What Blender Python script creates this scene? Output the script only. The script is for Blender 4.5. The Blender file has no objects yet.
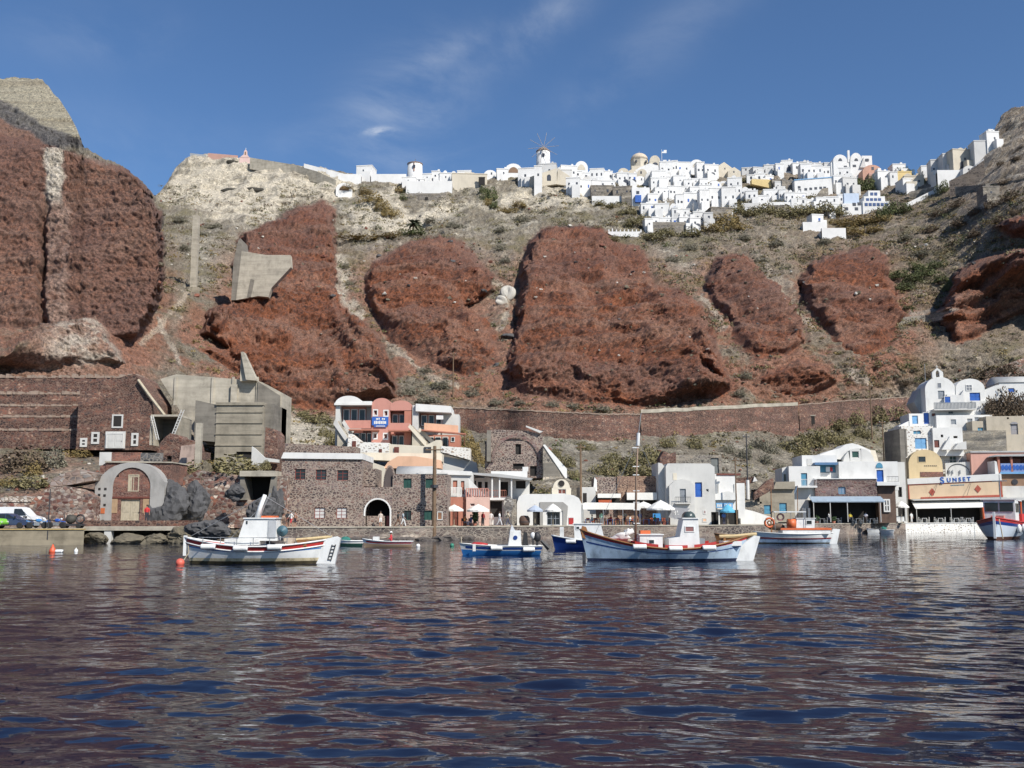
import bpy, bmesh, math, random
import numpy as np
from mathutils import Vector, Matrix
from mathutils.bvhtree import BVHTree
rng = random.Random(7)
R = math.radians
sc = bpy.context.scene
col = sc.collection

# ------------------------------------------------------------------ camera
F = 1000.0                      # focal length in pixels of a 1024 px wide picture
CAM_H = 3.0
TILT = math.atan(130.0 / F)
CA, SA = math.cos(TILT), math.sin(TILT)
cam_data = bpy.data.cameras.new("camera")
cam_data.sensor_width = 36.0
cam_data.lens = 36.0 * F / 1024.0
cam_data.clip_start = 0.1
cam_data.clip_end = 20000
cam = bpy.data.objects.new("camera", cam_data)
cam.location = (0, 0, CAM_H)
cam.rotation_euler = (math.pi / 2 + TILT, 0, 0)
col.objects.link(cam)
sc.camera = cam

def ray(px, py):
    a = (px - 512.0) / F
    b = (384.0 - py) / F
    return Vector((a, CA - SA * b, SA + CA * b))

def at(px, py, Y):
    d = ray(px, py)
    t = Y / d.y
    return Vector((d.x * t, Y, CAM_H + d.z * t))

def water_Y(py):
    d = ray(512, py)
    return -CAM_H / d.z * d.y

def at_z(px, py, z):
    d = ray(px, py)
    t = (z - CAM_H) / d.z
    return Vector((d.x * t, d.y * t, z))

def mpp(py, Y):                 # metres per pixel there
    return Y / ray(512, py).y / F

# ------------------------------------------------------------------ light and sky
SUN_AZ, SUN_EL = R(41), R(42)   # azimuth measured from behind the camera towards its right
sv = Vector((math.sin(SUN_AZ) * math.cos(SUN_EL), -math.cos(SUN_AZ) * math.cos(SUN_EL), math.sin(SUN_EL)))
ld = bpy.data.lights.new("sun", "SUN")
ld.energy = 4.2
ld.angle = R(0.53)
ld.color = (1.0, 0.95, 0.87)
lo = bpy.data.objects.new("sun", ld)
lo.rotation_euler = (-sv).to_track_quat('-Z', 'Y').to_euler()
lo.location = (60, -60, 200)
col.objects.link(lo)

world = bpy.data.worlds.new("World")
sc.world = world
world.use_nodes = True
wn, wl = world.node_tree.nodes, world.node_tree.links
wn.clear()
w_out = wn.new("ShaderNodeOutputWorld")
w_bg = wn.new("ShaderNodeBackground")
w_bg.inputs["Strength"].default_value = 0.072
sky = wn.new("ShaderNodeTexSky")
sky.sky_type = 'NISHITA'
sky.sun_disc = False
sky.sun_elevation = SUN_EL
sky.sun_rotation = math.atan2(sv.x, sv.y)
sky.air_density = 1.0
sky.dust_density = 0.6
sky.ozone_density = 2.2
sky.altitude = 0
tc = wn.new("ShaderNodeTexCoord")
def wmath(op, a, b=None, clamp=False):
    n = wn.new("ShaderNodeMath"); n.operation = op; n.use_clamp = clamp
    for i, v in enumerate((a, b)):
        if v is None: continue
        if hasattr(v, "links"): wl.new(v, n.inputs[i])
        else: n.inputs[i].default_value = v
    return n.outputs[0]
def cloud_blob(px, py, rx, ry, rot, soft):
    """soft mask round one direction of the sky (clouds are part of the sky)"""
    d = ray(px, py).normalized()
    right = Vector((0, 0, 1)).cross(-d).normalized() * -1
    if right.x < 0: right = -right
    up = right.cross(d).normalized()
    if up.z < 0: up = -up
    a = right * math.cos(rot) + up * math.sin(rot)
    b = up * math.cos(rot) - right * math.sin(rot)
    outs = []
    for ax, r_ in ((a, rx), (b, ry)):
        n = wn.new("ShaderNodeVectorMath"); n.operation = 'DOT_PRODUCT'
        wl.new(tc.outputs["Generated"], n.inputs[0]); n.inputs[1].default_value = ax
        v = wmath('DIVIDE', n.outputs["Value"], r_ / F)
        outs.append(wmath('MULTIPLY', v, v))
    front = wn.new("ShaderNodeVectorMath"); front.operation = 'DOT_PRODUCT'
    wl.new(tc.outputs["Generated"], front.inputs[0]); front.inputs[1].default_value = d
    g = wmath('MULTIPLY', wmath('ADD', outs[0], outs[1]), -soft)
    e = wmath('POWER', 2.718, g)
    return wmath('MULTIPLY', e, wmath('GREATER_THAN', front.outputs["Value"], 0.0))
def cloud_noise(scale, sx, detail, lo_, hi_):
    m = wn.new("ShaderNodeMapping"); m.inputs["Scale"].default_value = (sx, 1, 1.0)
    m.inputs["Rotation"].default_value = (0, R(-18), 0)
    wl.new(tc.outputs["Generated"], m.inputs["Vector"])
    n = wn.new("ShaderNodeTexNoise"); n.inputs["Scale"].default_value = scale
    n.inputs["Detail"].default_value = detail; n.inputs["Roughness"].default_value = 0.62
    n.inputs["Distortion"].default_value = 0.6
    wl.new(m.outputs["Vector"], n.inputs["Vector"])
    r = wn.new("ShaderNodeMapRange"); r.interpolation_type = 'SMOOTHSTEP'
    r.inputs["From Min"].default_value = lo_; r.inputs["From Max"].default_value = hi_
    wl.new(n.outputs["Fac"], r.inputs["Value"])
    return r.outputs["Result"]
wisp = cloud_noise(9.0, 0.55, 7, 0.36, 0.75)
puff = cloud_noise(60.0, 0.6, 6, 0.34, 0.62)
m = None
for (px, py, rx, ry, rot, soft, amt, tex) in (
        (379, 131, 15, 4.5, R(6), 1.5, 0.62, puff), (405, 92, 60, 34, R(28), 0.9, 0.34, wisp), (415, 112, 40, 18, 0, 0.9, 0.24, wisp),
        (548, 18, 60, 18, R(38), 0.9, 0.24, wisp), (455, 48, 40, 10, R(25), 0.9, 0.16, wisp), (400, 158, 90, 20, R(-5), 0.9, 0.22, wisp),
        (95, 35, 60, 22, R(10), 0.9, 0.14, wisp), (650, 50, 110, 26, R(35), 0.9, 0.13, wisp), (100, 150, 90, 40, 0, 0.9, 0.10, wisp)):
    k = wmath('MULTIPLY', wmath('MULTIPLY', cloud_blob(px, py, rx, ry, rot, soft), tex), amt)
    m = k if m is None else wmath('ADD', m, k)
m = wmath('MINIMUM', m, 0.9)
mixc = wn.new("ShaderNodeMix"); mixc.data_type = 'RGBA'
wl.new(m, mixc.inputs[0])
tint = wn.new("ShaderNodeMix"); tint.data_type = 'RGBA'; tint.blend_type = 'MULTIPLY'; tint.inputs[0].default_value = 1.0
wl.new(sky.outputs["Color"], tint.inputs[6]); tint.inputs[7].default_value = (0.74, 0.96, 1.2, 1)
SKY_TINT = tint
wl.new(tint.outputs[2], mixc.inputs[6])
mixc.inputs[7].default_value = (8.2, 8.7, 9.4, 1)
wl.new(mixc.outputs[2], w_bg.inputs["Color"])
wl.new(w_bg.outputs[0], w_out.inputs["Surface"])

sc.view_settings.view_transform = 'Standard'
sc.view_settings.look = 'None'
sc.view_settings.gamma = 1.0
sc.view_settings.exposure = 0.47
sc.view_settings.use_curve_mapping = False
sc.cycles.max_bounces = 5
sc.cycles.diffuse_bounces = 2
sc.cycles.glossy_bounces = 3
sc.cycles.transmission_bounces = 3
sc.cycles.use_denoising = True
sc.cycles.use_adaptive_sampling = True
sc.cycles.adaptive_threshold = 0.02

# ------------------------------------------------------------------ materials
MATS = {}
def new_mat(name):
    m = bpy.data.materials.new(name); m.use_nodes = True
    nt = m.node_tree
    b = nt.nodes.get("Principled BSDF")
    return m, nt.nodes, nt.links, b
def coords(n, l, scale=(1, 1, 1)):
    t = n.new("ShaderNodeTexCoord"); mp = n.new("ShaderNodeMapping"); mp.inputs["Scale"].default_value = scale
    l.new(t.outputs["Object"], mp.inputs["Vector"])
    return mp.outputs["Vector"]
def c4(c, k=1.0): return (c[0] * k, c[1] * k, c[2] * k, 1)
def ramp(n, l, fac, stops):
    r = n.new("ShaderNodeValToRGB"); e = r.color_ramp.elements
    while len(e) < len(stops): e.new(0.5)
    for i, (p, c) in enumerate(stops): e[i].position = p; e[i].color = c4(c)
    l.new(fac, r.inputs[0]); return r.outputs[0]
def noise(n, l, vec, scale, detail=4, rough=0.6):
    t = n.new("ShaderNodeTexNoise"); t.inputs["Scale"].default_value = scale
    t.inputs["Detail"].default_value = detail; t.inputs["Roughness"].default_value = rough
    l.new(vec, t.inputs["Vector"]); return t.outputs["Fac"]
def mixrgb(n, l, fac, a, b, blend='MIX'):
    x = n.new("ShaderNodeMix"); x.data_type = 'RGBA'; x.blend_type = blend
    for sock, v in ((0, fac), (6, a), (7, b)):
        if hasattr(v, "links"): l.new(v, x.inputs[sock])
        else: x.inputs[sock].default_value = v if sock == 0 else c4(v)
    return x.outputs[2]
def bump(n, l, h, b, strength, dist):
    x = n.new("ShaderNodeBump"); x.inputs["Strength"].default_value = strength; x.inputs["Distance"].default_value = dist
    l.new(h, x.inputs["Height"]); l.new(x.outputs[0], b.inputs["Normal"])

def plain(name, c, rough=0.6, var=0.12, scale=1.2, metal=0.0, grain=True):
    """painted or plastered surface: worn, slightly uneven colour and streaks"""
    if name in MATS: return MATS[name]
    m, n, l, b = new_mat(name)
    v = coords(n, l, (1, 1, 0.55))
    f = noise(n, l, v, scale, 6, 0.65)
    cc = ramp(n, l, f, [(0.28, tuple(x * (1 - var * 1.6) for x in c)), (0.5, c), (0.78, tuple(min(1, x * (1 + var * 0.6)) for x in c))])
    l.new(cc, b.inputs["Base Color"])
    b.inputs["Roughness"].default_value = rough; b.inputs["Metallic"].default_value = metal
    if grain: bump(n, l, noise(n, l, v, scale * 9, 3), b, 0.25, 0.03)
    MATS[name] = m; return m

def stone(name, cols, mortar, size=2.2, mw=0.10, stretch=1.5, rough=0.9):
    """rubble masonry: irregular stones of several colours set in mortar"""
    if name in MATS: return MATS[name]
    m, n, l, b = new_mat(name)
    v = coords(n, l, (size, size, size * stretch))
    wz = n.new("ShaderNodeTexNoise"); wz.inputs["Scale"].default_value = 1.3; l.new(v, wz.inputs["Vector"])
    vm = n.new("ShaderNodeVectorMath"); vm.operation = 'MULTIPLY_ADD'
    l.new(wz.outputs["Color"], vm.inputs[0]); vm.inputs[1].default_value = (0.5, 0.5, 0.5); l.new(v, vm.inputs[2])
    vor = n.new("ShaderNodeTexVoronoi"); vor.inputs["Scale"].default_value = 1.0; l.new(vm.outputs[0], vor.inputs["Vector"])
    ed = n.new("ShaderNodeTexVoronoi"); ed.feature = 'DISTANCE_TO_EDGE'; ed.inputs["Scale"].default_value = 1.0; l.new(vm.outputs[0], ed.inputs["Vector"])
    sep = n.new("ShaderNodeSeparateColor"); l.new(vor.outputs["Color"], sep.inputs[0])
    st = [(0.02 + 0.96 * i / max(1, len(cols) - 1), c) for i, c in enumerate(cols)]
    cc = ramp(n, l, sep.outputs[0], st)
    big = noise(n, l, v, 0.16, 3)
    big2 = noise(n, l, coords(n, l, (.12, .12, .75)), 1.0, 4, .65)
    patch = mixrgb(n, l, 1.0, ramp(n, l, big, [(0.40, (0.62, 0.62, 0.66)), (0.60, (1.2, 1.15, 1.08))]), ramp(n, l, big2, [(0.41, (0.55, 0.58, 0.62)), (0.5, (1, 1, 1)), (0.58, (1.5, 1.55, 1.6))]), 'MULTIPLY')
    cc = mixrgb(n, l, 1.0, cc, patch, 'MULTIPLY')
    mr = n.new("ShaderNodeMapRange"); mr.inputs["From Min"].default_value = mw * 0.5; mr.inputs["From Max"].default_value = mw * 1.3
    l.new(ed.outputs["Distance"], mr.inputs["Value"])
    l.new(mixrgb(n, l, mr.outputs[0], mortar, cc), b.inputs["Base Color"])
    b.inputs["Roughness"].default_value = rough
    bump(n, l, mr.outputs[0], b, 0.6, 0.06)
    MATS[name] = m; return m

def concrete(name, c, lines=0.22):
    if name in MATS: return MATS[name]
    m, n, l, b = new_mat(name)
    v = coords(n, l)
    f = noise(n, l, v, 0.5, 8, 0.7)
    cc = ramp(n, l, f, [(0.3, tuple(x * 0.62 for x in c)), (0.5, c), (0.72, tuple(x * 1.22 for x in c))])
    w = noise(n, l, coords(n, l, (.07, .07, 1.1)), 1.0, 5, .7)
    band = ramp(n, l, w, [(0.38, (0.60, 0.60, 0.60)), (0.5, (1, 1, 1)), (0.62, (1.2, 1.2, 1.2))])
    streak = noise(n, l, coords(n, l, (.5, .5, 0.10)), 1.0, 6, 0.75)
    sk = ramp(n, l, streak, [(0.36, (0.62, 0.61, 0.60)), (0.56, (1, 1, 1))])
    cc = mixrgb(n, l, 0.45, cc, band, 'MULTIPLY'); cc = mixrgb(n, l, 0.35, cc, sk, 'MULTIPLY')
    l.new(cc, b.inputs["Base Color"]); b.inputs["Roughness"].default_value = 0.92
    bump(n, l, f, b, 0.4, 0.08)
    MATS[name] = m; return m

def glass(name="window_glass", c=(0.025, 0.03, 0.035)):
    if name in MATS: return MATS[name]
    m, n, l, b = new_mat(name)
    v = coords(n, l)
    l.new(ramp(n, l, noise(n, l, v, 0.7, 3), [(0.3, tuple(x * 0.5 for x in c)), (0.7, tuple(x * 1.5 for x in c))]), b.inputs["Base Color"])
    b.inputs["Roughness"].default_value = 0.12
    MATS[name] = m; return m

# ------------------------------------------------------------------ mesh building
class MB:
    def __init__(s): s.v = []; s.f = []; s.mi = []; s.cur = 0
    def add(s, vs, fs):
        o = len(s.v); s.v += [tuple(p) for p in vs]
        for f in fs: s.f.append(tuple(i + o for i in f)); s.mi.append(s.cur)
        return s
    def box(s, x0, x1, y0, y1, z0, z1):
        if x1 < x0: x0, x1 = x1, x0
        if y1 < y0: y0, y1 = y1, y0
        if z1 < z0: z0, z1 = z1, z0
        return s.add([(x0, y0, z0), (x1, y0, z0), (x1, y1, z0), (x0, y1, z0), (x0, y0, z1), (x1, y0, z1), (x1, y1, z1), (x0, y1, z1)],
                     [(0, 3, 2, 1), (4, 5, 6, 7), (0, 1, 5, 4), (1, 2, 6, 5), (2, 3, 7, 6), (3, 0, 4, 7)])
    def quad(s, a, b, c, d): return s.add([a, b, c, d], [(0, 1, 2, 3)])
    def prism(s, pts, y0, y1):
        """outline in x,z (counter-clockwise seen from the front) pushed from y0 to y1"""
        n = len(pts)
        vs = [(x, y0, z) for x, z in pts] + [(x, y1, z) for x, z in pts]
        fs = [tuple(range(n)), tuple(range(2 * n - 1, n - 1, -1))]
        fs += [(i, i + n, (i + 1) % n + n, (i + 1) % n) for i in range(n)]
        return s.add(vs, fs)
    def slab(s, pts, z0, z1):
        n = len(pts)
        vs = [(x, y, z0) for x, y in pts] + [(x, y, z1) for x, y in pts]
        fs = [tuple(range(n - 1, -1, -1)), tuple(range(n, 2 * n))] + [(i, (i + 1) % n, (i + 1) % n + n, i + n) for i in range(n)]
        return s.add(vs, fs)
    def tube(s, pts, r, seg=6, r2=None, cap=True):
        pts = [Vector(p) for p in pts]; n = len(pts); vs = []
        for i, p in enumerate(pts):
            d = (pts[min(i + 1, n - 1)] - pts[max(i - 1, 0)])
            d = d.normalized() if d.length > 1e-9 else Vector((0, 0, 1))
            a = d.cross(Vector((0, 0, 1)) if abs(d.z) < 0.9 else Vector((1, 0, 0))).normalized(); b = d.cross(a)
            rr = r if r2 is None else r + (r2 - r) * i / (n - 1)
            vs += [p + (a * math.cos(2 * math.pi * k / seg) + b * math.sin(2 * math.pi * k / seg)) * rr for k in range(seg)]
        fs = []
        for i in range(n - 1):
            for k in range(seg):
                k2 = (k + 1) % seg
                fs.append((i * seg + k, (i + 1) * seg + k, (i + 1) * seg + k2, i * seg + k2))
        if cap: fs += [tuple(range(seg)), tuple(range(n * seg - 1, (n - 1) * seg - 1, -1))]
        return s.add(vs, fs)
    def lathe(s, prof, cx=0, cy=0, cz=0, seg=16, a0=0.0, a1=2 * math.pi, sx=1, sy=1):
        full = abs(a1 - a0 - 2 * math.pi) < 1e-6; m_ = seg if full else seg + 1; vs = []
        for r, z in prof:
            for k in range(m_):
                a = a0 + (a1 - a0) * k / seg
                vs.append((cx + r * math.cos(a) * sx, cy + r * math.sin(a) * sy, cz + z))
        fs = []
        for i in range(len(prof) - 1):
            for k in range(seg):
                k2 = (k + 1) % m_ if full else k + 1
                fs.append((i * m_ + k, i * m_ + k2, (i + 1) * m_ + k2, (i + 1) * m_ + k))
        if full: fs += [tuple(range(m_ - 1, -1, -1)), tuple(range((len(prof) - 1) * m_, len(prof) * m_))]
        return s.add(vs, fs)
    def wall(s, x0, x1, z0, z1, y, holes=(), rev=0.3):
        """front sheet of a wall facing -y with true openings and their reveals"""
        hs = [(max(x0, min(a, b)), min(x1, max(a, b)), max(z0, min(c, d)), min(z1, max(c, d))) for a, b, c, d in holes]
        xs = sorted({x0, x1, *[h[0] for h in hs], *[h[1] for h in hs]}); zs = sorted({z0, z1, *[h[2] for h in hs], *[h[3] for h in hs]})
        for i in range(len(xs) - 1):
            for j in range(len(zs) - 1):
                mx, mz = (xs[i] + xs[i + 1]) / 2, (zs[j] + zs[j + 1]) / 2
                if any(h[0] < mx < h[1] and h[2] < mz < h[3] for h in hs): continue
                s.quad((xs[i], y, zs[j]), (xs[i + 1], y, zs[j]), (xs[i + 1], y, zs[j + 1]), (xs[i], y, zs[j + 1]))
        for a, b, c, d in hs:
            s.quad((a, y, c), (a, y, d), (a, y + rev, d), (a, y + rev, c)); s.quad((b, y, c), (b, y + rev, c), (b, y + rev, d), (b, y, d))
            s.quad((a, y, c), (a, y + rev, c), (b, y + rev, c), (b, y, c)); s.quad((a, y, d), (b, y, d), (b, y + rev, d), (a, y + rev, d))
        return s
    def shell(s, x0, x1, z0, z1, y, depth, holes=(), rev=0.3):
        """a whole block: front with openings, sides, back and top"""
        s.wall(x0, x1, z0, z1, y, holes, rev); y1 = y + depth
        s.quad((x0, y1, z0), (x0, y, z0), (x0, y, z1), (x0, y1, z1)); s.quad((x1, y, z0), (x1, y1, z0), (x1, y1, z1), (x1, y, z1))
        s.quad((x1, y1, z0), (x0, y1, z0), (x0, y1, z1), (x1, y1, z1)); s.quad((x0, y, z1), (x1, y, z1), (x1, y1, z1), (x0, y1, z1))
        return s
    def vault(s, x0, x1, z, rise, y0, y1, seg=12):
        cx, rx = (x0 + x1) / 2, (x1 - x0) / 2
        return s.prism([(cx + rx * math.cos(math.pi * k / seg), z + rise * math.sin(math.pi * k / seg)) for k in range(seg + 1)], y0, y1)
    def blob(s, c, r, seed=0, sub=2, rough=0.25):
        bm = bmesh.new(); bmesh.ops.create_icosphere(bm, subdivisions=sub, radius=1.0)
        rg = random.Random(seed); ph = [(Vector((rg.uniform(-1, 1), rg.uniform(-1, 1), rg.uniform(-1, 1))).normalized(), rg.uniform(1.5, 5), rg.uniform(0, 6)) for _ in range(9)]
        vs = []
        for v in bm.verts:
            k = 1 + rough * sum(math.sin(v.co.dot(d) * w + q) for d, w, q in ph) / 3
            vs.append((c[0] + v.co.x * r[0] * k, c[1] + v.co.y * r[1] * k, c[2] + v.co.z * r[2] * k))
        fs = [tuple(v.index for v in f.verts) for f in bm.faces]; bm.free()
        return s.add(vs, fs)
    def mesh(s, name, mats, smooth=False):
        me = bpy.data.meshes.new(name); me.from_pydata(s.v, [], s.f)
        for m in (mats if isinstance(mats, (list, tuple)) else [mats]): me.materials.append(m)
        if any(s.mi): me.polygons.foreach_set("material_index", s.mi)
        if smooth: me.polygons.foreach_set("use_smooth", [True] * len(me.polygons))
        me.validate(); me.update()
        return me
    def build(s, name, mats, parent=None, smooth=False, label=None):
        o = bpy.data.objects.new(name, s.mesh(name, mats, smooth)); col.objects.link(o)
        if parent is not None: o.parent = parent
        if label: o["label"] = label
        return o

def tag(o, label=None, cat=None, group=None, kind=None):
    if label: o["label"] = label
    if cat: o["category"] = cat
    if group: o["group"] = group
    if kind: o["kind"] = kind
    return o
def thing(name, label, cat, loc=(0, 0, 0), rz=0.0, group=None):
    o = bpy.data.objects.new(name, None); col.objects.link(o)
    o.empty_display_size = 0.3; o.location = loc; o.rotation_euler = (0, 0, rz)
    return tag(o, label, cat, group)
def copy_tree(o, parent=None):
    c = o.copy(); col.objects.link(c)
    if parent is not None: c.parent = parent
    for ch in list(o.children): copy_tree(ch, c)
    return c
# ------------------------------------------------------------------ noise
def _perm(seed):
    r = np.random.RandomState(seed); p = r.permutation(256); return np.concatenate([p, p, p])
_G = np.random.RandomState(3).normal(size=(256, 3)); _G /= np.linalg.norm(_G, axis=1)[:, None]
def pnoise(x, y, z, seed=0):
    P = _perm(seed)
    xi, yi, zi = np.floor(x).astype(int), np.floor(y).astype(int), np.floor(z).astype(int)
    xf, yf, zf = x - xi, y - yi, z - zi
    xi &= 255; yi &= 255; zi &= 255
    fade = lambda t: t * t * t * (t * (t * 6 - 15) + 10)
    u, v, w = fade(xf), fade(yf), fade(zf)
    def g(i, j, k):
        h = P[P[P[(xi + i) & 255] + ((yi + j) & 255)] + ((zi + k) & 255)]
        gr = _G[h]
        return gr[..., 0] * (xf - i) + gr[..., 1] * (yf - j) + gr[..., 2] * (zf - k)
    x00 = g(0, 0, 0) * (1 - u) + g(1, 0, 0) * u; x10 = g(0, 1, 0) * (1 - u) + g(1, 1, 0) * u
    x01 = g(0, 0, 1) * (1 - u) + g(1, 0, 1) * u; x11 = g(0, 1, 1) * (1 - u) + g(1, 1, 1) * u
    return ((x00 * (1 - v) + x10 * v) * (1 - w) + (x01 * (1 - v) + x11 * v) * w) * 1.5
def fbm(x, y, z, wl_, octv=4, seed=0, gain=0.5, ridged=False):
    s = 0; a = 1.0; tot = 0
    for o in range(octv):
        n = pnoise(x / wl_ + 17 * o, y / wl_ + 5 * o, z / wl_ + 11 * o, seed + o)
        if ridged: n = 1 - 2 * np.abs(n) * 1.4
        s = s + n * a; tot += a; a *= gain; wl_ /= 2.03
    return s / tot
def sstep(a, b, x):
    t = np.clip((x - a) / (b - a), 0, 1); return t * t * (3 - 2 * t)
def poly_dist(px, py, poly):
    """signed distance in pixels, positive inside"""
    d = np.full(px.shape, 1e9); ins = np.zeros(px.shape, bool); n = len(poly)
    for i in range(n):
        x0, y0 = poly[i]; x1, y1 = poly[(i + 1) % n]; ex, ey = x1 - x0, y1 - y0
        t = np.clip(((px - x0) * ex + (py - y0) * ey) / (ex * ex + ey * ey + 1e-9), 0, 1)
        d = np.minimum(d, np.hypot(px - x0 - t * ex, py - y0 - t * ey))
        c = (y0 > py) != (y1 > py)
        with np.errstate(divide='ignore', invalid='ignore'): xx = (x1 - x0) * (py - y0) / (y1 - y0 + 1e-12) + x0
        ins ^= c & (px < xx)
    return np.where(ins, d, -d)
def line_dist(px, py, pts):
    d = np.full(px.shape, 1e9)
    for (x0, y0), (x1, y1) in zip(pts[:-1], pts[1:]):
        ex, ey = x1 - x0, y1 - y0
        t = np.clip(((px - x0) * ex + (py - y0) * ey) / (ex * ex + ey * ey + 1e-9), 0, 1)
        d = np.minimum(d, np.hypot(px - x0 - t * ex, py - y0 - t * ey))
    return d

# ------------------------------------------------------------------ the slope: how far away it lies in each direction
SKY = [(-260, 20), (-120, 58), (-40, 80), (0, 79), (22, 77), (42, 80), (58, 97), (70, 115), (80, 136), (84, 147), (100, 157), (113, 162), (128, 170), (142, 182), (155, 197),
       (163, 188), (174, 171), (188, 158), (205, 155), (240, 158), (300, 166), (350, 174), (380, 180), (410, 180), (450, 186), (485, 181), (512, 174),
       (560, 174), (600, 178), (690, 174), (740, 176), (800, 172), (850, 168), (880, 174), (908, 184), (922, 178), (940, 174), (955, 166), (972, 156), (985, 146),
       (993, 131), (1000, 117), (1010, 109), (1024, 107), (1080, 85), (1300, 40)]
PYK = [20, 70, 120, 165, 200, 250, 300, 350, 405, 430, 440, 480, 512, 526, 545, 560]
YK = [600, 545, 480, 432, 388, 328, 278, 236, 196, 184, 174, 146, 136, 131, 127, 124]
def _smooth(xs, ys, lo_, hi_, sig):
    g = np.arange(lo_, hi_ + 1.0); v = np.interp(g, xs, ys); k = np.exp(-0.5 * (np.arange(-3 * sig, 3 * sig + 1) / sig) ** 2); k /= k.sum()
    return g, np.convolve(np.pad(v, 3 * sig, mode='edge'), k, mode='valid')
_gy, _vy = _smooth(PYK, YK, 20, 560, 12)
_gb, _vb = _smooth([-260, 0, 100, 200, 300, 400, 580, 740, 800, 900, 1024, 1300], [.80, .83, .85, .88, .95, 1, 1.05, 1.14, 1.24, 1.33, 1.42, 1.5], -260, 1300, 25)
_gm, _vm = _smooth([-260, 0, 110, 165, 215, 300, 760, 860, 960, 1024, 1300], [.66, .68, .72, .80, .90, 1, 1.0, 1.03, 1.06, 1.06, 1.05], -260, 1300, 14)
_gt, _vt = _smooth([-260, 860, 930, 985, 1024, 1300], [1, 1, .93, .82, .76, .7], -260, 1300, 22)
def base_Y(px, py):
    Y = np.interp(py, _gy, _vy)
    mb, mm_, mt = np.interp(px, _gb, _vb), np.interp(px, _gm, _vm), np.interp(px, _gt, _vt)
    w = sstep(340, 455, py); w2 = sstep(200, 335, py)
    return Y * (mb * w + (1 - w) * (mm_ * w2 + mt * (1 - w2)))

RED = [  # outline, how far it stands out of the slope (m), softness of the edge (px)
    ([(-400, 118), (0, 118), (30, 130), (48, 141), (62, 150), (100, 160), (130, 172), (150, 189), (161, 212), (166, 255), (161, 300), (146, 330), (130, 346), (112, 336), (95, 322), (60, 326), (0, 332), (-400, 330)], 0, 13),
    ([(238, 235), (262, 226), (300, 206), (328, 200), (337, 209), (338, 265), (345, 290), (353, 312), (376, 332), (386, 352), (396, 376), (397, 398), (380, 406), (330, 413), (290, 408), (265, 396), (240, 376), (217, 345), (197, 336), (206, 310), (235, 300), (232, 268)], 26, 13),
    ([(362, 276), (375, 258), (405, 242), (440, 236), (465, 242), (481, 258), (497, 278), (493, 295), (470, 306), (500, 334), (500, 362), (470, 380), (440, 370), (410, 355), (390, 345), (373, 322), (362, 300)], 20, 12),
    ([(523, 244), (540, 229), (580, 224), (602, 229), (622, 242), (645, 252), (655, 280), (682, 290), (701, 312), (716, 335), (726, 365), (733, 384), (722, 398), (690, 405), (640, 408), (580, 404), (520, 395), (503, 370), (512, 330), (517, 290)], 24, 12),
    ([(700, 286), (715, 256), (730, 250), (745, 258), (770, 280), (786, 300), (801, 320), (806, 345), (790, 356), (760, 361), (736, 346), (725, 320), (711, 306)], 15, 10),
    ([(795, 281), (810, 263), (840, 251), (870, 244), (886, 260), (896, 290), (901, 320), (886, 350), (860, 361), (840, 351), (825, 336), (800, 300)], 18, 10),
    ([(758, 379), (770, 368), (800, 360), (826, 368), (836, 381), (816, 395), (780, 398)], 6, 6),
    ([(932, 322), (945, 296), (955, 270), (975, 258), (1000, 255), (1040, 246), (1300, 225), (1300, 290), (1100, 310), (1024, 318), (1000, 325), (980, 340), (955, 346), (945, 336)], 26, 9),
    ([(990, 228), (1000, 220), (1024, 214), (1100, 205), (1200, 200), (1200, 236), (1100, 238), (1010, 241)], 9, 5),
    ([(500, 372), (530, 352), (600, 348), (660, 352), (715, 375), (735, 388), (700, 404), (640, 408), (560, 403), (515, 392)], 6, 8),
    ([(200, 350), (240, 345), (330, 350), (385, 360), (396, 378), (397, 398), (380, 405), (330, 412), (290, 408), (262, 394)], 6, 8),
    ([(655, 300), (690, 296), (712, 330), (690, 345), (640, 340), (600, 322)], 4, 7),
    ([(440, 330), (470, 312), (498, 335), (500, 360), (470, 380), (440, 372)], 4, 7),
]
PALE = [([(157, 198), (185, 152), (240, 155), (330, 172), (360, 190), (330, 206), (300, 203), (256, 226), (215, 222), (180, 205)], 14, 10),
        ([(345, 215), (372, 196), (395, 185), (408, 215), (425, 225), (400, 236), (350, 232)], 5, 6), ([(405, 228), (440, 196), (490, 210), (520, 205), (450, 214), (425, 232)], 4, 5),
        ([(486, 205), (525, 186), (575, 188), (590, 205), (560, 213), (500, 216)], 6, 5), ([(258, 408), (290, 412), (330, 428), (336, 452), (280, 452), (262, 440)], 3, 8),
        ([(968, 150), (990, 128), (1024, 112), (1100, 108), (1100, 190), (1000, 190), (975, 185)], 8, 8)]
DOME = ([(-400, 10), (0, 70), (40, 72), (60, 92), (84, 138), (74, 140), (40, 126), (0, 100), (-400, 60)], 78, 8)
BLACK = [(-400, 80), (-30, 92), (0, 98), (40, 122), (75, 138), (90, 150), (60, 150), (42, 140), (0, 120), (-400, 112)]
MOUND = ([(-60, 372), (0, 350), (55, 325), (85, 316), (100, 322), (115, 345), (128, 370), (60, 376)], 12, 16)

NX, NV = 1560, 520
pxs = np.linspace(-260, 1300, NX)
skyl = np.interp(pxs, [p[0] for p in SKY], [p[1] for p in SKY])
skyl = skyl + 1.6 * pnoise(pxs / 7.0, pxs * 0 + .5, pxs * 0 + .5, 5) + 0.9 * pnoise(pxs / 2.5, pxs * 0 + .2, pxs * 0 + .5, 6)
PX = np.repeat(pxs[None, :], NV, 0)
vv = np.linspace(0, 1, NV)[:, None]
PY = 562 + (skyl[None, :] - 562) * vv
zz = np.zeros_like(PX)
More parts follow.
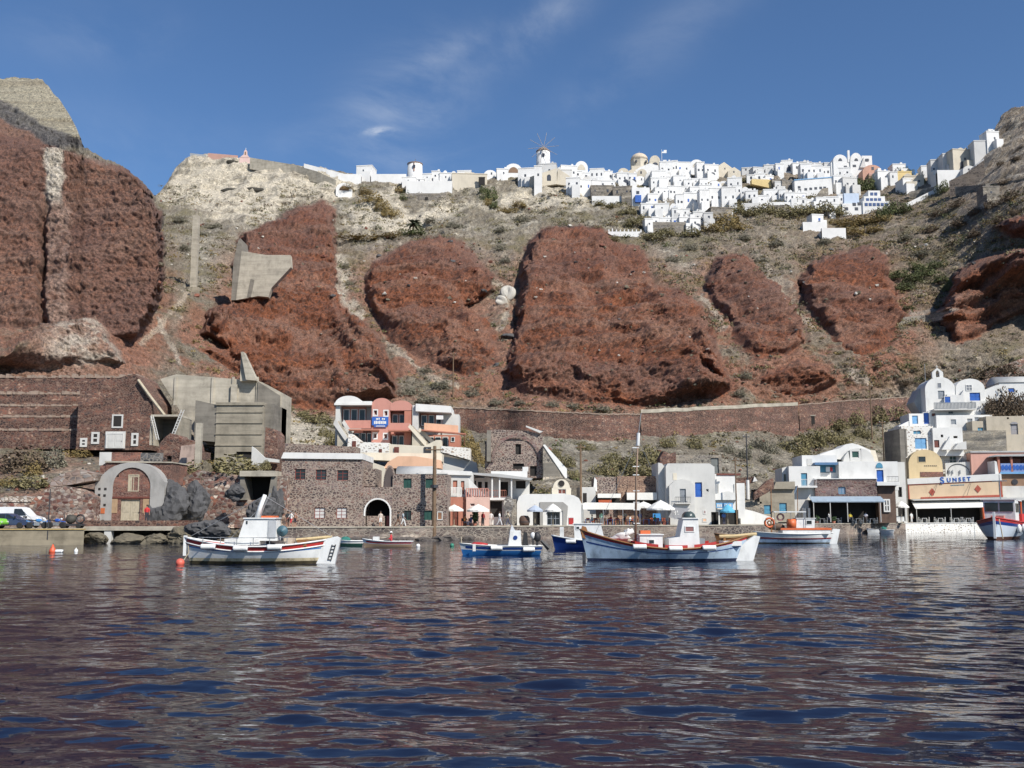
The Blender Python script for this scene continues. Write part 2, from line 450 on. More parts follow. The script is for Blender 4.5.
# ragged outlines: the lookup point wobbles
QX = PX + 9.0 * fbm(PX, PY, zz, 34, 4, 20, .6) + 2.2 * pnoise(PX / 5, PY / 5, zz + .3, 23)
QY = PY + 8.0 * fbm(PX, PY, zz + 9.3, 30, 4, 30, .6)
Y = base_Y(PX, PY)
redm = np.zeros_like(PX); botf = np.zeros_like(PX); benchm = np.zeros_like(PX); reddist = np.full_like(PX, -1e3)
def columns(poly):
    """top and bottom of the outline in each column of the picture, smoothed"""
    n = len(poly); tops = np.full(NX, np.nan); bots = np.full(NX, np.nan)
    for i, x in enumerate(pxs):
        ys = []
        for j in range(n):
            (x0, y0), (x1, y1) = poly[j], poly[(j + 1) % n]
            if (x0 <= x < x1) or (x1 <= x < x0): ys.append(y0 + (y1 - y0) * (x - x0) / (x1 - x0))
        if ys: tops[i], bots[i] = min(ys), max(ys)
    ok = ~np.isnan(tops)
    tops = np.interp(pxs, pxs[ok], tops[ok]); bots = np.interp(pxs, pxs[ok], bots[ok])
    k = np.ones(25) / 25; f = lambda a_: np.convolve(np.pad(a_, 12, mode='edge'), k, mode='valid')
    return f(tops), f(bots)
for k, (poly, H, w) in enumerate(RED):
    d = poly_dist(QX, QY, poly)
    reddist = np.maximum(reddist, d)
    redm = np.maximum(redm, sstep(-2.5, 2.5, d))
    if H == 0: continue
    top, bot = columns(poly)
    tt_ = np.clip((bot[None, :] - PY) / np.maximum(bot - top, 8)[None, :], 0, 1)
    prof = sstep(-0.5, w, d) ** 0.75
    botf = np.maximum(botf, sstep(-2, 2, d) * np.clip(tt_ * 5, .05, 1))
    ph = 2 * math.pi * (max(1.6, 3.2 * min(1, H / 22)) * tt_ + .55 * pnoise(PX / 45, PY / 60, zz + k, 210) + .25 * pnoise(PX / 14, PY / 30, zz + k, 211) + .35 + .13 * k)
    Y = Y - H * prof * (0.06 + 0.94 * np.clip(tt_ * 1.25, 0, 1) ** 0.9 + .062 * np.sin(ph) * sstep(0, .15, tt_) * sstep(1, .85, tt_))
    benchm = np.maximum(benchm, sstep(0, 4, d) * sstep(.25, .85, -np.cos(ph)) * sstep(.04, .12, tt_))
palem = np.zeros_like(PX)
for poly, H, w in PALE:
    d = poly_dist(QX, QY, poly); top, bot = columns(poly); Y = Y - .7 * H * sstep(0, w, d) * np.clip((bot[None, :] - PY) / np.maximum(bot - top, 8)[None, :], .05, 1); palem = np.maximum(palem, sstep(-6, 7, d + 7 * pnoise(QX / 9, QY / 5, zz + .4, 33)))
dd = poly_dist(PX + 0.25 * (QX - PX), PY + 0.25 * (QY - PY), DOME[0]); domem = sstep(-1, 1, dd)
Y = Y - 0 * dd
blackm = sstep(-2, 2, poly_dist(QX, QY, BLACK))
md = poly_dist(QX, QY, MOUND[0]); top, bot = columns(MOUND[0]); Y = Y - MOUND[1] * sstep(0, 9, md) ** 0.8 * np.clip((bot[None, :] - PY) / np.maximum(bot - top, 8)[None, :] * 1.3, .03, 1); moundm = sstep(-2, 6, md)
# the left headland stands near: red face, black band and pale dome are one hill
HEAD = [(-400, 0), (-120, 40), (0, 60), (60, 70), (84, 120), (88, 147), (130, 168), (151, 188), (162, 212), (167, 255), (162, 300), (147, 332), (131, 352), (-400, 352)]
hm = sstep(-1, 9, poly_dist(QX, np.minimum(QY, 345), HEAD)) ** 0.8 * sstep(350, 330, PY)
hm = np.maximum(hm, sstep(86, 78, PX) * sstep(160, 140, PY))
Yl = np.interp(PY, [20, 78, 138, 152, 165, 200, 250, 300, 345], [285, 255, 226, 206, 200, 195, 188, 181, 172])
Y = Y * (1 - hm) + np.minimum(Y, Yl) * hm
bb = (384.0 - PY) / F
T = Y / (CA - SA * bb)
X = T * (PX - 512.0) / F
Z = CAM_H + T * (SA + CA * bb)
# crags
amp_soft = sstep(470, 395, PY) * (1 - domem)
strata = Z * 1.0
rid = fbm(X, Y, Z * 0.75, 13.0, 5, 40, 0.5, True)
rid2 = fbm(X, Y, Z * 1.5, 3.4, 4, 50, 0.6, True)
fine = fbm(X, Y, Z, 1.2, 2, 60, 0.7)
n0 = fbm(X, Y, Z, 14, 3, 66)
grit = fbm(X, Y, Z * 1.3, 2.0, 3, 61, .75, True)
warpz = Z + 2.5 * fbm(X, Y, Z, 30, 3, 71)
band = pnoise(X / 45, Y / 45, warpz / 4.2, 70) + .6 * pnoise(X / 20, Y / 20, warpz / 1.7, 72)
but = fbm(X, Y, Z * .35, 26, 3, 75, .5, True)       # buttresses and gullies down the face
inr = sstep(0, 8, reddist)
D = redm * (3.6 * but + 1.5 * rid + (1.0 * fbm(X, Y, Z * 1.5, 5, 5, 51, .62) - .5 * rid2) + 1.15 * fine - .75 * grit + 1.6 * band) * (1 - .3 * sstep(215, 160, PX)) * (0.35 + 0.65 * inr) * np.where(PX < 175, 1, botf)
soft = (1 - redm) * amp_soft
craggy = sstep(945, 985, PX) * sstep(235, 190, PY)
gul = fbm(X * 1.0, Y * .30, Z * .30, 17, 4, 85, .55, True)
led = pnoise(X / 18, Y / 18, warpz / 3.0, 86)
D = D + soft * (1.6 * fbm(X, Y, Z, 22, 3, 80) + 2.2 * gul + 0.8 * led + (1 - .75 * palem) * (0.9 * rid2 + 0.85 * fine + (.25 + craggy) * grit) + palem * (1.2 * rid + 2.2 * led) + 3.0 * craggy * (rid + .5 * rid2))
D = D + domem * (0.5 * pnoise(X / 8, Y / 8, Z / 2.0, 90) + 0.25 * pnoise(X / 60, Y / 60, Z / .9, 91)) + (1 - redm) * (1 - amp_soft) * 0.18 * fine
D = D - 3.2 * sstep(6, 0, np.abs(QX - 42 - .02 * (PY - 230) - 4 * n0)) * sstep(185, 215, PY) * sstep(345, 325, PY) * redm
edge = sstep(0, 3, PY - skyl[None, :])
D = D * (0.35 + 0.65 * edge)
X = X + D * 0.25 + redm * 0.35 * pnoise(X / 2, Y / 2, Z / 2, 95)
Y = Y - D * 0.9
Z = Z + D * 0.30
# ground colour (linear albedo), crevice shade mixed into the red rock
def mixc3(a, b, t): return a + (b - a) * t[..., None]
C = np.zeros(PX.shape + (3,))
n1 = fbm(X, Y, Z, 18, 4, 100); n2 = fbm(X, Y, Z, 4, 4, 110, 0.65); n3 = fbm(X, Y, Z, 1.1, 3, 120, 0.7)
C[:] = (0.175, 0.152, 0.115)
C = mixc3(C, np.array((0.25, 0.226, 0.183)), sstep(-.15, .4, n1 + .5 * n2))
C = mixc3(C, np.array((0.47, 0.43, 0.35)), 0.85 * sstep(.16, .5, n2 + .45 * n3))
C = mixc3(C, np.array((0.11, 0.085, 0.06)), 0.75 * sstep(.08, .4, n3 - .7 * n2))
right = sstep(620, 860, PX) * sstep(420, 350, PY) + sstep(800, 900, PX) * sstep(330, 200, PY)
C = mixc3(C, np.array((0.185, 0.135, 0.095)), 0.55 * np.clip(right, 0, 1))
veg = sstep(0.02, 0.35, fbm(X, Y, Z, 11, 4, 130, .6) + .25 * n3) * sstep(470, 440, PY) * 0.75
C = mixc3(C, np.array((0.13, 0.112, 0.058)), veg * (1 - .5 * palem))
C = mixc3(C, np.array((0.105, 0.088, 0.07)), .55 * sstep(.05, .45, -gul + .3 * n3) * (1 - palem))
# red dust round the outcrops
rs = (sstep(-30, -2, reddist) * sstep(225, 300, PY) + sstep(-60, -6, reddist) * sstep(310, 350, PY)) * sstep(-.45, .2, n1 + .6 * n2) * sstep(425, 405, PY) * sstep(950, 900, PX)
rs = np.clip(rs, 0, 1)
C = mixc3(C, np.array((0.215, 0.092, 0.055)), 0.8 * rs)
lowred = sstep(230, 120, PX) * sstep(320, 345, PY) * sstep(-.3, .2, n1 + .6 * n2)
C = mixc3(C, np.array((0.22, 0.105, 0.068)), 0.75 * lowred)
C = mixc3(C, np.array((0.46, 0.41, 0.325)), palem * sstep(-.6, .1, n2 + .3 * n3 + .35 * pnoise(X / 25, Y / 25, Z / 1.8, 77)))
C = mixc3(C, mixc3(np.zeros_like(C) + (.15, .122, .10), np.array((.30, .27, .23)), sstep(.0, .4, n2 + .4 * n3)), craggy * .8)
C = mixc3(C, np.array((0.38, 0.33, 0.27)), moundm * sstep(-.35, .2, n2 + .35 * n1) * sstep(20, 75, PX) * .9)
red = np.zeros_like(C); red[:] = (0.19, 0.066, 0.031)
red = mixc3(red, np.array((0.265, 0.092, 0.040)), sstep(-.1, .45, n2 + .4 * n1))
red = mixc3(red, np.array((0.05, 0.026, 0.02)), (.72 + .2 * pnoise(X / 30, Y / 30, Z / 30, 160)) * sstep(-.02, .30, n3 + .3 * band + .45 * (grit - .2)))  # shade of pits and crevices painted into the red as a dark mix
red = mixc3(red, np.array((0.25, 0.135, 0.092)), .6 * sstep(.1, .5, band - .3 * n3))
red = mixc3(red, np.array((0.185, 0.115, 0.088)), .55 * sstep(210, 150, PX) + .35 * sstep(.1, .45, n1) * sstep(230, 430, PX))
red = mixc3(red, np.array((0.20, 0.12, 0.095)), .6 * sstep(14, 2, reddist) * sstep(.0, .4, n1))
red = red * .86
red = mixc3(red, np.array((0.225, 0.125, 0.088)), .55 * benchm * sstep(-.45, .15, n2 + .3 * n3))
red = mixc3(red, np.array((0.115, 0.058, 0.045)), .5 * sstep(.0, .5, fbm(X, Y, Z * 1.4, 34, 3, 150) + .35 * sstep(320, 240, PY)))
C = mixc3(C, red, redm * sstep(-3, 3, reddist + 6 * n3))
# paler streak down the left headland
st = sstep(12, 7, np.abs(QX - (55 - (PY - 155) * .05)) + .0 * PY) * sstep(150, 160, PY) * sstep(345, 160, PY) ** 1.0
C = mixc3(C, np.array((0.27, 0.185, 0.145)), np.clip(sstep(13, 7, np.abs(QX - 59)) * sstep(190, 205, PY) * redm * .75 * sstep(-.5, .2, n2), 0, 1))
C = mixc3(C, np.array((0.45, 0.40, 0.33)), np.clip(st * sstep(212, 190, PY), 0, 1))
dm = np.zeros_like(C); dm[:] = (0.30, 0.27, 0.20)
dm = mixc3(dm, np.array((0.22, 0.19, 0.135)), sstep(-.3, .5, pnoise(X / 40, Y / 40, Z / 1.6, 140) + .3 * n3))
C = mixc3(C, dm, domem)
C = mixc3(C, mixc3(np.zeros_like(C) + (0.075, 0.07, 0.072), np.array((0.16, 0.15, 0.14)), sstep(0, .5, n3)), blackm * .85)
for pts, wd, cc in (([(143, 345), (160, 326), (182, 306), (192, 296)], 4, (0.35, .29, .225)), ([(160, 322), (170, 345), (183, 366)], 3, (.38, .33, .27)),
                    ([(386, 345), (400, 358), (430, 380), (455, 388)], 3.5, (.33, .28, .22)), ([(850, 375), (870, 384)], 6, (.33, .29, .24)),
                    ([(1024, 352), (980, 368), (930, 392)], 5, (.24, .2, .16)), ([(905, 318), (950, 312)], 3, (.28, .24, .2)),
                    ([(495, 285), (508, 300), (500, 330)], 4, (.34, .3, .24)), ([(340, 260), (345, 300), (358, 318)], 7, (.40, .36, .29)),
                    ([(750, 255), (790, 300), (812, 330)], 5, (.27, .23, .18)), ([(700, 300), (720, 330)], 5, (.3, .26, .21))):
    k = sstep(wd, wd * .45, line_dist(QX, QY, pts)) * sstep(-.5, .1, n2)
    C = mixc3(C, np.array(cc), k * .85)
# beach: dark wet rock at the waterline
C = mixc3(C, np.array((0.09, 0.07, 0.055)), sstep(1.0, .2, Z) * .8)
# behind the crest the ground runs back level, so the hill is a hill from the side too
rows = [(X[-1], Y[-1], Z[-1])]
for k, (dy, dz) in enumerate(((6, .3), (25, -1.0), (90, -5), (400, -20))):
    rows.append((X[-1] * (1 + dy / Y[-1]), Y[-1] + dy, Z[-1] + dz))
VX = np.vstack([X] + [r[0][None] for r in rows[1:]]); VY = np.vstack([Y] + [r[1][None] for r in rows[1:]]); VZ = np.vstack([Z] + [r[2][None] for r in rows[1:]])
VC = np.concatenate([C] + [C[-1:]] * 4, 0)
def grid_mesh(name, VX, VY, VZ, mat, colors=None):
    nv, nx = VX.shape
    me = bpy.data.meshes.new(name)
    co = np.stack([VX, VY, VZ], -1).reshape(-1, 3).astype(np.float32)
    idx = np.arange(nv * nx).reshape(nv, nx)
    q = np.stack([idx[:-1, :-1], idx[:-1, 1:], idx[1:, 1:], idx[1:, :-1]], -1).reshape(-1, 4)
    me.vertices.add(len(co)); me.vertices.foreach_set("co", co.ravel())
    me.loops.add(q.size); me.loops.foreach_set("vertex_index", q.ravel().astype(np.int32))
    me.polygons.add(len(q)); me.polygons.foreach_set("loop_start", (np.arange(len(q)) * 4).astype(np.int32))
    me.polygons.foreach_set("use_smooth", np.ones(len(q), bool))
    me.update(calc_edges=True)
    if colors is not None:
        ca = me.color_attributes.new("ground_colour", 'FLOAT_COLOR', 'POINT')
        rgba = np.ones((len(co), 4), np.float32); rgba[:, :3] = np.clip(colors.reshape(-1, 3), 0, 1)
        ca.data.foreach_set("color", rgba.ravel())
    me.materials.append(mat); me.validate()
    o = bpy.data.objects.new(name, me); col.objects.link(o)
    return o
gm, gn, gl, gb = new_mat("ground_rock")
ga = gn.new("ShaderNodeAttribute"); ga.attribute_name = "ground_colour"
gv = coords(gn, gl)
gf = noise(gn, gl, gv, 1.15, 7, 0.78)
gs = ramp(gn, gl, gf, [(0.32, (0.42, 0.42, 0.43)), (0.5, (1, 1, 1)), (0.68, (1.5, 1.47, 1.42))])
gs = mixrgb(gn, gl, 1.0, gs, ramp(gn, gl, noise(gn, gl, gv, 3.0, 4, .7), [(.36, (.50, .50, .51)), (.5, (1, 1, 1)), (.64, (1.45, 1.43, 1.4))]), 'MULTIPLY')  # finer grain, its dark specks stand in for crevice shade
gl.new(mixrgb(gn, gl, 1.0, ga.outputs["Color"], gs, 'MULTIPLY'), gb.inputs["Base Color"])
gb.inputs["Roughness"].default_value = 0.95
bump(gn, gl, noise(gn, gl, gv, 1.6, 7, 0.75), gb, 1.0, 0.5)
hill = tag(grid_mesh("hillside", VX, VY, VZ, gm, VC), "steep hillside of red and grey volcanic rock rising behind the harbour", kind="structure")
_idx = np.arange(VX.size).reshape(VX.shape)
_s = 2
bx_, by_, bz_ = VX[::_s, ::_s], VY[::_s, ::_s], VZ[::_s, ::_s]
_i2 = np.arange(bx_.size).reshape(bx_.shape)
_q = np.stack([_i2[:-1, :-1], _i2[:-1, 1:], _i2[1:, 1:], _i2[1:, :-1]], -1).reshape(-1, 4)
LAND = BVHTree.FromPolygons(np.stack([bx_, by_, bz_], -1).reshape(-1, 3).tolist(), _q.tolist())
def ground(px, py):
    """the point of the slope seen in that direction"""
    hit = LAND.ray_cast(Vector((0, 0, CAM_H)), ray(px, py).normalized())
    if hit[0] is None: return at(px, py, float(base_Y(np.array(float(px)), np.array(float(py)))))
    return hit[0]
def gY(px, py): return ground(px, py).y
def ground_z(x, y):
    hit = LAND.ray_cast(Vector((x, y, 400)), Vector((0, 0, -1)))
    return hit[0].z if hit[0] else 0.0

# ------------------------------------------------------------------ water
def waves(x, y, keep):
    """sum of short crossing wavelets; keep(wavelength) fades what the mesh cannot carry"""
    rs_ = np.random.RandomState(11); h = np.zeros_like(x)
    wob = 0.9 * pnoise(x / 6, y / 6, x * 0 + .5, 7) + .5 * pnoise(x / 2.3, y / 2.3, x * 0 + .2, 8)
    for i in range(64):
        lam = 0.42 * 1.062 ** i                       # 0.42 m .. 18 m
        ang = rs_.normal(0, 0.52) + 1.47
        kx, ky = math.cos(ang) * 2 * math.pi / lam, math.sin(ang) * 2 * math.pi / lam
        a = 0.0056 * lam ** 1.0 / (1 + (lam / 3.3) ** 2.1) * (.5 + .5 * min(1, lam / 1.1))
        h += a * keep(lam) * np.sin(kx * x + ky * y + rs_.uniform(0, 6.3) + wob * min(1.5, 0.8 / lam + .45))
    # gusts: patches of calmer and rougher water
    g = 0.75 + 0.5 * pnoise(x / 14, y / 9, x * 0 + .7, 9) + .25 * pnoise(x / 40, y / 22, x * 0 + .1, 10)
    return h * np.clip(g, .35, 1.5) * (1 - .5 * sstep(16, 60, y))
NR, NC = 1150, 1150
tt = np.linspace(0, 1, NR)
pyr = 800 - (800 - 527.5) * tt ** 0.86
yr = np.array([water_Y(p) for p in pyr])
pxc = np.linspace(-420, 1444, NC)
WY = np.repeat(yr[:, None], NC, 1)
WX = (pxc[None, :] - 512) / F * (WY + 3) * (1 / CA) * 1.02
dy = np.gradient(yr)[:, None]; dx = (WY * (1864 / NC) / F)
keep = lambda lam: sstep(1.5, 4.0, lam / np.maximum(dx, dy * .9))
WZ = waves(WX, WY, keep)
wm, wnn, wll, wb = new_mat("sea_water")
wv = coords(wnn, wll, (1, 1.0, 1))
wb.inputs["Base Color"].default_value = (0.007, 0.010, 0.026, 1)
wb.inputs["Roughness"].default_value = 0.025
wb.inputs["IOR"].default_value = 1.333
wb.inputs["Specular IOR Level"].default_value = 0.33
h1 = noise(wnn, wll, coords(wnn, wll, (0.55, 1.1, 1)), 1.0, 3, 0.55)
h2 = noise(wnn, wll, coords(wnn, wll, (2.0, 3.2, 1)), 1.0, 2, 0.5)
mm = wnn.new("ShaderNodeMath"); mm.operation = 'MULTIPLY_ADD'
wll.new(h2, mm.inputs[0]); mm.inputs[1].default_value = 0.30; wll.new(h1, mm.inputs[2])
WBUMP = wnn.new("ShaderNodeBump"); WBUMP.inputs["Strength"].default_value = 0.22; WBUMP.inputs["Distance"].default_value = 0.16
wll.new(mm.outputs[0], WBUMP.inputs["Height"]); wll.new(WBUMP.outputs[0], wb.inputs["Normal"])
sea = tag(grid_mesh("water", WX, WY, WZ, wm), "dark rippled sea of the small harbour", kind="structure")
mb = MB()   # the sea goes on round the rippled bay
yA, yB = float(yr[0]), float(yr[-1]); xA, xB = float(WX[0, -1]), float(WX[-1, -1]); xA0, xB0 = float(WX[0, 0]), float(WX[-1, 0])
mb.quad((-900, -900, -.02), (900, -900, -.02), (900, yA, -.02), (-900, yA, -.02))
mb.quad((xA, yA, -.02), (900, yA, -.02), (900, yB, -.02), (xB, yB, -.02))
mb.quad((-900, yA, -.02), (xA0, yA, -.02), (xB0, yB, -.02), (-900, yB, -.02))
tag(mb.build("open_water", wm), "open sea around the harbour", kind="structure")
# ------------------------------------------------------------------ palette
WHITE = plain("white_plaster", (0.67, 0.66, 0.63), 0.75, 0.11, 0.6)
WHITE2 = plain("grey_white_plaster", (0.54, 0.53, 0.50), 0.8, 0.12, 0.6)
CREAM = plain("cream_plaster", (0.62, 0.56, 0.45), 0.8, 0.12, 0.6)
BEIGE = plain("beige_plaster", (0.46, 0.40, 0.31), 0.85, 0.15, 0.6)
PINK = plain("pink_plaster", (0.50, 0.235, 0.185), 0.8, 0.10, 0.7)
PINK2 = plain("pale_pink_plaster", (0.62, 0.41, 0.34), 0.8, 0.10, 0.7)
TERRA = plain("terracotta_plaster", (0.42, 0.17, 0.115), 0.8, 0.14, 0.7)
PEACH = plain("peach_plaster", (0.66, 0.40, 0.26), 0.8, 0.10, 0.7)
YELLOW = plain("yellow_plaster", (0.58, 0.45, 0.26), 0.8, 0.10, 0.7)
OCHRE = plain("ochre_plaster", (0.64, 0.48, 0.32), 0.8, 0.10, 0.5)
BLUE = plain("blue_paint", (0.025, 0.105, 0.40), 0.45, 0.15, 2)
SKYB = plain("pale_blue_paint", (0.16, 0.36, 0.60), 0.5, 0.12, 2)
PALEB = plain("faded_blue_awning", (0.29, 0.36, 0.43), 0.7, 0.12, 1)
TEAL = plain("teal_paint", (0.07, 0.24, 0.36), 0.5, 0.15, 2)
GREENW = plain("dark_green_paint", (0.02, 0.07, 0.055), 0.5, 0.2, 2)
BROWNW = plain("red_brown_wood", (0.15, 0.045, 0.03), 0.6, 0.25, 3)
WOOD = plain("old_wood", (0.17, 0.11, 0.065), 0.8, 0.3, 3)
PALEW = plain("pale_weathered_wood", (0.42, 0.36, 0.26), 0.8, 0.22, 3)
IRON = plain("dark_iron", (0.035, 0.035, 0.04), 0.5, 0.2, 4)
STEEL = plain("grey_steel", (0.30, 0.31, 0.32), 0.4, 0.15, 4, 0.4)
DARK = plain("interior_shade", (0.022, 0.019, 0.017), 0.9, 0.3, 1)  # near-black, painted where the depth behind openings lies in shade
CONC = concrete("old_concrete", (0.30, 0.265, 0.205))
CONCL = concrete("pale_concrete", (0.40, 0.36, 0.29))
CONCD = concrete("stained_and_shaded_concrete", (0.20, 0.18, 0.15))  # stained concrete, also used to paint faces turned from the sun
ROOFG = plain("grey_roof_render", (0.40, 0.40, 0.39), 0.8, 0.15, 0.8)
CLOTHW = plain("white_canvas", (0.72, 0.70, 0.65), 0.8, 0.07, 1.5)
CLOTHB = plain("grey_blue_canvas", (0.38, 0.43, 0.52), 0.8, 0.08, 1.5)
S_RED = stone("red_rubble_masonry", [(.095, .042, .030), (.15, .064, .044), (.065, .044, .04), (.12, .055, .04), (.26, .17, .125)], (.185, .115, .085), 2.7, 0.09)
S_BRK = stone("brick_masonry", [(.155, .065, .045), (.20, .085, .06), (.13, .06, .05), (.24, .11, .08)], (.24, .15, .115), 3.4, 0.09, 2.2)
S_BRN = stone("brown_stone_masonry", [(.085, .062, .058), (.17, .105, .088), (.115, .085, .08), (.20, .15, .13), (.15, .08, .065)], (.31, .25, .205), 2.7, 0.13)
S_PUR = stone("purple_stone_masonry", [(.11, .06, .055), (.18, .10, .09), (.13, .085, .085), (.24, .17, .15)], (.20, .15, .125), 1.8, 0.10)
S_RW = stone("red_and_white_rubble", [(.15, .055, .04), (.48, .42, .36), (.10, .075, .07), (.22, .09, .06), (.40, .33, .27), (.13, .05, .04)], (.20, .14, .11), 2.1, 0.07)
S_WHT = stone("white_pointed_masonry", [(.34, .27, .21), (.45, .38, .30), (.26, .21, .18)], (.72, .70, .65), 1.9, 0.28)
S_GRY = stone("grey_stone_masonry", [(.22, .19, .155), (.30, .26, .21), (.17, .15, .13)], (.30, .27, .22), 2.2, 0.10)
S_QUAY = stone("quay_masonry", [(.20, .16, .13), (.14, .105, .09), (.27, .23, .19)], (.26, .22, .18), 1.7, 0.08, 1.8)
GLASS = glass()
PANE_W = plain("curtained_pane", (0.55, 0.54, 0.52), 0.3, 0.1, 2)

# ------------------------------------------------------------------ placing a building
class Site:
    """a local frame standing at one spot; X(), Z() turn picture measures into metres there"""
    def __init__(s, px, py, Y, yaw=0.0):
        s.o = at(px, py, Y); s.px, s.py, s.Y, s.yaw = px, py, Y, yaw
        s.k = mpp(py - 12, Y)
    def X(s, px): return (px - s.px) * s.k / math.cos(s.yaw)
    def Z(s, py): return at(s.px, py, s.Y).z - s.o.z
    def XZ(s, pts): return [(s.X(a), s.Z(b)) for a, b in pts]
    def thing(s, name, label, cat, group=None):
        s.root = thing(name, label, cat, s.o, s.yaw, group); return s.root

def frame_part(root, name, x0, x1, z0, z1, y, fm, pm, bars=(2, 2), fw=0.07, th=0.07, pane="pane"):
    m = MB()
    m.box(x0, x0 + fw, y, y + th, z0, z1); m.box(x1 - fw, x1, y, y + th, z0, z1)
    m.box(x0 + fw, x1 - fw, y, y + th, z0, z0 + fw); m.box(x0 + fw, x1 - fw, y, y + th, z1 - fw, z1)
    for i in range(1, bars[0]):
        xx = x0 + (x1 - x0) * i / bars[0]; m.box(xx - fw * .4, xx + fw * .4, y + .01, y + th, z0 + fw, z1 - fw)
    for j in range(1, bars[1]):
        q = z0 + (z1 - z0) * j / bars[1]; m.box(x0 + fw, x1 - fw, y + .015, y + th - .01, q - fw * .35, q + fw * .35)
    f = m.build(name, fm, root)
    p = MB(); p.box(x0 + fw * .6, x1 - fw * .6, y + th * .55, y + th * .8, z0 + fw * .6, z1 - fw * .6); p.build(pane, pm, f)
    return f
def door_part(root, x0, x1, z0, z1, y, dm, fm=None, leaves=1):
    m = MB(); w = (x1 - x0) / leaves
    for i in range(leaves):
        a, b = x0 + i * w + .01, x0 + (i + 1) * w - .01
        m.box(a, b, y + .03, y + .08, z0, z1)
        for q0, q1 in ((.08, .42), (.50, .92)): m.box(a + w * .18, b - w * .18, y + .005, y + .03, z0 + (z1 - z0) * q0, z0 + (z1 - z0) * q1)
    d = m.build("door", dm, root)
    h = MB(); h.box(x1 - .16, x1 - .10, y - .05, y + .03, z0 + (z1 - z0) * .47, z0 + (z1 - z0) * .52); h.build("handle", IRON, d)
    if fm:
        g = MB(); g.box(x0 - .09, x0, y - .02, y + .1, z0, z1); g.box(x1, x1 + .09, y - .02, y + .1, z0, z1); g.box(x0 - .09, x1 + .09, y - .02, y + .1, z1, z1 + .09)
        g.build("door_frame", fm, d)
    return d
def put(root, S, specs, y=0.0):
    """fill the openings listed for a facade; returns the holes to leave in it"""
    holes = []
    for sp in specs:
        kind, a, b, c, d = sp[:5]
        x0, x1 = S.X(a), S.X(b); z0, z1 = S.Z(d), S.Z(c)
        fm = sp[5] if len(sp) > 5 else BROWNW; pm = sp[6] if len(sp) > 6 else GLASS; bars = sp[7] if len(sp) > 7 else (2, 2)
        holes.append((x0, x1, z0, z1))
        if kind == 'w': frame_part(root, "window", x0, x1, z0, z1, y + .12, fm, pm, bars)
        elif kind == 'd': door_part(root, x0, x1, z0, z1, y + .14, fm, pm if len(sp) > 6 else None, 2 if (x1 - x0) > 1.3 else 1)
        elif kind == 'o':
            m = MB(); m.box(x0 - .02, x1 + .02, y + .31, y + .5, z0 - .02, z1 + .02); m.build("dark_opening", DARK, root)  # near-black sheet painted as the shade inside the opening
    return holes
def house(S, name, label, cat, box, depth, mat, specs=(), coping=None, group=None, sink=2.5, root=None, wall="wall", y=0.0, ct=0.25):
    """a flat-topped block with real openings; box = left, right, top, bottom in picture measures"""
    r = root or S.thing(name, label, cat, group)
    x0, x1, z1, z0 = S.X(box[0]), S.X(box[1]), S.Z(box[2]), S.Z(box[3])
    holes = put(r, S, specs, y)
    m = MB(); m.shell(x0, x1, z0, z1, y, depth, holes); m.box(x0 + .02, x1 - .02, y + .02, y + depth, z0 - sink, z0 - .001)
    m.build(wall, mat, r)
    if coping:
        c = MB(); o = .06
        c.box(x0 - o, x1 + o, y - o, y + .35, z1, z1 + ct); c.box(x0 - o, x0 + .3, y + .35, y + depth, z1, z1 + ct); c.box(x1 - .3, x1 + o, y + .35, y + depth, z1, z1 + ct)
        c.build("parapet", coping, r)
    return r
def vault_roof(r, S, box, y0, y1, mat, name="vaulted_roof", fmat=None):
    x0, x1, z1, z0 = S.X(box[0]), S.X(box[1]), S.Z(box[2]), S.Z(box[3])
    m = MB(); m.vault(x0, x1, z0, z1 - z0, y0, y1, 16); return m.build(name, mat, r)
def rail(r, x0, x1, z, y, mat, h=0.9, n=None, name="railing", post=.03, solid=False):
    m = MB(); n = n or max(3, int((x1 - x0) / .25))
    for i in range(n + 1):
        xx = x0 + (x1 - x0) * i / n; m.box(xx - post / 2, xx + post / 2, y - post / 2, y + post / 2, z, z + h)
    m.box(x0, x1, y - .03, y + .03, z + h, z + h + .06); m.box(x0, x1, y - .02, y + .02, z + .08, z + .12)
    return m.build(name, mat, r)
def steps(r, a, b, width, n, mat, name="staircase", wallm=None):
    """a flight from local point a up to b (x,y,z), width along y"""
    m = MB()
    for i in range(n):
        t0, t1 = i / n, (i + 1) / n
        x0, x1 = a[0] + (b[0] - a[0]) * t0, a[0] + (b[0] - a[0]) * t1
        zz_ = a[2] + (b[2] - a[2]) * t1; m.box(x0, x1, a[1] + .08, a[1] + width, min(a[2], b[2]) - 1.0, zz_)
    st = m.build(name, mat, r)
    if wallm:
        q = MB(); q.prism([(a[0], a[2] - 1), (b[0], b[2] - .3), (b[0], b[2] + .75), (a[0], a[2] + .75)] if b[0] > a[0] else [(b[0], b[2] - .3), (a[0], a[2] - 1), (a[0], a[2] + .75), (b[0], b[2] + .75)], a[1] - .12, a[1] + .08)
        q.build("stair_wall", wallm, st)
    return st

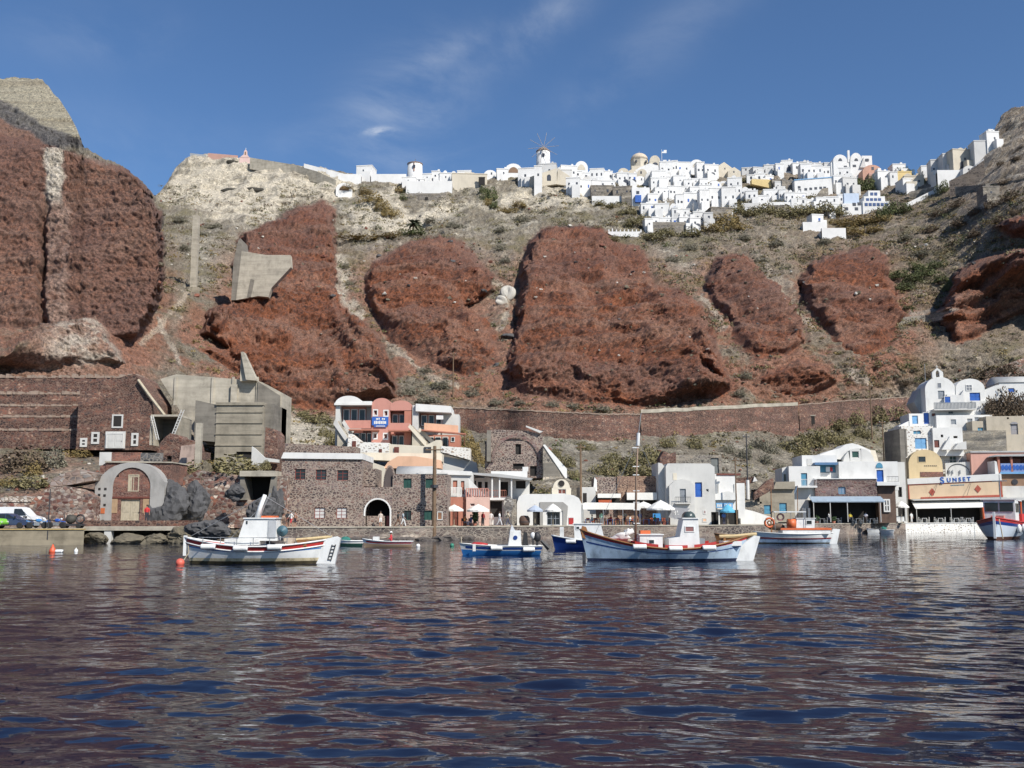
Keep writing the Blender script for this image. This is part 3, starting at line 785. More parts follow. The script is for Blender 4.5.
# ------------------------------------------------------------------ quays
def quay_Y(px): return float(np.interp(px, [-100, 0, 84, 200, 280, 400, 470, 600, 740, 800, 900, 1000, 1100], [98, 98, 99, 106, 112, 114, 119, 127, 133, 148, 162, 172, 180]))
QZ = 1.45
def quay(pxs_, mat, back, z=QZ, name="quay", label=None, edge=None, top=None):
    fr = [(at_z(p, 540, 0).x * 0 + (p - 512) / F * quay_Y(p) * 1.0 / (CA - SA * (384 - 535) / F), quay_Y(p)) for p in pxs_]
    bk = [(x * (Y_ + back) / Y_, Y_ + back) for x, Y_ in reversed(fr)]
    m = MB(); m.slab(fr + bk, -1.5, z)
    o = tag(m.build(name, mat, None), label, kind="structure")
    t = MB(); t.slab([(x, y - .06) for x, y in fr] + bk, z + .004, z + .12); t.build("paving", top or CONCL, o)
    if edge:
        e = MB()
        for (xa, ya), (xb, yb) in zip(fr[:-1], fr[1:]): e.slab([(xa, ya - .09), (xb, yb - .09), (xb, yb + .4), (xa, ya + .4)], z + .02, z + .135)
        e.build("edge_stripe", edge, o)
    return o
YEL = plain("worn_yellow_paint", (0.42, 0.30, 0.12), 0.7, 0.3, 2)
CONCQ = concrete("wet_quay_concrete", (0.26, 0.22, 0.155), 0.4)
quay([-140, 0, 84], CONCQ, 16, label="concrete landing quay with yellow edge", edge=YEL)
quay([276, 340, 400, 470], S_QUAY, 16, label="stone quay before the brown stone building", edge=CONCL)
quay([470, 540, 600, 680, 740, 762], S_QUAY, 18, label="stone quay before the taverns", edge=CONCL)
quay([762, 800, 850, 906], S_QUAY, 20, label="stone quay before the white houses", edge=CONCL)
quay([906, 960, 1000, 1100], S_WHT, 22, label="white painted stone quay wall on the right", edge=WHITE)
# low ledge of rough stones along the foot of the quay
m = MB(); rg = random.Random(4)
for i in range(150):
    px = rg.uniform(282, 470); Yq = quay_Y(px); p = at_z(px, 540, 0)
    x = (px - 512) / F * Yq * 1.01; r_ = rg.uniform(.25, .7)
    m.blob((x, Yq - rg.uniform(.1, 1.1), rg.uniform(-.2, .18)), (r_ * 1.3, r_, r_ * .6), i, 1)
ROCKD = plain("dark_sea_rock", (0.10, 0.085, 0.075), 0.85, 0.35, 2.5)
tag(m.build("shore_rubble", ROCKD), "rough stones along the foot of the quay", kind="stuff")

# ------------------------------------------------------------------ left bank
# pier slab on a white post over the dark gap
S = Site(140, 530, 104)
r = S.thing("pier", "pale concrete pier slab on a white post beside the landing quay", "pier")
MB().box(S.X(83), S.X(196), 0, 10, S.Z(530.5), S.Z(526.5)).build("deck", CONCL, r)
MB().box(S.X(104), S.X(111), .1, .8, -4, S.Z(530.6)).build("post", WHITE2, r)
MB().box(S.X(83), S.X(170), 6, 9.5, -4, S.Z(530.6)).build("back_wall", CONCD, r)
S = Site(140, 526, 106)
r = S.thing("rubble_wall", "low red rubble wall along the top of the pier", "wall")
m = MB(); m.box(S.X(76), S.X(196), 0, .7, S.Z(527), S.Z(520.5)); m.build("masonry", S_RED, r)
# arch-fronted boathouse
S = Site(128, 526, 110)
r = S.thing("boathouse", "red brick boathouse with a pale grey arch band round its cream double door", "boathouse")
hz = put(r, S, [('o', 126.5, 130, 475, 491.5), ('d', 119.5, 139, 499.5, 525, PALEW, BROWNW)])
frame_part(r, "window", S.X(126), S.X(137), S.Z(491.5), S.Z(474.5), -.03, PALEW, PALEW, (2, 1), .10, .1, "shutter")
m = MB(); m.shell(S.X(110), S.X(150), S.Z(526), S.Z(477), 0.0, 3.0, hz); m.box(S.X(110.2), S.X(150), .1, 3, -2, S.Z(526.2)); m.box(S.X(116), S.X(144), .04, 3, S.Z(477) + .01, S.Z(467)); m.build("door_wall", S_BRK, r)
m = MB(); m.box(S.X(110.5), S.X(116.5), -.05, .0, S.Z(513), S.Z(499)); m.box(S.X(142), S.X(148), -.05, 0, S.Z(513), S.Z(499)); m.build("shutter_panel", plain("tan_board", (.36, .24, .14), .8, .2, 3), r)
MB().box(S.X(110.2), S.X(149.8), -.09, .0, S.Z(498.4), S.Z(496.8)).build("lintel", BROWNW, r)
# arch ring widening to the feet
def arc(cx, cz, rx, rz, n=16): return [(cx + rx * math.cos(math.pi * k / n), cz + rz * math.sin(math.pi * k / n)) for k in range(n + 1)]
cx, zs = S.X(130), S.Z(487)
inn = arc(cx, zs, S.X(149) - cx, S.Z(467.5) - zs); out = arc(cx, S.Z(484), S.X(155.5) - cx, S.Z(463) - S.Z(484))
foot = S.Z(526)
m = MB()
outer = S.XZ([(163, 482), (160.5, 478.5), (157.5, 474), (153.5, 469.5), (148, 466), (142, 463.8), (136, 462.8), (130, 462.5), (124, 462.8), (118, 464), (112, 466), (107, 468.8), (102.5, 472.5), (99, 476.5), (96.5, 480), (95, 481.5), (93.5, 482.5)])
n_ = len(inn)
for i in range(n_ - 1): m.prism([inn[i], outer[i], outer[i + 1], inn[i + 1]], -.12, 1.5)
m.prism([(inn[0][0], foot), (S.X(163), foot), outer[0], inn[0]], -.12, 1.5)
m.prism([(S.X(93.5), foot), (inn[-1][0], foot), inn[-1], outer[-1]], -.12, 1.5)
m.build("arch_band", plain("grey_render", (.33, .315, .295), .85, .22, .6), r)
m = MB()  # brick shoulders behind the arch
m.prism([(S.X(97), S.Z(484)), (S.X(163), S.Z(484)), (S.X(164), S.Z(462)), (S.X(97), S.Z(461.5))], 1.6, 7)
m.prism([(S.X(90.5), S.Z(482)), (S.X(97), S.Z(484)), (S.X(97), S.Z(461.5)), (S.X(90.5), S.Z(466))], 1.7, 7)
m.build("shoulder_wall", S_BRK, r)
MB().prism([(S.X(96), S.Z(461.8)), (S.X(165), S.Z(462.3)), (S.X(165), S.Z(461)), (S.X(96), S.Z(460.3))], 1.4, 7).build("coping", CONCL, r)
m = MB(); m.box(S.X(97), S.X(127), 3, 3.5, S.Z(461), S.Z(450.6)); m.build("terrace_wall", S_BRK, r)
m = MB(); m.box(S.X(127), S.X(149), 3.02, 3.5, S.Z(461), S.Z(451.2)); m.build("terrace_panel", stone("dark_terrace_stone", [(.06, .06, .06), (.12, .115, .11)], (.2, .18, .16), 1.6), r)
MB().box(S.X(84.5), S.X(97), 3, 5, S.Z(464), S.Z(450.5)).build("end_wall", WHITE2, r)
for q, (a, b) in enumerate(((98, 521), (103, 521), (98, 489), (104, 489), (98, 495), (103.5, 495.5), (98.5, 501), (104, 505), (98, 508.5))):
    MB().box(S.X(a - 1.2), S.X(a + 1.2), -.15, -.11, S.Z(b + 1.2), S.Z(b - 1.2)).build("vent_hole", DARK, r)
MB().box(S.X(100.5), S.X(104.5), -.18, -.12, S.Z(513.5), S.Z(508)).build("meter_box", plain("orange_red_box", (.5, .14, .05), .5), r)

# terraced red wall with the ruined cave house
S = Site(75, 450, 139)
r = S.thing("terrace_wall", "tall banded red rubble terrace wall above the parked vehicles", "wall")
rows_ = [(373, 391), (391, 404), (404, 416), (416, 430), (430, 449)]
m = MB(); cp = MB()
for i, (a, b) in enumerate(rows_):
    xr = 138 - 3 * abs(i - 2) if i else 128
    m.box(S.X(-70), S.X(min(xr, 78) if i > 1 else xr), 4.4 - i * 1.1, 9, S.Z(b), S.Z(a))
    xa_ = -70
    while xa_ < (min(xr, 78) if i > 1 else xr) - 2:
        w_ = rg.uniform(1.5, 5); cp.box(S.X(xa_), S.X(min(xa_ + w_, xr)), 4.33 - i * 1.1 + rg.uniform(-.1, .1), 5.4 - i * 1.1, S.Z(a) - .1, S.Z(a) + rg.uniform(.03, .55 if i < 2 else .3)); xa_ += w_ * rg.choice((1, 1, 1.4))
m.build("masonry", S_RED, r); cp.build("coping", plain("pale_rubble_band", (.30, .225, .175), .9, .3, 2), r)
S = Site(113, 448, 137)
r = S.thing("cave_house", "ruined red rubble house with one black window over a whitewashed door", "house")
hz = put(r, S, [('o', 112, 120.5, 415.5, 427), ('o', 106, 113, 447, 448)])
m = MB(); m.shell(S.X(76), S.X(150), S.Z(450), S.Z(401), 0, 8, hz)
m.prism([(S.X(76.05), S.Z(401)), (S.X(150), S.Z(401))] + [(S.X(a), S.Z(b + rg.uniform(-.9, .9))) for a, b in ((146, 395), (142, 389), (138, 383), (134, 377), (130, 374.5), (122, 376), (114, 377.5), (106, 379), (98, 380), (90, 382), (83, 383))] + [(S.X(76.05), S.Z(384))], .3, 8)
m.build("wall", S_RED, r)
MB().box(S.X(105), S.X(125), -.1, .02, S.Z(448.5), S.Z(431.5)).build("whitewashed_surround", WHITE2, r)
door_part(r, S.X(107), S.X(123), S.Z(448.3), S.Z(434), -.26, WHITE2, WHITE, 2)
for a, b, c, d in ((91, 99, 432, 444), (131, 138, 433, 446), (80, 87, 438, 447)):
    frame_part(r, "window", S.X(a), S.X(b), S.Z(d), S.Z(c), -.12, WHITE2, DARK, (1, 2), .28, .14)
frame_part(r, "window_trim", S.X(110.7), S.X(121.8), S.Z(428), S.Z(414.5), -.1, WHITE2, DARK, (1, 1), .2, .12)
m = MB(); m.tube([(S.X(135), -.1, S.Z(380)), (S.X(146), -.2, S.Z(394)), (S.X(166), -.4, S.Z(418))], .22, 6); m.build("slope_coping", PALEW, r)
# concrete ramp hall
S = Site(196, 450, 133)
r = S.thing("concrete_ruin", "big stained concrete hopper ruin stepped against the red cliff", "ruin")
m = MB(); m.prism(S.XZ([(133, 370), (180, 440), (265, 440), (265, 385), (244, 374), (238, 372), (150, 365)]), 9, 15); m.build("back_wall", CONCL, r)
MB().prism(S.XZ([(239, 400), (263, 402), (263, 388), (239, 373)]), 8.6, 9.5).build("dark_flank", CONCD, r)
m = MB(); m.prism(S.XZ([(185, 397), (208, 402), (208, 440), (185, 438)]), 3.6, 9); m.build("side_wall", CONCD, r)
hz = put(r, S, [('o', 229, 246.5, 450, 457.5)])
m = MB(); m.shell(S.X(207), S.X(255), S.Z(470), S.Z(402.5), 3.5, 9, [(a, b, c, d) for a, b, c, d in hz]); m.build("front_block", CONC, r)
bpy_d = [c for c in r.children if c.name.startswith("dark_opening")][0]; bpy_d.location.y = 3.5
MB().box(S.X(206.4), S.X(255.6), 3.3, 12.4, S.Z(402.4), S.Z(399.5)).build("top_slab", CONC, r)
MB().box(S.X(255.05), S.X(265), 4.3, 12, S.Z(470), S.Z(400.5)).build("right_pier", CONCD, r)
for z in (410, 421, 432.5, 444): MB().box(S.X(206.7), S.X(255.02), 3.38, 3.5, S.Z(z), S.Z(z - .9)).build("cast_ledge", CONC, r)
m = MB(); m.prism(S.XZ([(220.5, 373), (232, 373), (222, 343), (220.5, 346)]), 8.2, 9); m.prism(S.XZ([(228, 372), (238.5, 373), (238.5, 371), (224, 342.5), (221.5, 343)]), 7.6, 9.05); m.build("buttress_fin", CONCL, r)
for a in (150, 190, 212, 238): MB().box(S.X(a - 1.2), S.X(a + 1.2), 8.8, 9.05, S.Z(398), S.Z(368)).build("rib", CONCL, r)
MB().box(S.X(210.5), S.X(217), 8.5, 9.1, S.Z(400), S.Z(376)).build("rib", CONCL, r)
# open loading bay with white braces
S = Site(165, 440, 128)
r = S.thing("loading_bay", "dark loading bay with a flat lintel and crossed white braces", "ruin")
m = MB(); m.box(S.X(150), S.X(178.5), 0, 5, S.Z(416.5), S.Z(414.5)); m.box(S.X(149.5), S.X(151.5), 0, 5, S.Z(445), S.Z(416.5)); m.build("frame", CONCL, r)
MB().box(S.X(151.5), S.X(178), 4, 5.2, S.Z(446), S.Z(416.5)).build("dark_back", CONCD, r)
m = MB(); m.prism([(S.X(168), S.Z(446)), (S.X(179), S.Z(446)), (S.X(179), S.Z(417)), (S.X(177.8), S.Z(417))], .3, 4); m.build("ramp_side", CONC, r)
m = MB()
def ladder(mm, a, b, w):
    a, b = Vector(a), Vector(b); o = Vector((w, 0, 0))
    mm.tube([a, b], .06, 5); mm.tube([a + o, b + o], .06, 5)
    for i in range(1, 10): mm.tube([a + (b - a) * i / 10, a + (b - a) * i / 10 + o], .04, 4)
ladder(m, (S.X(150.5), -.3, S.Z(416)), (S.X(158), -.5, S.Z(440)), .3); ladder(m, (S.X(181), -.3, S.Z(410)), (S.X(172), -.5, S.Z(437)), .35); m.build("brace", WHITE2, r)
S = Site(60, 527, 108)
r = S.thing("rubble_wall", "sloping red and white rubble bank behind the motorbikes", "wall")
MB().prism(S.XZ([(-60, 528), (92, 528), (92, 497), (78, 489), (62, 486), (46, 488), (36, 495), (30, 501), (0, 500), (-60, 500)]), 0, 4).build("masonry", S_RW, r)
MB().prism(S.XZ([(-60, 501), (30, 502), (30, 497.5), (20, 496), (0, 497), (-60, 497)]), -.1, 3).build("white_stones", stone("whitish_rubble", [(.45, .40, .34), (.30, .25, .21), (.50, .46, .40)], (.22, .16, .12), 2.0, .08), r)
MB().prism(S.XZ([(45, 487), (63, 485), (90, 480), (92, 474), (70, 469), (56, 474), (46, 479)]), .6, 4).build("pale_ledge", stone("pale_ledge_rubble", [(.36, .29, .24), (.25, .17, .13), (.45, .40, .34)], (.25, .18, .14), 1.2, .08), r)
# broken red tower
S = Site(175, 474, 122)
r = S.thing("ruined_tower", "crumbled red rubble tower with a tall dark doorway beside the boathouse", "ruin")
hz = put(r, S, [('o', 166, 171, 456, 471)])
m = MB(); m.wall(S.X(156), S.X(195), S.Z(480), S.Z(450), 0, hz)
m.quad((S.X(156), 0, S.Z(450)), (S.X(195), 0, S.Z(450)), (S.X(195), 6, S.Z(450)), (S.X(156), 6, S.Z(450))); m.quad((S.X(195), 0, S.Z(480)), (S.X(195), 6, S.Z(480)), (S.X(195), 6, S.Z(450)), (S.X(195), 0, S.Z(450)))
m.quad((S.X(156), 6, S.Z(480)), (S.X(156), 0, S.Z(480)), (S.X(156), 0, S.Z(450)), (S.X(156), 6, S.Z(450)))
m.prism(S.XZ([(156, 450), (195, 450), (193, 442), (186, 439), (181, 441), (176, 435), (168, 433), (163, 437), (158, 443)]), .2, 3.5)
m.build("wall", S_RED, r)
MB().prism(S.XZ([(178, 470), (193, 468), (194, 444), (180, 446)]), -.05, .0).build("plaster_patch", plain("pink_grey_plaster", (.40, .30, .25), .9, .35, .9), r)
# concrete post
S = Site(197, 472, 118)
r = S.thing("concrete_post", "tall square pale concrete post in front of the hopper ruin", "post")
MB().box(S.X(194), S.X(199.5), 0, .7, -1, S.Z(423)).build("shaft", CONCL, r); MB().box(S.X(193.3), S.X(200.2), -.08, .8, -1.2, S.Z(468)).build("base", CONC, r)
# lower stone bank with the bunker opening
S = Site(235, 524, 116)
r = S.thing("stone_bank", "rough red and white rubble bank below the dry shrubs", "wall")
m = MB()
m.prism(S.XZ([(160, 528), (285, 528), (285, 500), (243, 500), (243, 476), (196, 470), (176, 480), (165, 486)]), 0, 5)
m.prism(S.XZ([(273, 500), (285, 500), (285, 476), (273, 476)]), 0, 5); m.build("masonry", S_RW, r)
S = Site(258, 498, 115.6)
r = S.thing("bunker", "square dark bunker mouth under a thick concrete lintel beside the brown warehouse", "bunker")
m = MB(); m.box(S.X(240), S.X(276), -.5, 5, S.Z(476.5), S.Z(471)); m.build("lintel", CONCL, r)
m = MB(); m.prism(S.XZ([(243.2, 500), (272.8, 500), (272.8, 476.6), (243.2, 476.6)]), 3.0, 5.5); m.build("dark_back", DARK, r)
MB().prism(S.XZ([(240, 500), (247, 500), (244, 476.6), (240, 476.6)]), -.2, 3).build("jamb", CONCD, r); m = MB(); m.prism(S.XZ([(268, 500), (276, 500), (276, 476.6), (271, 476.6)]), -.2, 3); m.build("jamb", CONCD, r)
S = Site(268, 476, 121)
r = S.thing("brick_stub", "red brick pier stub right of the hopper ruin", "ruin")
m = MB(); m.prism(S.XZ([(263, 475), (277, 474), (276, 434), (272, 429), (264, 427)]), 0, 4); m.build("masonry", S_RED, r)
MB().prism(S.XZ([(253, 468), (256, 468), (268, 462), (280, 463), (280, 460), (266, 458), (256, 449), (253, 447)]), -1, -.4).build("white_edge", WHITE2, r)

# ------------------------------------------------------------------ brown warehouse with the archway
S = Site(340, 527, 118)
r = S.thing("stone_warehouse", "long brown stone warehouse with white coping and a white rimmed archway", "warehouse")
R1 = plain("dark_red_paint", (.20, .045, .035), .5, .2, 3)
sp = [('w', 293.5, 304, 468.8, 479.5, R1, GLASS, (2, 3)), ('w', 314.5, 325, 469.5, 480, R1, GLASS, (2, 3)), ('w', 336, 347, 470, 480.5, R1, GLASS, (2, 3)),
      ('w', 314, 324.5, 507.5, 518.5, R1, PANE_W, (2, 3)), ('w', 336, 346.5, 507.5, 518.5, R1, PANE_W, (2, 3))]
hz = put(r, S, sp)
m = MB(); m.shell(S.X(280), S.X(361), S.Z(528), S.Z(458.5), 0, 9, hz); m.build("wall", S_BRN, r)
m = MB(); m.prism([(S.X(279.5), S.Z(458.5)), (S.X(361.5), S.Z(459.4)), (S.X(361.5), S.Z(453.5)), (S.X(282), S.Z(452.5))], -.25, 9.2); m.build("roof_coping", WHITE, r)
# archway wing
ax0, ax1 = S.X(365), S.X(389.5); sprg = S.Z(512); rise = S.Z(499.5) - sprg
m = MB()
m.wall(S.X(361.02), S.X(392), S.Z(528), S.Z(487), .05, [(ax0, ax1, S.Z(528), S.Z(499.5))], .5)
pts = arc((ax0 + ax1) / 2, sprg, (ax1 - ax0) / 2, rise, 14)
half = [p for p in pts if p[0] >= (ax0 + ax1) / 2 - 1e-6]; other = [p for p in pts if p[0] <= (ax0 + ax1) / 2 + 1e-6]
zt = S.Z(499.5) + .01
m.prism(half + [((ax0 + ax1) / 2, zt), (ax1, zt)], .06, .55)
m.prism(other + [(ax0, zt), ((ax0 + ax1) / 2, zt)], .06, .55)
m.quad((S.X(361.02), .05, S.Z(487)), (S.X(392), .05, S.Z(487)), (S.X(392), 7, S.Z(486)), (S.X(361.02), 7, S.Z(486)))
m.box(S.X(361.1), S.X(373), 1.5, 7, S.Z(486), S.Z(468))
m.build("archway_wall", S_BRN, r)
m = MB(); ii = arc((ax0 + ax1) / 2, sprg, (ax1 - ax0) / 2, rise, 14); oo = arc((ax0 + ax1) / 2, sprg, (ax1 - ax0) / 2 + .18, rise + .18, 14)
for k in range(14): m.prism([ii[k], oo[k], oo[k + 1], ii[k + 1]], -.02, .3)
m.box(ax1, ax1 + .18, -.02, .3, S.Z(527), sprg); m.box(ax0 - .18, ax0, -.02, .3, S.Z(516), sprg); m.build("arch_rim", WHITE, r)
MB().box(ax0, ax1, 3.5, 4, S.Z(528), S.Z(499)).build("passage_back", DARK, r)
MB().box(ax0 + .1, S.X(384), .6, 1.0, S.Z(528), S.Z(516)).build("low_wall", S_BRN, r)
MB().box(S.X(385.5), S.X(389), .7, .85, S.Z(527), S.Z(516)).build("red_door", R1, r)
# right block of the warehouse with the vault
sp = [('w', 403, 411, 478.5, 488, GREENW, GREENW, (2, 1)), ('w', 425, 433, 478.5, 488, GREENW, GREENW, (2, 1)),
      ('w', 403.5, 411, 510.5, 520, GREENW, GLASS, (2, 1)), ('w', 424, 432, 510.5, 520, GREENW, GREENW, (2, 1))]
S = Site(416, 527, 118.2)
r = house(S, "stone_house", "brown stone house with green shutters under a pale vaulted roof", "house", (392, 447, 474, 528), 9, S_BRN, sp)
MB().box(S.X(425), S.X(447), -.06, .1, S.Z(474.2), S.Z(473)).build("cornice", WHITE2, r)
m = MB(); x0, x1 = S.X(394), S.X(432)
n_ = 12
prof = [(1.0 + 3.4 - 3.4 * math.cos(math.pi * k / n_), max(0.02, (S.Z(464.5) - S.Z(474)) * math.sin(math.pi * k / n_))) for k in range(n_ + 1)]
vs = [(x0, a, S.Z(474) + b) for a, b in prof] + [(x1, a, S.Z(474) + b) for a, b in prof]
m.add(vs, [(i, i + 1, i + n_ + 2, i + n_ + 1) for i in range(n_)] + [tuple(range(n_, -1, -1)), tuple(range(n_ + 1, 2 * n_ + 2))]); m.build("vaulted_roof", ROOFG, r, True)
m = MB(); m.vault(S.X(382), S.X(394.5), S.Z(488), S.Z(465) - S.Z(488), .4, 1.2, 14); m.build("arched_gable", S_BRN, r)
m = MB(); m.vault(S.X(383.2), S.X(393.5), S.Z(488), S.Z(467) - S.Z(488), .3, .41, 14); m.build("gable_dark_panel", plain("dark_brown_render", (.09, .07, .065), .9, .25, 1), r)  # darker brown panel set on the arched gable
frame_part(r, "poster_case", S.X(437), S.X(442.5), S.Z(520), S.Z(511.5), -.08, WHITE2, plain("brown_poster", (.25, .12, .06), .6, .4, 3), (1, 1), .1, .1, "poster")

# peach ramps and walls above the warehouse
S = Site(395, 478, 131)
r = S.thing("ramp", "peach and cream ramp walls stepping down behind the vaulted stone house", "ramp")
m = MB(); m.prism(S.XZ([(361, 490), (388, 490), (391, 478), (383, 466), (371, 462), (362, 455), (361, 460)]), 0, 3); m.build("lower_wall", CREAM, r)
m = MB(); m.prism(S.XZ([(383, 468), (440, 468), (440, 460), (415, 456), (397, 456), (387, 462)]), .5, 5); m.build("peach_wall", PEACH, r)
m = MB(); m.prism(S.XZ([(357, 458), (440, 462), (440, 452), (357, 451)]), 3, 7); m.build("upper_wall", CREAM, r)
m = MB(); m.prism(S.XZ([(369, 489), (378, 489), (371, 480)]), -.3, 0); m.build("red_tile_edge", TERRA, r)
S = Site(307, 455, 139)
r = S.thing("stone_terrace", "low brown stone terrace wall above the white warehouse coping", "wall")
m = MB(); m.prism(S.XZ([(262, 462), (357, 462), (357, 447), (300, 444), (278, 443), (262, 447)]), 0, 3); m.build("masonry", S_BRN, r)

# ------------------------------------------------------------------ pink hotel on the slope
S = Site(400, 446, 147)
r = S.thing("pink_hotel", "two storey pink hotel with twin vaults, white wings and a blue sign", "hotel")
BR = BROWNW
def veranda(x0, x1, zt, zb, y, n, wallm, fm=WHITE):
    """recessed glass doors behind a veranda"""
    a, b = S.X(x0), S.X(x1)
    MB().box(a, b, y + 1.6, y + 1.9, S.Z(zb), S.Z(zt)).build("veranda_wall", wallm, r)
    w = (b - a) / n
    for i in range(n): frame_part(r, "glass_door", a + w * i + .12 * w, a + w * (i + 1) - .08 * w, S.Z(zb) + .05, S.Z(zt) - (S.Z(zt) - S.Z(zb)) * .14, y + 1.45, fm, GLASS, (1, 1), .1, .14)
# left white wing
veranda(340, 364, 406, 422, 0, 3, PINK)
m = MB(); m.box(S.X(335), S.X(339.5), -.05, 7, S.Z(446), S.Z(405)); m.box(S.X(339.5), S.X(372), 2, 7, S.Z(446), S.Z(405)); m.build("left_wing", WHITE2, r)
m = MB(); m.vault(S.X(334.5), S.X(362), S.Z(404.5), S.Z(396) - S.Z(404.5), -.4, 7, 14); m.box(S.X(334), S.X(371.5), -.5, 7.05, S.Z(405.4), S.Z(403.2)); m.box(S.X(362.1), S.X(371.5), -.45, 7, S.Z(403.3), S.Z(401.5)); m.build("left_roof", WHITE, r)
MB().box(S.X(345), S.X(372), -.1, .15, S.Z(428.5), S.Z(420.3)).build("balcony_wall", PINK, r)
# centre twin vaults
sp = [('w', 373.5, 376.5, 410.5, 415, WHITE, BR, (1, 1)), ('w', 384, 387, 411, 416, WHITE, BR, (1, 1)), ('w', 373.5, 376.5, 433.5, 438.5, WHITE, BR, (1, 1)), ('w', 384, 387, 434, 438.5, WHITE, BR, (1, 1))]
hz = put(r, S, sp)
m = MB(); m.shell(S.X(371.2), S.X(389.5), S.Z(447), S.Z(405), -.1, 7, [h for h in hz]); m.vault(S.X(371.2), S.X(390.8), S.Z(405.05), S.Z(398) - S.Z(405), -.1, 7, 14)
m.vault(S.X(390.9), S.X(410.5), S.Z(405.05), S.Z(400.5) - S.Z(405), -.15, 7, 14); m.box(S.X(389.6), S.X(411), -.15, 7, S.Z(410.5), S.Z(405.1)); m.box(S.X(389.6), S.X(412), 1.9, 7, S.Z(446), S.Z(410.5)); m.build("centre_wall", PINK, r)
for a, c in ((372.3, 409.3), (382.8, 409.8), (372.3, 432.3), (382.8, 432.8)):
    MB().wall(S.X(a), S.X(a + 5.4), S.Z(c + 7.2), S.Z(c), -.13, [(S.X(a + 1.1), S.X(a + 4.3), S.Z(c + 5.8), S.Z(c + 1.2))], .03).build("window_surround", WHITE, r)
veranda(390, 404, 412, 423, 0, 2, PINK)
MB().box(S.X(387.9), S.X(410), -.12, .12, S.Z(430), S.Z(423)).build("balcony_wall", PINK, r)
MB().box(S.X(404), S.X(411), -.1, 1.6, S.Z(446), S.Z(411)).build("side_pier", TERRA, r)
veranda(390, 410, 433, 446, 0, 3, BR)
veranda(352, 371, 430, 446, 0, 3, BR)
for a, b, c in ((350, 379.5, 430), (389, 417, 431)):
    m = MB(); m.prism([(S.X(a), S.Z(c + 1)), (S.X(b), S.Z(c + 1)), (S.X(b), S.Z(c)), (S.X(a), S.Z(c))], -1.6, 0.0); m.build("pergola_roof", TERRA, r)
# right white wing
veranda(419, 441, 412, 425, .3, 3, TERRA)
m = MB(); m.box(S.X(412), S.X(418), 0, 7, S.Z(450), S.Z(405)); m.box(S.X(418), S.X(452), 2.3, 7, S.Z(450), S.Z(410)); m.build("right_wing", WHITE2, r)
m = MB(); m.prism(S.XZ([(415.5, 411.5), (451, 413), (451, 406.5), (415.5, 404)]), -.5, 7); m.build("right_roof", WHITE, r)
MB().prism(S.XZ([(424, 432), (458, 434), (458, 425.5), (424, 423)]), -.2, .1).build("balcony_wall", PEACH, r)
MB().box(S.X(441), S.X(458), 2, 6, S.Z(450), S.Z(413)).build("end_room", WHITE2, r)
veranda(426, 448, 434, 447, .2, 3, TERRA)
frame_part(r, "window", S.X(450), S.X(454), S.Z(441), S.Z(436), 1.75, WHITE, GLASS, (1, 1), .08)
MB().box(S.X(448), S.X(459), 1.85, 6, S.Z(449), S.Z(434)).build("end_wall", TERRA, r)
m = MB(); m.prism(S.XZ([(422, 431.5), (466, 435.3), (466, 434.2), (422, 430.4)]), -1.8, 0.0); m.build("pergola_roof", TERRA, r)
MB().tube([(S.X(465), -1.7, S.Z(446)), (S.X(465), -1.7, S.Z(435))], .05, 6).build("pergola_post", BR, r)
# stairs
def stair_wall(pts, mat, y0, y1, nm="stair_wall"):
    m_ = MB(); m_.prism(S.XZ(pts), y0, y1); m_.build(nm, mat, r)
stair_wall([(337, 420), (351, 441), (351, 447), (335, 425)], WHITE2, -1.8, -1.5); stair_wall([(344, 420), (358, 441), (358, 447), (342, 423)], WHITE2, -.5, -.2)
stair_wall([(411, 425), (427, 443), (427, 448), (409, 428)], CREAM, -1.8, -1.5); stair_wall([(420, 428), (434, 441), (434, 446), (418, 431)], CREAM, -.5, -.2)
for (xa, za, xb, zb) in ((339, 422, 354, 444), (413, 427, 430, 446)):
    m = MB()
    for i in range(14):
        m.box(S.X(xa + (xb - xa) * i / 14), S.X(xa + (xb - xa) * (i + 1) / 14), -1.5, -.5, S.Z(452), S.Z(za + (zb - za) * i / 14))
    m.build("staircase", CONCL, r)
# sign
sg = MB(); sg.box(S.X(371.8), S.X(388.2), -.32, -.2, S.Z(425.5), S.Z(417)); sg.box(S.X(374), S.X(386.5), -.31, -.21, S.Z(427.3), S.Z(425.6)); sg = sg.build("sign_board", plain("sign_blue", (.03, .12, .42), .5, .1, 2), r)
lt = MB()
for q, (a, b, c, d) in enumerate(((376, 378, 418.3, 420), (378.5, 379.6, 418, 419.8), (381.8, 383, 418.2, 419.9), (383.4, 384.8, 418.4, 420), (374, 375.2, 421.2, 424.2), (375.6, 377, 421, 424.2), (377.4, 378.6, 421.4, 424), (379, 380.4, 421, 424.2), (380.8, 382, 421.3, 424.1), (382.4, 383.6, 421, 424.2), (384, 386, 421.4, 424), (376, 385, 425.9, 426.6))):
    lt.box(S.X(a), S.X(b), -.345, -.32, S.Z(d), S.Z(c))
lt.build("lettering", WHITE, sg)
MB().box(S.X(436), S.X(443), -.12, -.02, S.Z(419.5), S.Z(415)).build("notice_board", WHITE, r)
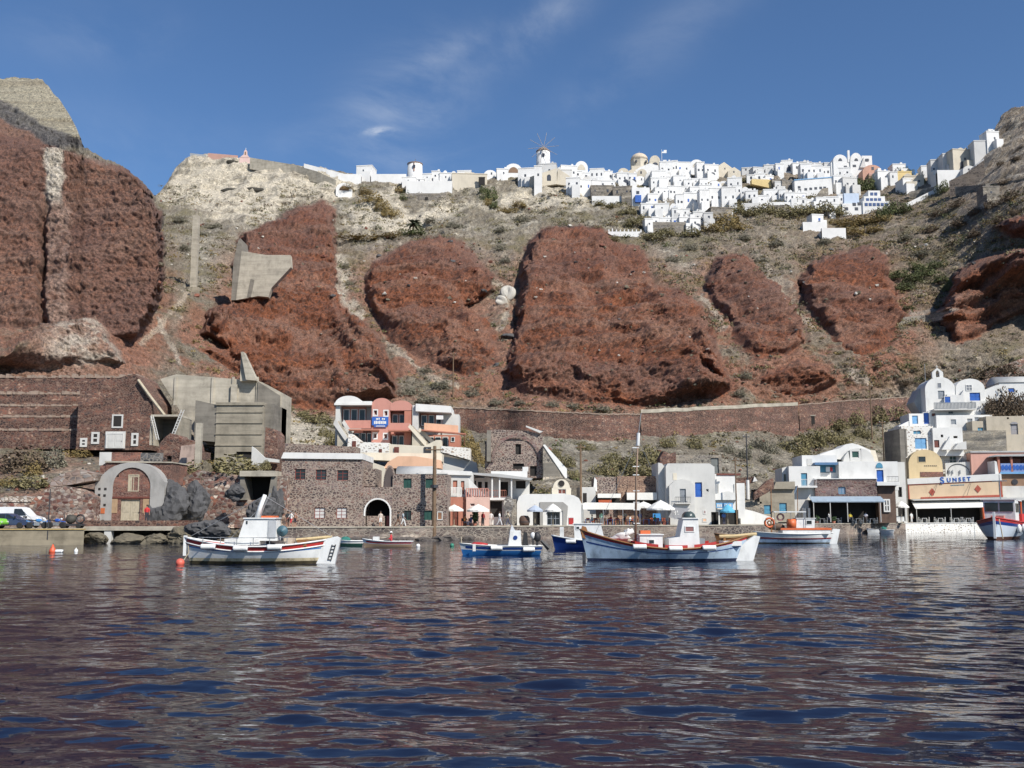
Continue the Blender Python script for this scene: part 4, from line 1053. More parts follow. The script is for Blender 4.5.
# lower white stone terrace
S = Site(390, 456, 144)
r = S.thing("hotel_terrace", "white pointed stone terrace wall under the pink hotel", "wall")
MB().prism(S.XZ([(347, 452), (389, 457), (389, 443), (362, 442), (352, 434), (348, 434)]), 0, 4).build("stone_wall", S_WHT, r); m = MB(); m.prism(S.XZ([(441, 452), (470, 460), (470, 448), (441, 446)]), 0, 4); m.build("stone_wall", S_WHT, r)
m = MB(); m.prism(S.XZ([(389, 457), (441, 457), (441, 440), (436, 440), (424, 446), (389, 444)]), .1, 4); m.build("cream_wall", CREAM, r)
MB().box(S.X(424), S.X(431), -.05, .1, S.Z(455), S.Z(447)).build("dark_gate", IRON, r)
for a, b, c, d in ((352, 356, 441, 449), (379, 382, 449, 455), (394, 399, 447, 455)): door_part(r, S.X(a), S.X(b), S.Z(d), S.Z(c), -.12, BR)
m = MB(); m.prism(S.XZ([(436, 470), (478, 474), (476, 462), (470, 460), (436, 455)]), 1, 5); m.build("lower_wall", WHITE2, r)

# ------------------------------------------------------------------ pink and white houses at the wooden pole
S = Site(460, 527, 124)
r = S.thing("pink_house", "white and pink house with three tall brown doors over a balustrade", "house")
house(S, "", "", "", (436, 472, 474, 500), 8, WHITE2, [('d', 444.5, 448, 479.5, 493, TERRA), ('d', 451.8, 456.4, 480, 493, TERRA), ('d', 460, 463.6, 480.5, 494, TERRA)], None, root=r, wall="upper_wall", y=1.5)
MB().prism(S.XZ([(434, 474), (471, 475), (471, 471), (434, 469)]), 1.2, 9.6).build("roof", WHITE, r)
house(S, "", "", "", (447, 466, 497, 528), 8, TERRA, [('d', 452, 458, 509, 526, BROWNW)], None, root=r, wall="lower_wall", y=.6)
house(S, "", "", "", (466, 489, 497, 528), 8, PINK2, [('w', 470, 474.5, 503.5, 506.5, WHITE, BROWNW, (1, 1))], None, root=r, wall="side_wall", y=.1)
rail(r, S.X(444), S.X(461), S.Z(496.5), .65, WHITE, 1.1, 12, "balustrade", .12); rail(r, S.X(466), S.X(488), S.Z(496.8), .25, PINK, 1.0, 9, "balustrade", .14)
MB().prism(S.XZ([(468, 478), (486, 496), (470, 496)]), .3, .6).build("stair_wall", WHITE, r)
# grey terrace house with shed roof
S = Site(495, 524, 128)
r = S.thing("veranda_house", "grey house with a sloping veranda roof and an arched dark doorway", "house")
hz = put(r, S, [('o', 471, 475, 480, 488), ('o', 477, 481, 481, 491), ('o', 484, 487, 481, 491), ('o', 499, 508, 481, 496), ('o', 516, 526, 480, 488)], 3)
m = MB(); m.shell(S.X(468), S.X(530), S.Z(500), S.Z(477), 3, 6, hz); m.build("wall", WHITE2, r)
m = MB(); m.prism(S.XZ([(468, 474), (530, 480), (533, 478.3), (500, 473.8), (468, 472.3)]), .3, 6); m.build("veranda_roof", ROOFG, r)
m = MB()
for a in (492, 499.5, 511.5): m.box(S.X(a - .7), S.X(a + .7), .6, .85, S.Z(500), S.Z(477.5))
m.build("column", WHITE, r)
rail(r, S.X(489), S.X(506), S.Z(497.5), .7, TERRA, .9, 10); MB().box(S.X(488), S.X(507), .4, 3, S.Z(500), S.Z(497.6)).build("balcony_slab", WHITE, r)
hz = put(r, S, [('o', 489.5, 502, 501, 517)], 1)
m = MB(); m.shell(S.X(487), S.X(506), S.Z(526), S.Z(500.05), 1, 6, hz); m.build("lower_wall", WHITE, r)
m = MB(); m.box(S.X(490), S.X(528), 5, 10, S.Z(476.5), S.Z(469.5)); m.box(S.X(523), S.X(529), 5, 7, S.Z(469.5), S.Z(465)); m.build("roof_room", WHITE, r)
S = Site(511, 524, 127)
r = S.thing("rock_stack", "weathered grey rock stack leaning beside the white vaulted boathouse", "rock")
MB().prism(S.XZ([(504, 526), (512.5, 526), (511, 517), (512, 509), (514, 503), (511, 497), (508, 495), (504.5, 499), (503, 506), (505, 512), (503.5, 519)]), .1, 1.6).build("rock", stone("grey_rock", [(.30, .28, .25), (.16, .15, .14), (.40, .38, .34)], (.12, .11, .10), 1.6, .06), r)
MB().box(S.X(511.5), S.X(516.5), .3, 4, S.Z(526), S.Z(499)).build("stone_side", S_GRY, r)

# purple stone vaulted house above
S = Site(512, 474, 140)
r = S.thing("vaulted_house", "purple stone house with a round vaulted front and one tall dark window", "house")
hz = put(r, S, [('o', 515.5, 521, 444, 454.5), ('o', 513, 524, 463.5, 469), ('o', 530, 536.5, 466, 476)])
m = MB(); m.shell(S.X(485), S.X(543), S.Z(478), S.Z(441), 0, 9, hz)
m.prism(S.XZ([(490, 441), (543, 441), (543, 434), (528, 431), (495, 429), (490, 430)]), .4, 8.6)
m.build("wall", S_BRN, r)
m = MB(); a0 = S.XZ([(489.5, 469)])[0]
full = arc(S.X(516), S.Z(462), S.X(541) - S.X(516), S.Z(434.5) - S.Z(462), 18); inner = arc(S.X(516), S.Z(462), S.X(538.5) - S.X(516), S.Z(437.5) - S.Z(462), 18)
for k in range(18): m.prism([inner[k], full[k], full[k + 1], inner[k + 1]], -.18, .0)
m.build("arch_band", S_PUR, r)
MB().box(S.X(487), S.X(491), -1.5, 0.3, S.Z(462), S.Z(431)).build("left_pier", CONCD, r)
MB().prism(S.XZ([(540, 433), (526, 427), (526, 425.5), (543, 431.5)]), -.1, .4).build("coping", WHITE2, r)
S = Site(553, 474, 139)
r = S.thing("wing_wall", "sloping grey wing wall with a white top right of the purple house", "wall")
MB().prism(S.XZ([(543, 480), (565, 478), (565, 470), (544, 446), (543, 446)]), 0, .8).build("masonry", S_GRY, r)
MB().prism(S.XZ([(565, 478), (567, 478), (567, 469), (545, 444.5), (543, 445)]), -.15, .95).build("coping", WHITE, r)
m = MB(); m.box(S.X(543.5), S.X(560), -.05, 0, S.Z(476), S.Z(463)); m.build("dark_panel", CONCD, r)

# white vaulted boathouse on the quay
S = Site(549, 525, 128.5)
r = S.thing("white_boathouse", "white barrel vaulted boathouse with a grey shopfront behind two parasols", "boathouse")
hz = put(r, S, [('o', 533, 540, 510, 525), ('w', 547, 560, 512, 525, plain("grey_door_paint", (.25, .27, .30), .5), GLASS, (3, 2))])
m = MB(); m.wall(S.X(517), S.X(581.5), S.Z(526), S.Z(503), 0, hz)
m.prism(S.XZ([(517, 503), (581.5, 503), (579, 498), (574, 495.3), (566, 494), (525, 494), (519, 496.5)]), 0, 8)
for sx in (517, 581.5): m.quad((S.X(sx), 0, S.Z(526)), (S.X(sx), 8, S.Z(526)), (S.X(sx), 8, S.Z(503)), (S.X(sx), 0, S.Z(503)))
m.build("wall", WHITE, r)
m = MB(); m.prism(S.XZ([(540, 526), (543, 526), (543, 511), (563, 511), (563, 526), (566.5, 526), (568, 506), (563, 502), (540, 502)]), -.12, 0.0); m.build("shopfront", plain("grey_shopfront", (.30, .29, .27), .8, .12, .8), r)
m = MB(); m.vault(S.X(547), S.X(560), S.Z(513), S.Z(509) - S.Z(513), -.16, -.11, 10); m.build("fanlight", GLASS, r)
S = Site(561, 494, 134)
r = S.thing("gabled_chapel", "small round topped cream gable with a dark oculus above the white boathouse", "chapel")
hz = put(r, S, [('w', 558, 566, 489, 494, WHITE, BROWNW, (2, 1))])
m = MB(); m.wall(S.X(552), S.X(571), S.Z(497), S.Z(488), 0, hz); m.vault(S.X(553), S.X(570), S.Z(488.1), S.Z(479) - S.Z(488), 0, 5, 14); m.box(S.X(552.1), S.X(570.9), .4, 5, S.Z(497), S.Z(488.2)); m.build("wall", CREAM, r)
m = MB(); m.lathe([(.42, 0), (.42, .12)], seg=12); o = m.build("oculus", DARK, r); o.rotation_euler = (R(90), 0, 0); o.location = (S.X(561.5), -.005, S.Z(483.5))

# tavern row behind the canopy
S = Site(625, 500, 140)
r = S.thing("stone_tavern", "brown stone tavern back building with a round gable over white awnings", "tavern")
hz = put(r, S, [('o', 583, 587, 493, 503)])
m = MB(); m.shell(S.X(580), S.X(596), S.Z(526), S.Z(487), .3, 7, [(a, b, c, d) for a, b, c, d in hz]); m.build("left_wall", WHITE2, r)
m = MB(); m.shell(S.X(596), S.X(618), S.Z(526), S.Z(477), .8, 7); m.build("stone_wall", S_BRN, r)
m = MB(); m.shell(S.X(618.05), S.X(660), S.Z(526), S.Z(476), .6, 7)
m.vault(S.X(627), S.X(651), S.Z(493), S.Z(482) - S.Z(493), .3, .7, 12); m.build("peach_stone_wall", stone("peach_stone", [(.26, .15, .10), (.20, .12, .09), (.31, .19, .13)], (.34, .23, .16), 2.6), r)
MB().prism(S.XZ([(594, 488), (597.5, 492), (597.5, 480), (595, 477)]), .5, .8).build("white_buttress", WHITE, r)
m = MB()
for a, b, c, d in ((597, 620, 494.5, 498), (626, 656, 493.5, 500)): m.prism([(S.X(a), S.Z(d)), (S.X(b), S.Z(d)), (S.X(b), S.Z(c)), (S.X(a), S.Z(c))], -1.2, -.9); m.prism([(S.X(a), S.Z(c)), (S.X(b), S.Z(c)), (S.X(b), S.Z(c - .7)), (S.X(a), S.Z(c - .7))], -1.2, .7)
m.build("awning", CLOTHW, r)
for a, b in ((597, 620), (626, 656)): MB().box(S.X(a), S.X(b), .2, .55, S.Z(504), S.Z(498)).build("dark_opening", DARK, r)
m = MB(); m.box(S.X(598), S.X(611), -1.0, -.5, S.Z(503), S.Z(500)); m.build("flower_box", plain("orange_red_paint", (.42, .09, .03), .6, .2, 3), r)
MB().box(S.X(582), S.X(668), 1.0, 2, S.Z(527), S.Z(503)).build("dining_room_shade", DARK, r)  # dark block painted as the deep shade under the canopy
S = Site(612, 525, 131)
r = S.thing("tavern_canopy", "long white flat canopy shading the waterside tavern tables", "canopy")
m = MB(); m.prism(S.XZ([(582, 504.5), (641, 504.5), (641, 503.2), (586, 502.4)]), .2, 6); m.build("roof_sheet", CLOTHW, r)
m = MB(); m.box(S.X(583), S.X(641), -.02, .1, S.Z(509.5), S.Z(504.3)); m.build("front_valance", CLOTHW, r)
for a in (583.5, 603.5, 623, 640): MB().tube([(S.X(a), .05, S.Z(526)), (S.X(a), .05, S.Z(505))], .05, 6).build("post", STEEL, r)
MB().box(S.X(582), S.X(582.8), .1, 6, S.Z(526), S.Z(504.6)).build("side_screen", plain("clear_grey_sheet", (.35, .37, .38), .3), r)
S = Site(679, 516, 132)
r = S.thing("wind_screen", "grey canvas wind screen with a white emblem at the end of the tavern", "screen")
m = MB(); m.prism(S.XZ([(668, 517), (680, 520), (690, 508.5), (668, 507)]), 0, .06); m.build("canvas", plain("grey_canvas", (.30, .30, .31), .8, .1, 2), r)
m = MB()
for a, b, c, d in ((675, 511, 676, 515), (677, 510.5, 678, 512.5), (677.5, 514, 679, 514.6), (674, 512, 675, 512.6)): m.box(S.X(a), S.X(c), -.03, -.005, S.Z(d), S.Z(b))
m.build("emblem", WHITE, r)

# white house with the blue door
S = Site(688, 526, 137)
r = S.thing("white_house", "tall white house with a bright blue upper door and an iron balcony", "house")
hz = put(r, S, [('d', 696, 703, 482.3, 497, BLUE, WHITE2), ('w', 707, 709.5, 489, 491.8, WHITE2, IRON, (1, 1)), ('o', 711.5, 719, 512, 525)])
m = MB(); m.shell(S.X(667), S.X(716), S.Z(527), S.Z(466.5), 0, 9, hz); m.prism(S.XZ([(667, 466.5), (715.5, 466.5), (712, 464), (711, 463.4), (669, 463.4)]), .03, 9); m.build("wall", WHITE2, r)
hz = put(r, S, [('d', 679.5, 685.5, 489, 502, STEEL)], -.9)
m = MB(); m.wall(S.X(669), S.X(694), S.Z(527), S.Z(486), -.9, hz); m.prism(S.XZ([(669, 486), (694, 486), (690, 481), (682, 479), (674, 481.5)]), -.9, 0)
m.quad((S.X(694), -.9, S.Z(527)), (S.X(694), 0, S.Z(527)), (S.X(694), 0, S.Z(486)), (S.X(694), -.9, S.Z(486))); m.quad((S.X(669), 0, S.Z(527)), (S.X(669), -.9, S.Z(527)), (S.X(669), -.9, S.Z(486)), (S.X(669), 0, S.Z(486))); m.build("front_bay", WHITE2, r)
rail(r, S.X(674), S.X(689.5), S.Z(503), -1.4, IRON, .75, 9); MB().box(S.X(674), S.X(689.5), -1.45, -.9, S.Z(504), S.Z(503.1)).build("balcony_slab", WHITE2, r)
MB().box(S.X(674), S.X(677.8), -.04, .0, S.Z(480), S.Z(473)).build("blind_niche", CREAM, r)
frame_part(r, "board", S.X(703.5), S.X(706.5), S.Z(514), S.Z(510), -.06, WHITE, R1, (1, 2), .1, .06); frame_part(r, "board", S.X(702.5), S.X(707), S.Z(522), S.Z(518), -.06, WHITE2, PEACH, (1, 1), .1, .06)
m = MB(); m.vault(S.X(683), S.X(696), S.Z(521), S.Z(515) - S.Z(521), -1.0, -.9, 10); m.build("arched_opening", DARK, r)
MB().prism(S.XZ([(660, 527), (667, 527), (667, 466), (665, 463), (661, 462)]), 1.5, 8).build("side_wall", WHITE2, r)
S = Site(728, 526, 138.5)
r = house(S, "white_annex", "low white annex with a brown roof edge beside the stone stairs", "house", (716.2, 737, 474, 527), 8, WHITE, [('o', 720, 739, 510, 525)])
house(S, "", "", "", (737.05, 746.5, 483, 500), 6, WHITE, (), None, root=r, wall="side_room", y=.4)
MB().box(S.X(718), S.X(742), -.1, 8, S.Z(475.4), S.Z(473.4)).build("roof_edge", BROWNW, r)
for a in (719, 735): MB().box(S.X(a), S.X(a + .9), -.12, .0, S.Z(500), S.Z(484)).build("pilaster", WHITE2, r)
MB().prism(S.XZ([(712, 500), (737, 500), (737, 494), (728, 491), (712, 495)]), -.7, 0).build("sloping_canopy", WHITE, r)
sb = MB().box(S.X(715.5), S.X(732), -.85, -.72, S.Z(508), S.Z(503)).build("shop_sign", SKYB, r)
m = MB()
for k, (a, b) in enumerate(((716.5, 717.7), (718.2, 719.2), (719.7, 721), (723, 723.8), (724.8, 726), (726.6, 728), (728.5, 730.5))): m.box(S.X(a), S.X(b), -.88, -.85, S.Z(507), S.Z(504.2 + .3 * (k % 2)))
m.build("lettering", WHITE, sb)
S = Site(707, 474, 150)
r = S.thing("stone_hut", "roofless grey stone hut with a slate coloured door above the white house", "hut")
hz = put(r, S, [('d', 711, 719, 458, 473, plain("slate_door", (.16, .17, .16), .6), S_RED)])
m = MB(); m.shell(S.X(676), S.X(722), S.Z(478), S.Z(455), 0, 5, hz); m.build("wall", S_GRY, r)
m = MB(); m.prism(S.XZ([(660, 472), (676, 472), (676, 452), (670, 454), (664, 451), (660, 458)]), -.3, 3); m.build("red_ruin_wall", S_RED, r)
# ------------------------------------------------------------------ stone stairs and the blue door bunker
S = Site(755, 512, 146)
r = S.thing("stone_stairs", "broad grey stone stairway climbing between red rubble walls beside a white pole", "stairs")
m = MB()
for i in range(12):
    t0, t1 = i / 12, (i + 1) / 12
    xa, xb = 741 + 10 * t0, 766 + 5 * t0
    m.box(S.X(xa), S.X(xb), 1 + 8 * t0, 12, -1, S.Z(509 - 22 * t1))
m.build("steps", S_GRY, r)
MB().prism(S.XZ([(755, 500), (775, 489), (775, 478), (768, 481), (755, 493)]), .2, 1).build("red_wall", S_RED, r)
MB().prism(S.XZ([(743, 487), (772, 480), (770, 474.5), (743, 476.5)]), 9, 10).build("upper_red_wall", S_RED, r)
MB().prism(S.XZ([(738, 525), (770, 525), (771, 518), (752, 511.5), (738, 508)]), -1.6, -.4).build("white_wall", WHITE, r)
MB().prism(S.XZ([(768, 480), (773, 479), (770, 474)]), 8.6, 9.2).build("white_cap", WHITE, r)
S = Site(782, 512, 149)
r = S.thing("boat_shed", "low grey cave shed with faded blue doors left of the white terrace house", "shed")
hz = put(r, S, [('d', 764, 771, 505, 514, TEAL), ('d', 779.5, 787, 503, 513, TEAL)])
m = MB(); m.wall(S.X(760), S.X(795), S.Z(522), S.Z(489), 0, hz); m.prism(S.XZ([(773, 489), (795, 489), (795, 481.5), (776, 482)]), -.5, 6); m.quad((S.X(760), 0, S.Z(489)), (S.X(795), 0, S.Z(489)), (S.X(795), 6, S.Z(489)), (S.X(760), 6, S.Z(489)))
m.quad((S.X(795), 0, S.Z(522)), (S.X(795), 6, S.Z(522)), (S.X(795), 6, S.Z(489)), (S.X(795), 0, S.Z(489))); m.build("wall", CONC, r)

# ------------------------------------------------------------------ white terrace house and its tavern
S = Site(840, 521, 156, R(-5))
r = S.thing("terrace_house", "sprawling white terrace house with blue doors above a stone fronted tavern", "house")
hz = put(r, S, [('d', 805, 811, 472.7, 485.8, TEAL, WHITE)], 1.0)
m = MB(); m.shell(S.X(793), S.X(824), S.Z(500), S.Z(465.7), 1.0, 9, hz); m.prism([(S.X(788), S.Z(490)), (S.X(793), S.Z(490)), (S.X(793), S.Z(465.7)), (S.X(788), S.Z(467))], 2.5, 9); m.build("left_room", WHITE, r)
hz = put(r, S, [('w', 789, 792, 473, 481, WHITE2, GLASS, (1, 1))], 2.3)
MB().box(S.X(799), S.X(818.5), -.6, 1.0, S.Z(487.6), S.Z(486)).build("balcony_slab", WHITE, r)
rail(r, S.X(799), S.X(818), S.Z(486), -.5, WHITE, 1.0, 14)
m = MB(); m.tube([(S.X(799), -.6, S.Z(486)), (S.X(787), -.8, S.Z(510))], .13, 6); m.build("stair_rail", plain("blue_grey_metal", (.14, .20, .28), .5, .1, 3), r)
hz = put(r, S, [('o', 824, 842.5, 464, 471.8)], 3)
m = MB(); m.shell(S.X(809), S.X(844), S.Z(490), S.Z(454), 3.0, 8, hz); m.build("upper_room", WHITE, r)
bw = MB(); bw.box(S.X(824.2), S.X(842.3), 3.12, 3.2, S.Z(471.6), S.Z(464.2)); bw.build("blue_recess", TEAL, r)
MB().box(S.X(820), S.X(842.4), 1.6, 3.2, S.Z(464.2), S.Z(461.8)).build("blue_canopy", plain("slate_blue", (.09, .18, .32), .6, .1, 2), r)
m = MB(); m.box(S.X(832), S.X(836), 2.6, 2.66, S.Z(471), S.Z(466)); m.build("hanging_towel", WHITE, r); MB().box(S.X(836.1), S.X(838.6), 2.6, 2.66, S.Z(470.5), S.Z(466.6)).build("hanging_cloth", plain("red_cloth", (.45, .05, .05), .8), r)
MB().box(S.X(814), S.X(819), 2.93, 2.99, S.Z(464.5), S.Z(457.5)).build("blank_door", WHITE2, r)
# roof hump and vault gable
m = MB(); m.prism(S.XZ([(826, 455), (884, 461), (882, 448), (870, 442.5), (864, 440.8), (857, 442), (851, 446), (842, 448), (832, 452)]), 5.5, 11); m.build("roof_hump", WHITE, r)
hz = put(r, S, [('w', 861, 868, 449.7, 456.3, WHITE2, GREENW, (1, 1))], 4.2)
m = MB(); gx0, gx1 = S.X(852), S.X(883.5)
m.wall(S.X(859), S.X(870), S.Z(461.4), S.Z(449), 4.2, hz)
ga_ = arc((gx0 + gx1) / 2, S.Z(461.4), (gx1 - gx0) / 2, S.Z(446.5) - S.Z(461.4), 18)
m.prism([p for p in ga_ if p[0] >= S.X(870)] + [(S.X(870), S.Z(461.4))], 4.2, 5.45); m.prism([(S.X(859), S.Z(461.4))] + [p for p in ga_ if p[0] <= S.X(859)], 4.2, 5.45)
top = [p for p in ga_ if S.X(859) < p[0] < S.X(870)]
m.prism([(S.X(859), S.Z(449.05)), (S.X(870), S.Z(449.05))] + top, 4.2, 5.45); m.build("vault_gable", WHITE2, r)
MB().prism(S.XZ([(868, 461), (896, 461), (893, 447), (882, 446), (872, 443)]), 9, 13).build("beige_back", CREAM, r)
# long white wall with the blue door
hz = put(r, S, [('d', 881, 887.8, 469.5, 481.4, BLUE, WHITE)], 2)
m = MB(); m.shell(S.X(844), S.X(902), S.Z(490), S.Z(461), 2.0, 9, hz); m.build("long_wall", WHITE, r)
m = MB(); m.vault(S.X(880.6), S.X(887.4), S.Z(467.3), S.Z(462.2) - S.Z(467.3), 1.9, 2.0, 10); m.build("fanlight", TEAL, r)
MB().box(S.X(878), S.X(900), .2, 2.0, S.Z(485.5), S.Z(482)).build("landing", WHITE, r)
rail(r, S.X(888), S.X(899), S.Z(482), .3, IRON, .8, 8)
# stone band, awning, tavern front
hz = put(r, S, [('w', 840.3, 847.3, 487, 494, TEAL, plain("grey_blue_pane", (.18, .24, .32), .4), (2, 1))], .4)
m = MB(); m.shell(S.X(817.5), S.X(878), S.Z(498), S.Z(479), .4, 8, hz); m.build("stone_band", S_PUR, r)
MB().box(S.X(817), S.X(878.5), .25, 8.3, S.Z(479), S.Z(478.2)).build("band_coping", WHITE, r)
m = MB(); m.prism([(S.X(811), S.Z(502.5)), (S.X(881), S.Z(502.5)), (S.X(880), S.Z(501.6)), (S.X(812), S.Z(501.6))], -2.2, -2.0)
x0, x1 = S.X(811), S.X(881); z0, z1 = S.Z(501.8), S.Z(496.3)
m.add([(x0, -2.2, z0), (x1, -2.2, z0), (x1, .38, z1), (x0, .38, z1), (x0, -2.2, z0 - .08), (x1, -2.2, z0 - .08), (x1, .38, z1 - .08), (x0, .38, z1 - .08)], [(0, 1, 2, 3), (7, 6, 5, 4), (0, 4, 5, 1), (1, 5, 6, 2), (3, 7, 4, 0), (2, 6, 7, 3)])
m.build("awning", PALEB, r)
for a in (812, 828, 844.5, 876): MB().tube([(S.X(a), -2.1, S.Z(522)), (S.X(a), -2.1, S.Z(502))], .07, 6).build("awning_post", WHITE2, r)
MB().box(S.X(816), S.X(880), 3, 3.4, S.Z(523), S.Z(497)).build("tavern_back", DARK, r)  # near-black back sheet painted as the shade under the awning
m = MB(); m.box(S.X(795), S.X(811), .8, 7, S.Z(523), S.Z(488)); m.build("left_base", WHITE2, r)
for a, b in ((804, 807), (809, 811)): MB().box(S.X(a), S.X(b), -.2, .8, S.Z(523), S.Z(508)).build("white_pier", WHITE, r)
MB().box(S.X(880.2), S.X(897), 1.2, 7, S.Z(523), S.Z(485.6)).build("brown_base", plain("dark_brown_plaster", (.12, .075, .055), .85, .25, 1), r)
frame_part(r, "window", S.X(884.6), S.X(891), S.Z(512), S.Z(499), .95, WHITE, GLASS, (2, 2), .22, .2)
S = Site(900, 490, 163)
r = S.thing("lane_house", "narrow shaded white house wall in the lane left of the yellow vault", "house")
hz = put(r, S, [('o', 898, 902, 487, 497), ('o', 897, 904, 505, 521)])
m = MB(); m.shell(S.X(893), S.X(906), S.Z(523), S.Z(462), 0, 7, hz); m.build("wall", WHITE2, r)
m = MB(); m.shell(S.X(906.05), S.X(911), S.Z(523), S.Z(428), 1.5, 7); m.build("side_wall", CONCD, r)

# ------------------------------------------------------------------ the orange restaurant with blue lettering
S = Site(955, 521, 171, R(-9))
r = S.thing("orange_restaurant", "orange fronted restaurant with a white sign parapet and red diamonds", "restaurant")
RB = plain("brick_red_paint", (.36, .075, .045), .6, .12, 2)
m = MB(); m.prism(S.XZ([(913, 499), (1001, 497), (1000, 480), (912.5, 484)]), 0, 7); m.build("wall", OCHRE, r)
par = MB().prism(S.XZ([(912, 484.2), (1000.5, 480.6), (1000.3, 473.8), (911.8, 478.6)]), -.15, 7.1).build("sign_parapet", WHITE, r)
m = MB()
m.prism(S.XZ([(912.6, 485.2), (1000, 481.4), (1000, 480.7), (912.6, 484.3)]), -.06, .0); m.prism(S.XZ([(924, 498.8), (1001, 497), (1001, 494.8), (924, 497.2)]), -.06, 0); m.prism(S.XZ([(998, 497), (1000.6, 497), (1000, 481), (998, 481)]), -.07, -.005); m.prism(S.XZ([(912.6, 499), (913.6, 499), (913.4, 485), (912.6, 485)]), -.07, -.005)
m.build("red_border", RB, r)
for a, b in ((935, 492), (978, 489)): MB().prism(S.XZ([(a, b + 4), (a + 3.1, b), (a, b - 4), (a - 3.1, b)]), -.08, 0).build("red_diamond", RB, r)
m = MB(); m.prism(S.XZ([(916, 500.6), (1003, 499.2), (1002, 497.3), (913, 499.3)]), -1.2, .2); m.build("eaves", WHITE2, r)
for a, b, c, d in ((934.5, 496, 940.5, 483), (966, 496, 972, 482)): MB().tube([(S.X(a), -.9, S.Z(b)), (S.X(c), -.2, S.Z(d))], .035, 5).build("stay_rod", IRON, r)
def lettering(text, size, ext, mat, parent, loc, rot, space=1.2, off=.012):
    cu = bpy.data.curves.new("lettering", 'FONT'); cu.body = text; cu.size = size; cu.extrude = ext; cu.space_character = space; cu.offset = off
    tmp = bpy.data.objects.new("lettering", cu); col.objects.link(tmp)
    bpy.context.view_layer.update()
    me = bpy.data.meshes.new_from_object(tmp.evaluated_get(bpy.context.evaluated_depsgraph_get()))
    bpy.data.objects.remove(tmp); me.materials.clear(); me.materials.append(mat)
    o = bpy.data.objects.new("lettering", me); col.objects.link(o); o.parent = parent; o.location = loc; o.rotation_euler = rot
    return o
lettering("S", 1.5, .03, BLUE, par, (S.X(943), -.19, S.Z(483.4)), (R(90), R(-4), 0), 1.3, .03)
lettering("UNSET", .95, .03, BLUE, par, (S.X(949.3), -.19, S.Z(482.0)), (R(90), R(-3.0), 0), 1.5, .02)
m = MB()
for k in range(9): m.box(S.X(953 + k * 1.45), S.X(953.9 + k * 1.45), -.06, .0, S.Z(485.7 - k * .06), S.Z(484.9 - k * .06))
m.build("small_lettering", TEAL, r)
aw = MB(); x0, x1 = S.X(915), S.X(981)
aw.add([(x0, -2.6, S.Z(508.4)), (x1, -2.6, S.Z(507)), (x1, -.1, S.Z(500.5)), (x0, -.1, S.Z(501.6)), (x0, -2.6, S.Z(508.9)), (x1, -2.6, S.Z(507.5)), (x1, -.1, S.Z(501)), (x0, -.1, S.Z(502.1))], [(0, 1, 2, 3), (7, 6, 5, 4), (0, 4, 5, 1), (1, 5, 6, 2), (3, 7, 4, 0)]); aw.build("awning", CLOTHW, r)
for a in (916, 948, 980): MB().tube([(S.X(a), -2.5, S.Z(523)), (S.X(a), -2.5, S.Z(507))], .06, 6).build("awning_post", WHITE2, r)
MB().box(S.X(914), S.X(1002), 2.2, 2.6, S.Z(523), S.Z(499)).build("dining_back", DARK, r)  # near-black back sheet stands in for shade behind the tables
MB().box(S.X(982), S.X(1003), .3, 2.2, S.Z(524), S.Z(499.3)).build("shopfront", S_BRN, r)
# vaults over the restaurant
S = Site(927, 478, 176, R(-6))
r = S.thing("yellow_vault_house", "yellow ochre vaulted house front with one dark window and a brick panel", "house")
frame_part(r, "window", S.X(919), S.X(927), S.Z(462.5), S.Z(456), -.06, YELLOW, GLASS, (1, 1), .1, .08)
m = MB(); m.vault(S.X(910), S.X(942.5), S.Z(464), S.Z(449.6) - S.Z(464), 0, 8, 18); m.box(S.X(910), S.X(942.5), 0, 8, S.Z(486), S.Z(464.02)); m.build("wall", YELLOW, r)
MB().box(S.X(920.7), S.X(942.4), -.07, 0, S.Z(477), S.Z(472)).build("brick_panel", S_BRK, r)
m = MB()
for k in range(7): m.box(S.X(925 + k * 1.8), S.X(926 + k * 1.8), -.05, 0, S.Z(466.3), S.Z(465.4))
m.build("lettering", IRON, r)
S = Site(955, 470, 178, R(-6))
r = S.thing("white_vault_house", "white vaulted house front with a dark double door above the arched grey terrace", "house")
frame_part(r, "door", S.X(949.8), S.X(957), S.Z(463.5), S.Z(453), -.08, WHITE2, GREENW, (2, 3), .12, .1)
m = MB(); m.vault(S.X(941), S.X(968), S.Z(462), S.Z(447.6) - S.Z(462), 0, 8, 18); m.box(S.X(941), S.X(968), 0, 8, S.Z(480), S.Z(462.02)); m.build("wall", WHITE, r)
rail(r, S.X(943), S.X(968), S.Z(464), -1.4, IRON, .55, 14)
m = MB(); m.prism(S.XZ([(943, 480), (994, 480), (993, 461), (943, 463.5)]), -1.7, -1.5); m.build("terrace_wall", WHITE2, r)
for cxp, ry in ((955, 9.5), (978, 9)):
    m = MB(); pts = arc(S.X(cxp), S.Z(474), S.X(cxp + 10.5) - S.X(cxp), S.Z(474 - ry) - S.Z(474), 16)
    m.tube([(a, -1.75, b) for a, b in pts], .07, 5); m.build("painted_arch", IRON, r)
m = MB()
for a in (946, 949, 956, 964): m.box(S.X(a), S.X(a + .8), -1.95, -1.8, S.Z(474.5), S.Z(470.5))
m.build("terrace_post", STEEL, r)
S = Site(996, 465, 172, R(-8))
r = S.thing("salmon_house", "salmon pink house with a grey roofed loggia and an ornamental blue balustrade", "house")
MB().box(S.X(978), S.X(1040), 3, 9, S.Z(475), S.Z(451.5)).build("salmon_wall", plain("salmon_plaster", (.58, .32, .25), .8, .1, .7), r)
MB().box(S.X(977.5), S.X(1041), 2.8, 9.1, S.Z(451.5), S.Z(450)).build("roof_edge", ROOFG, r)
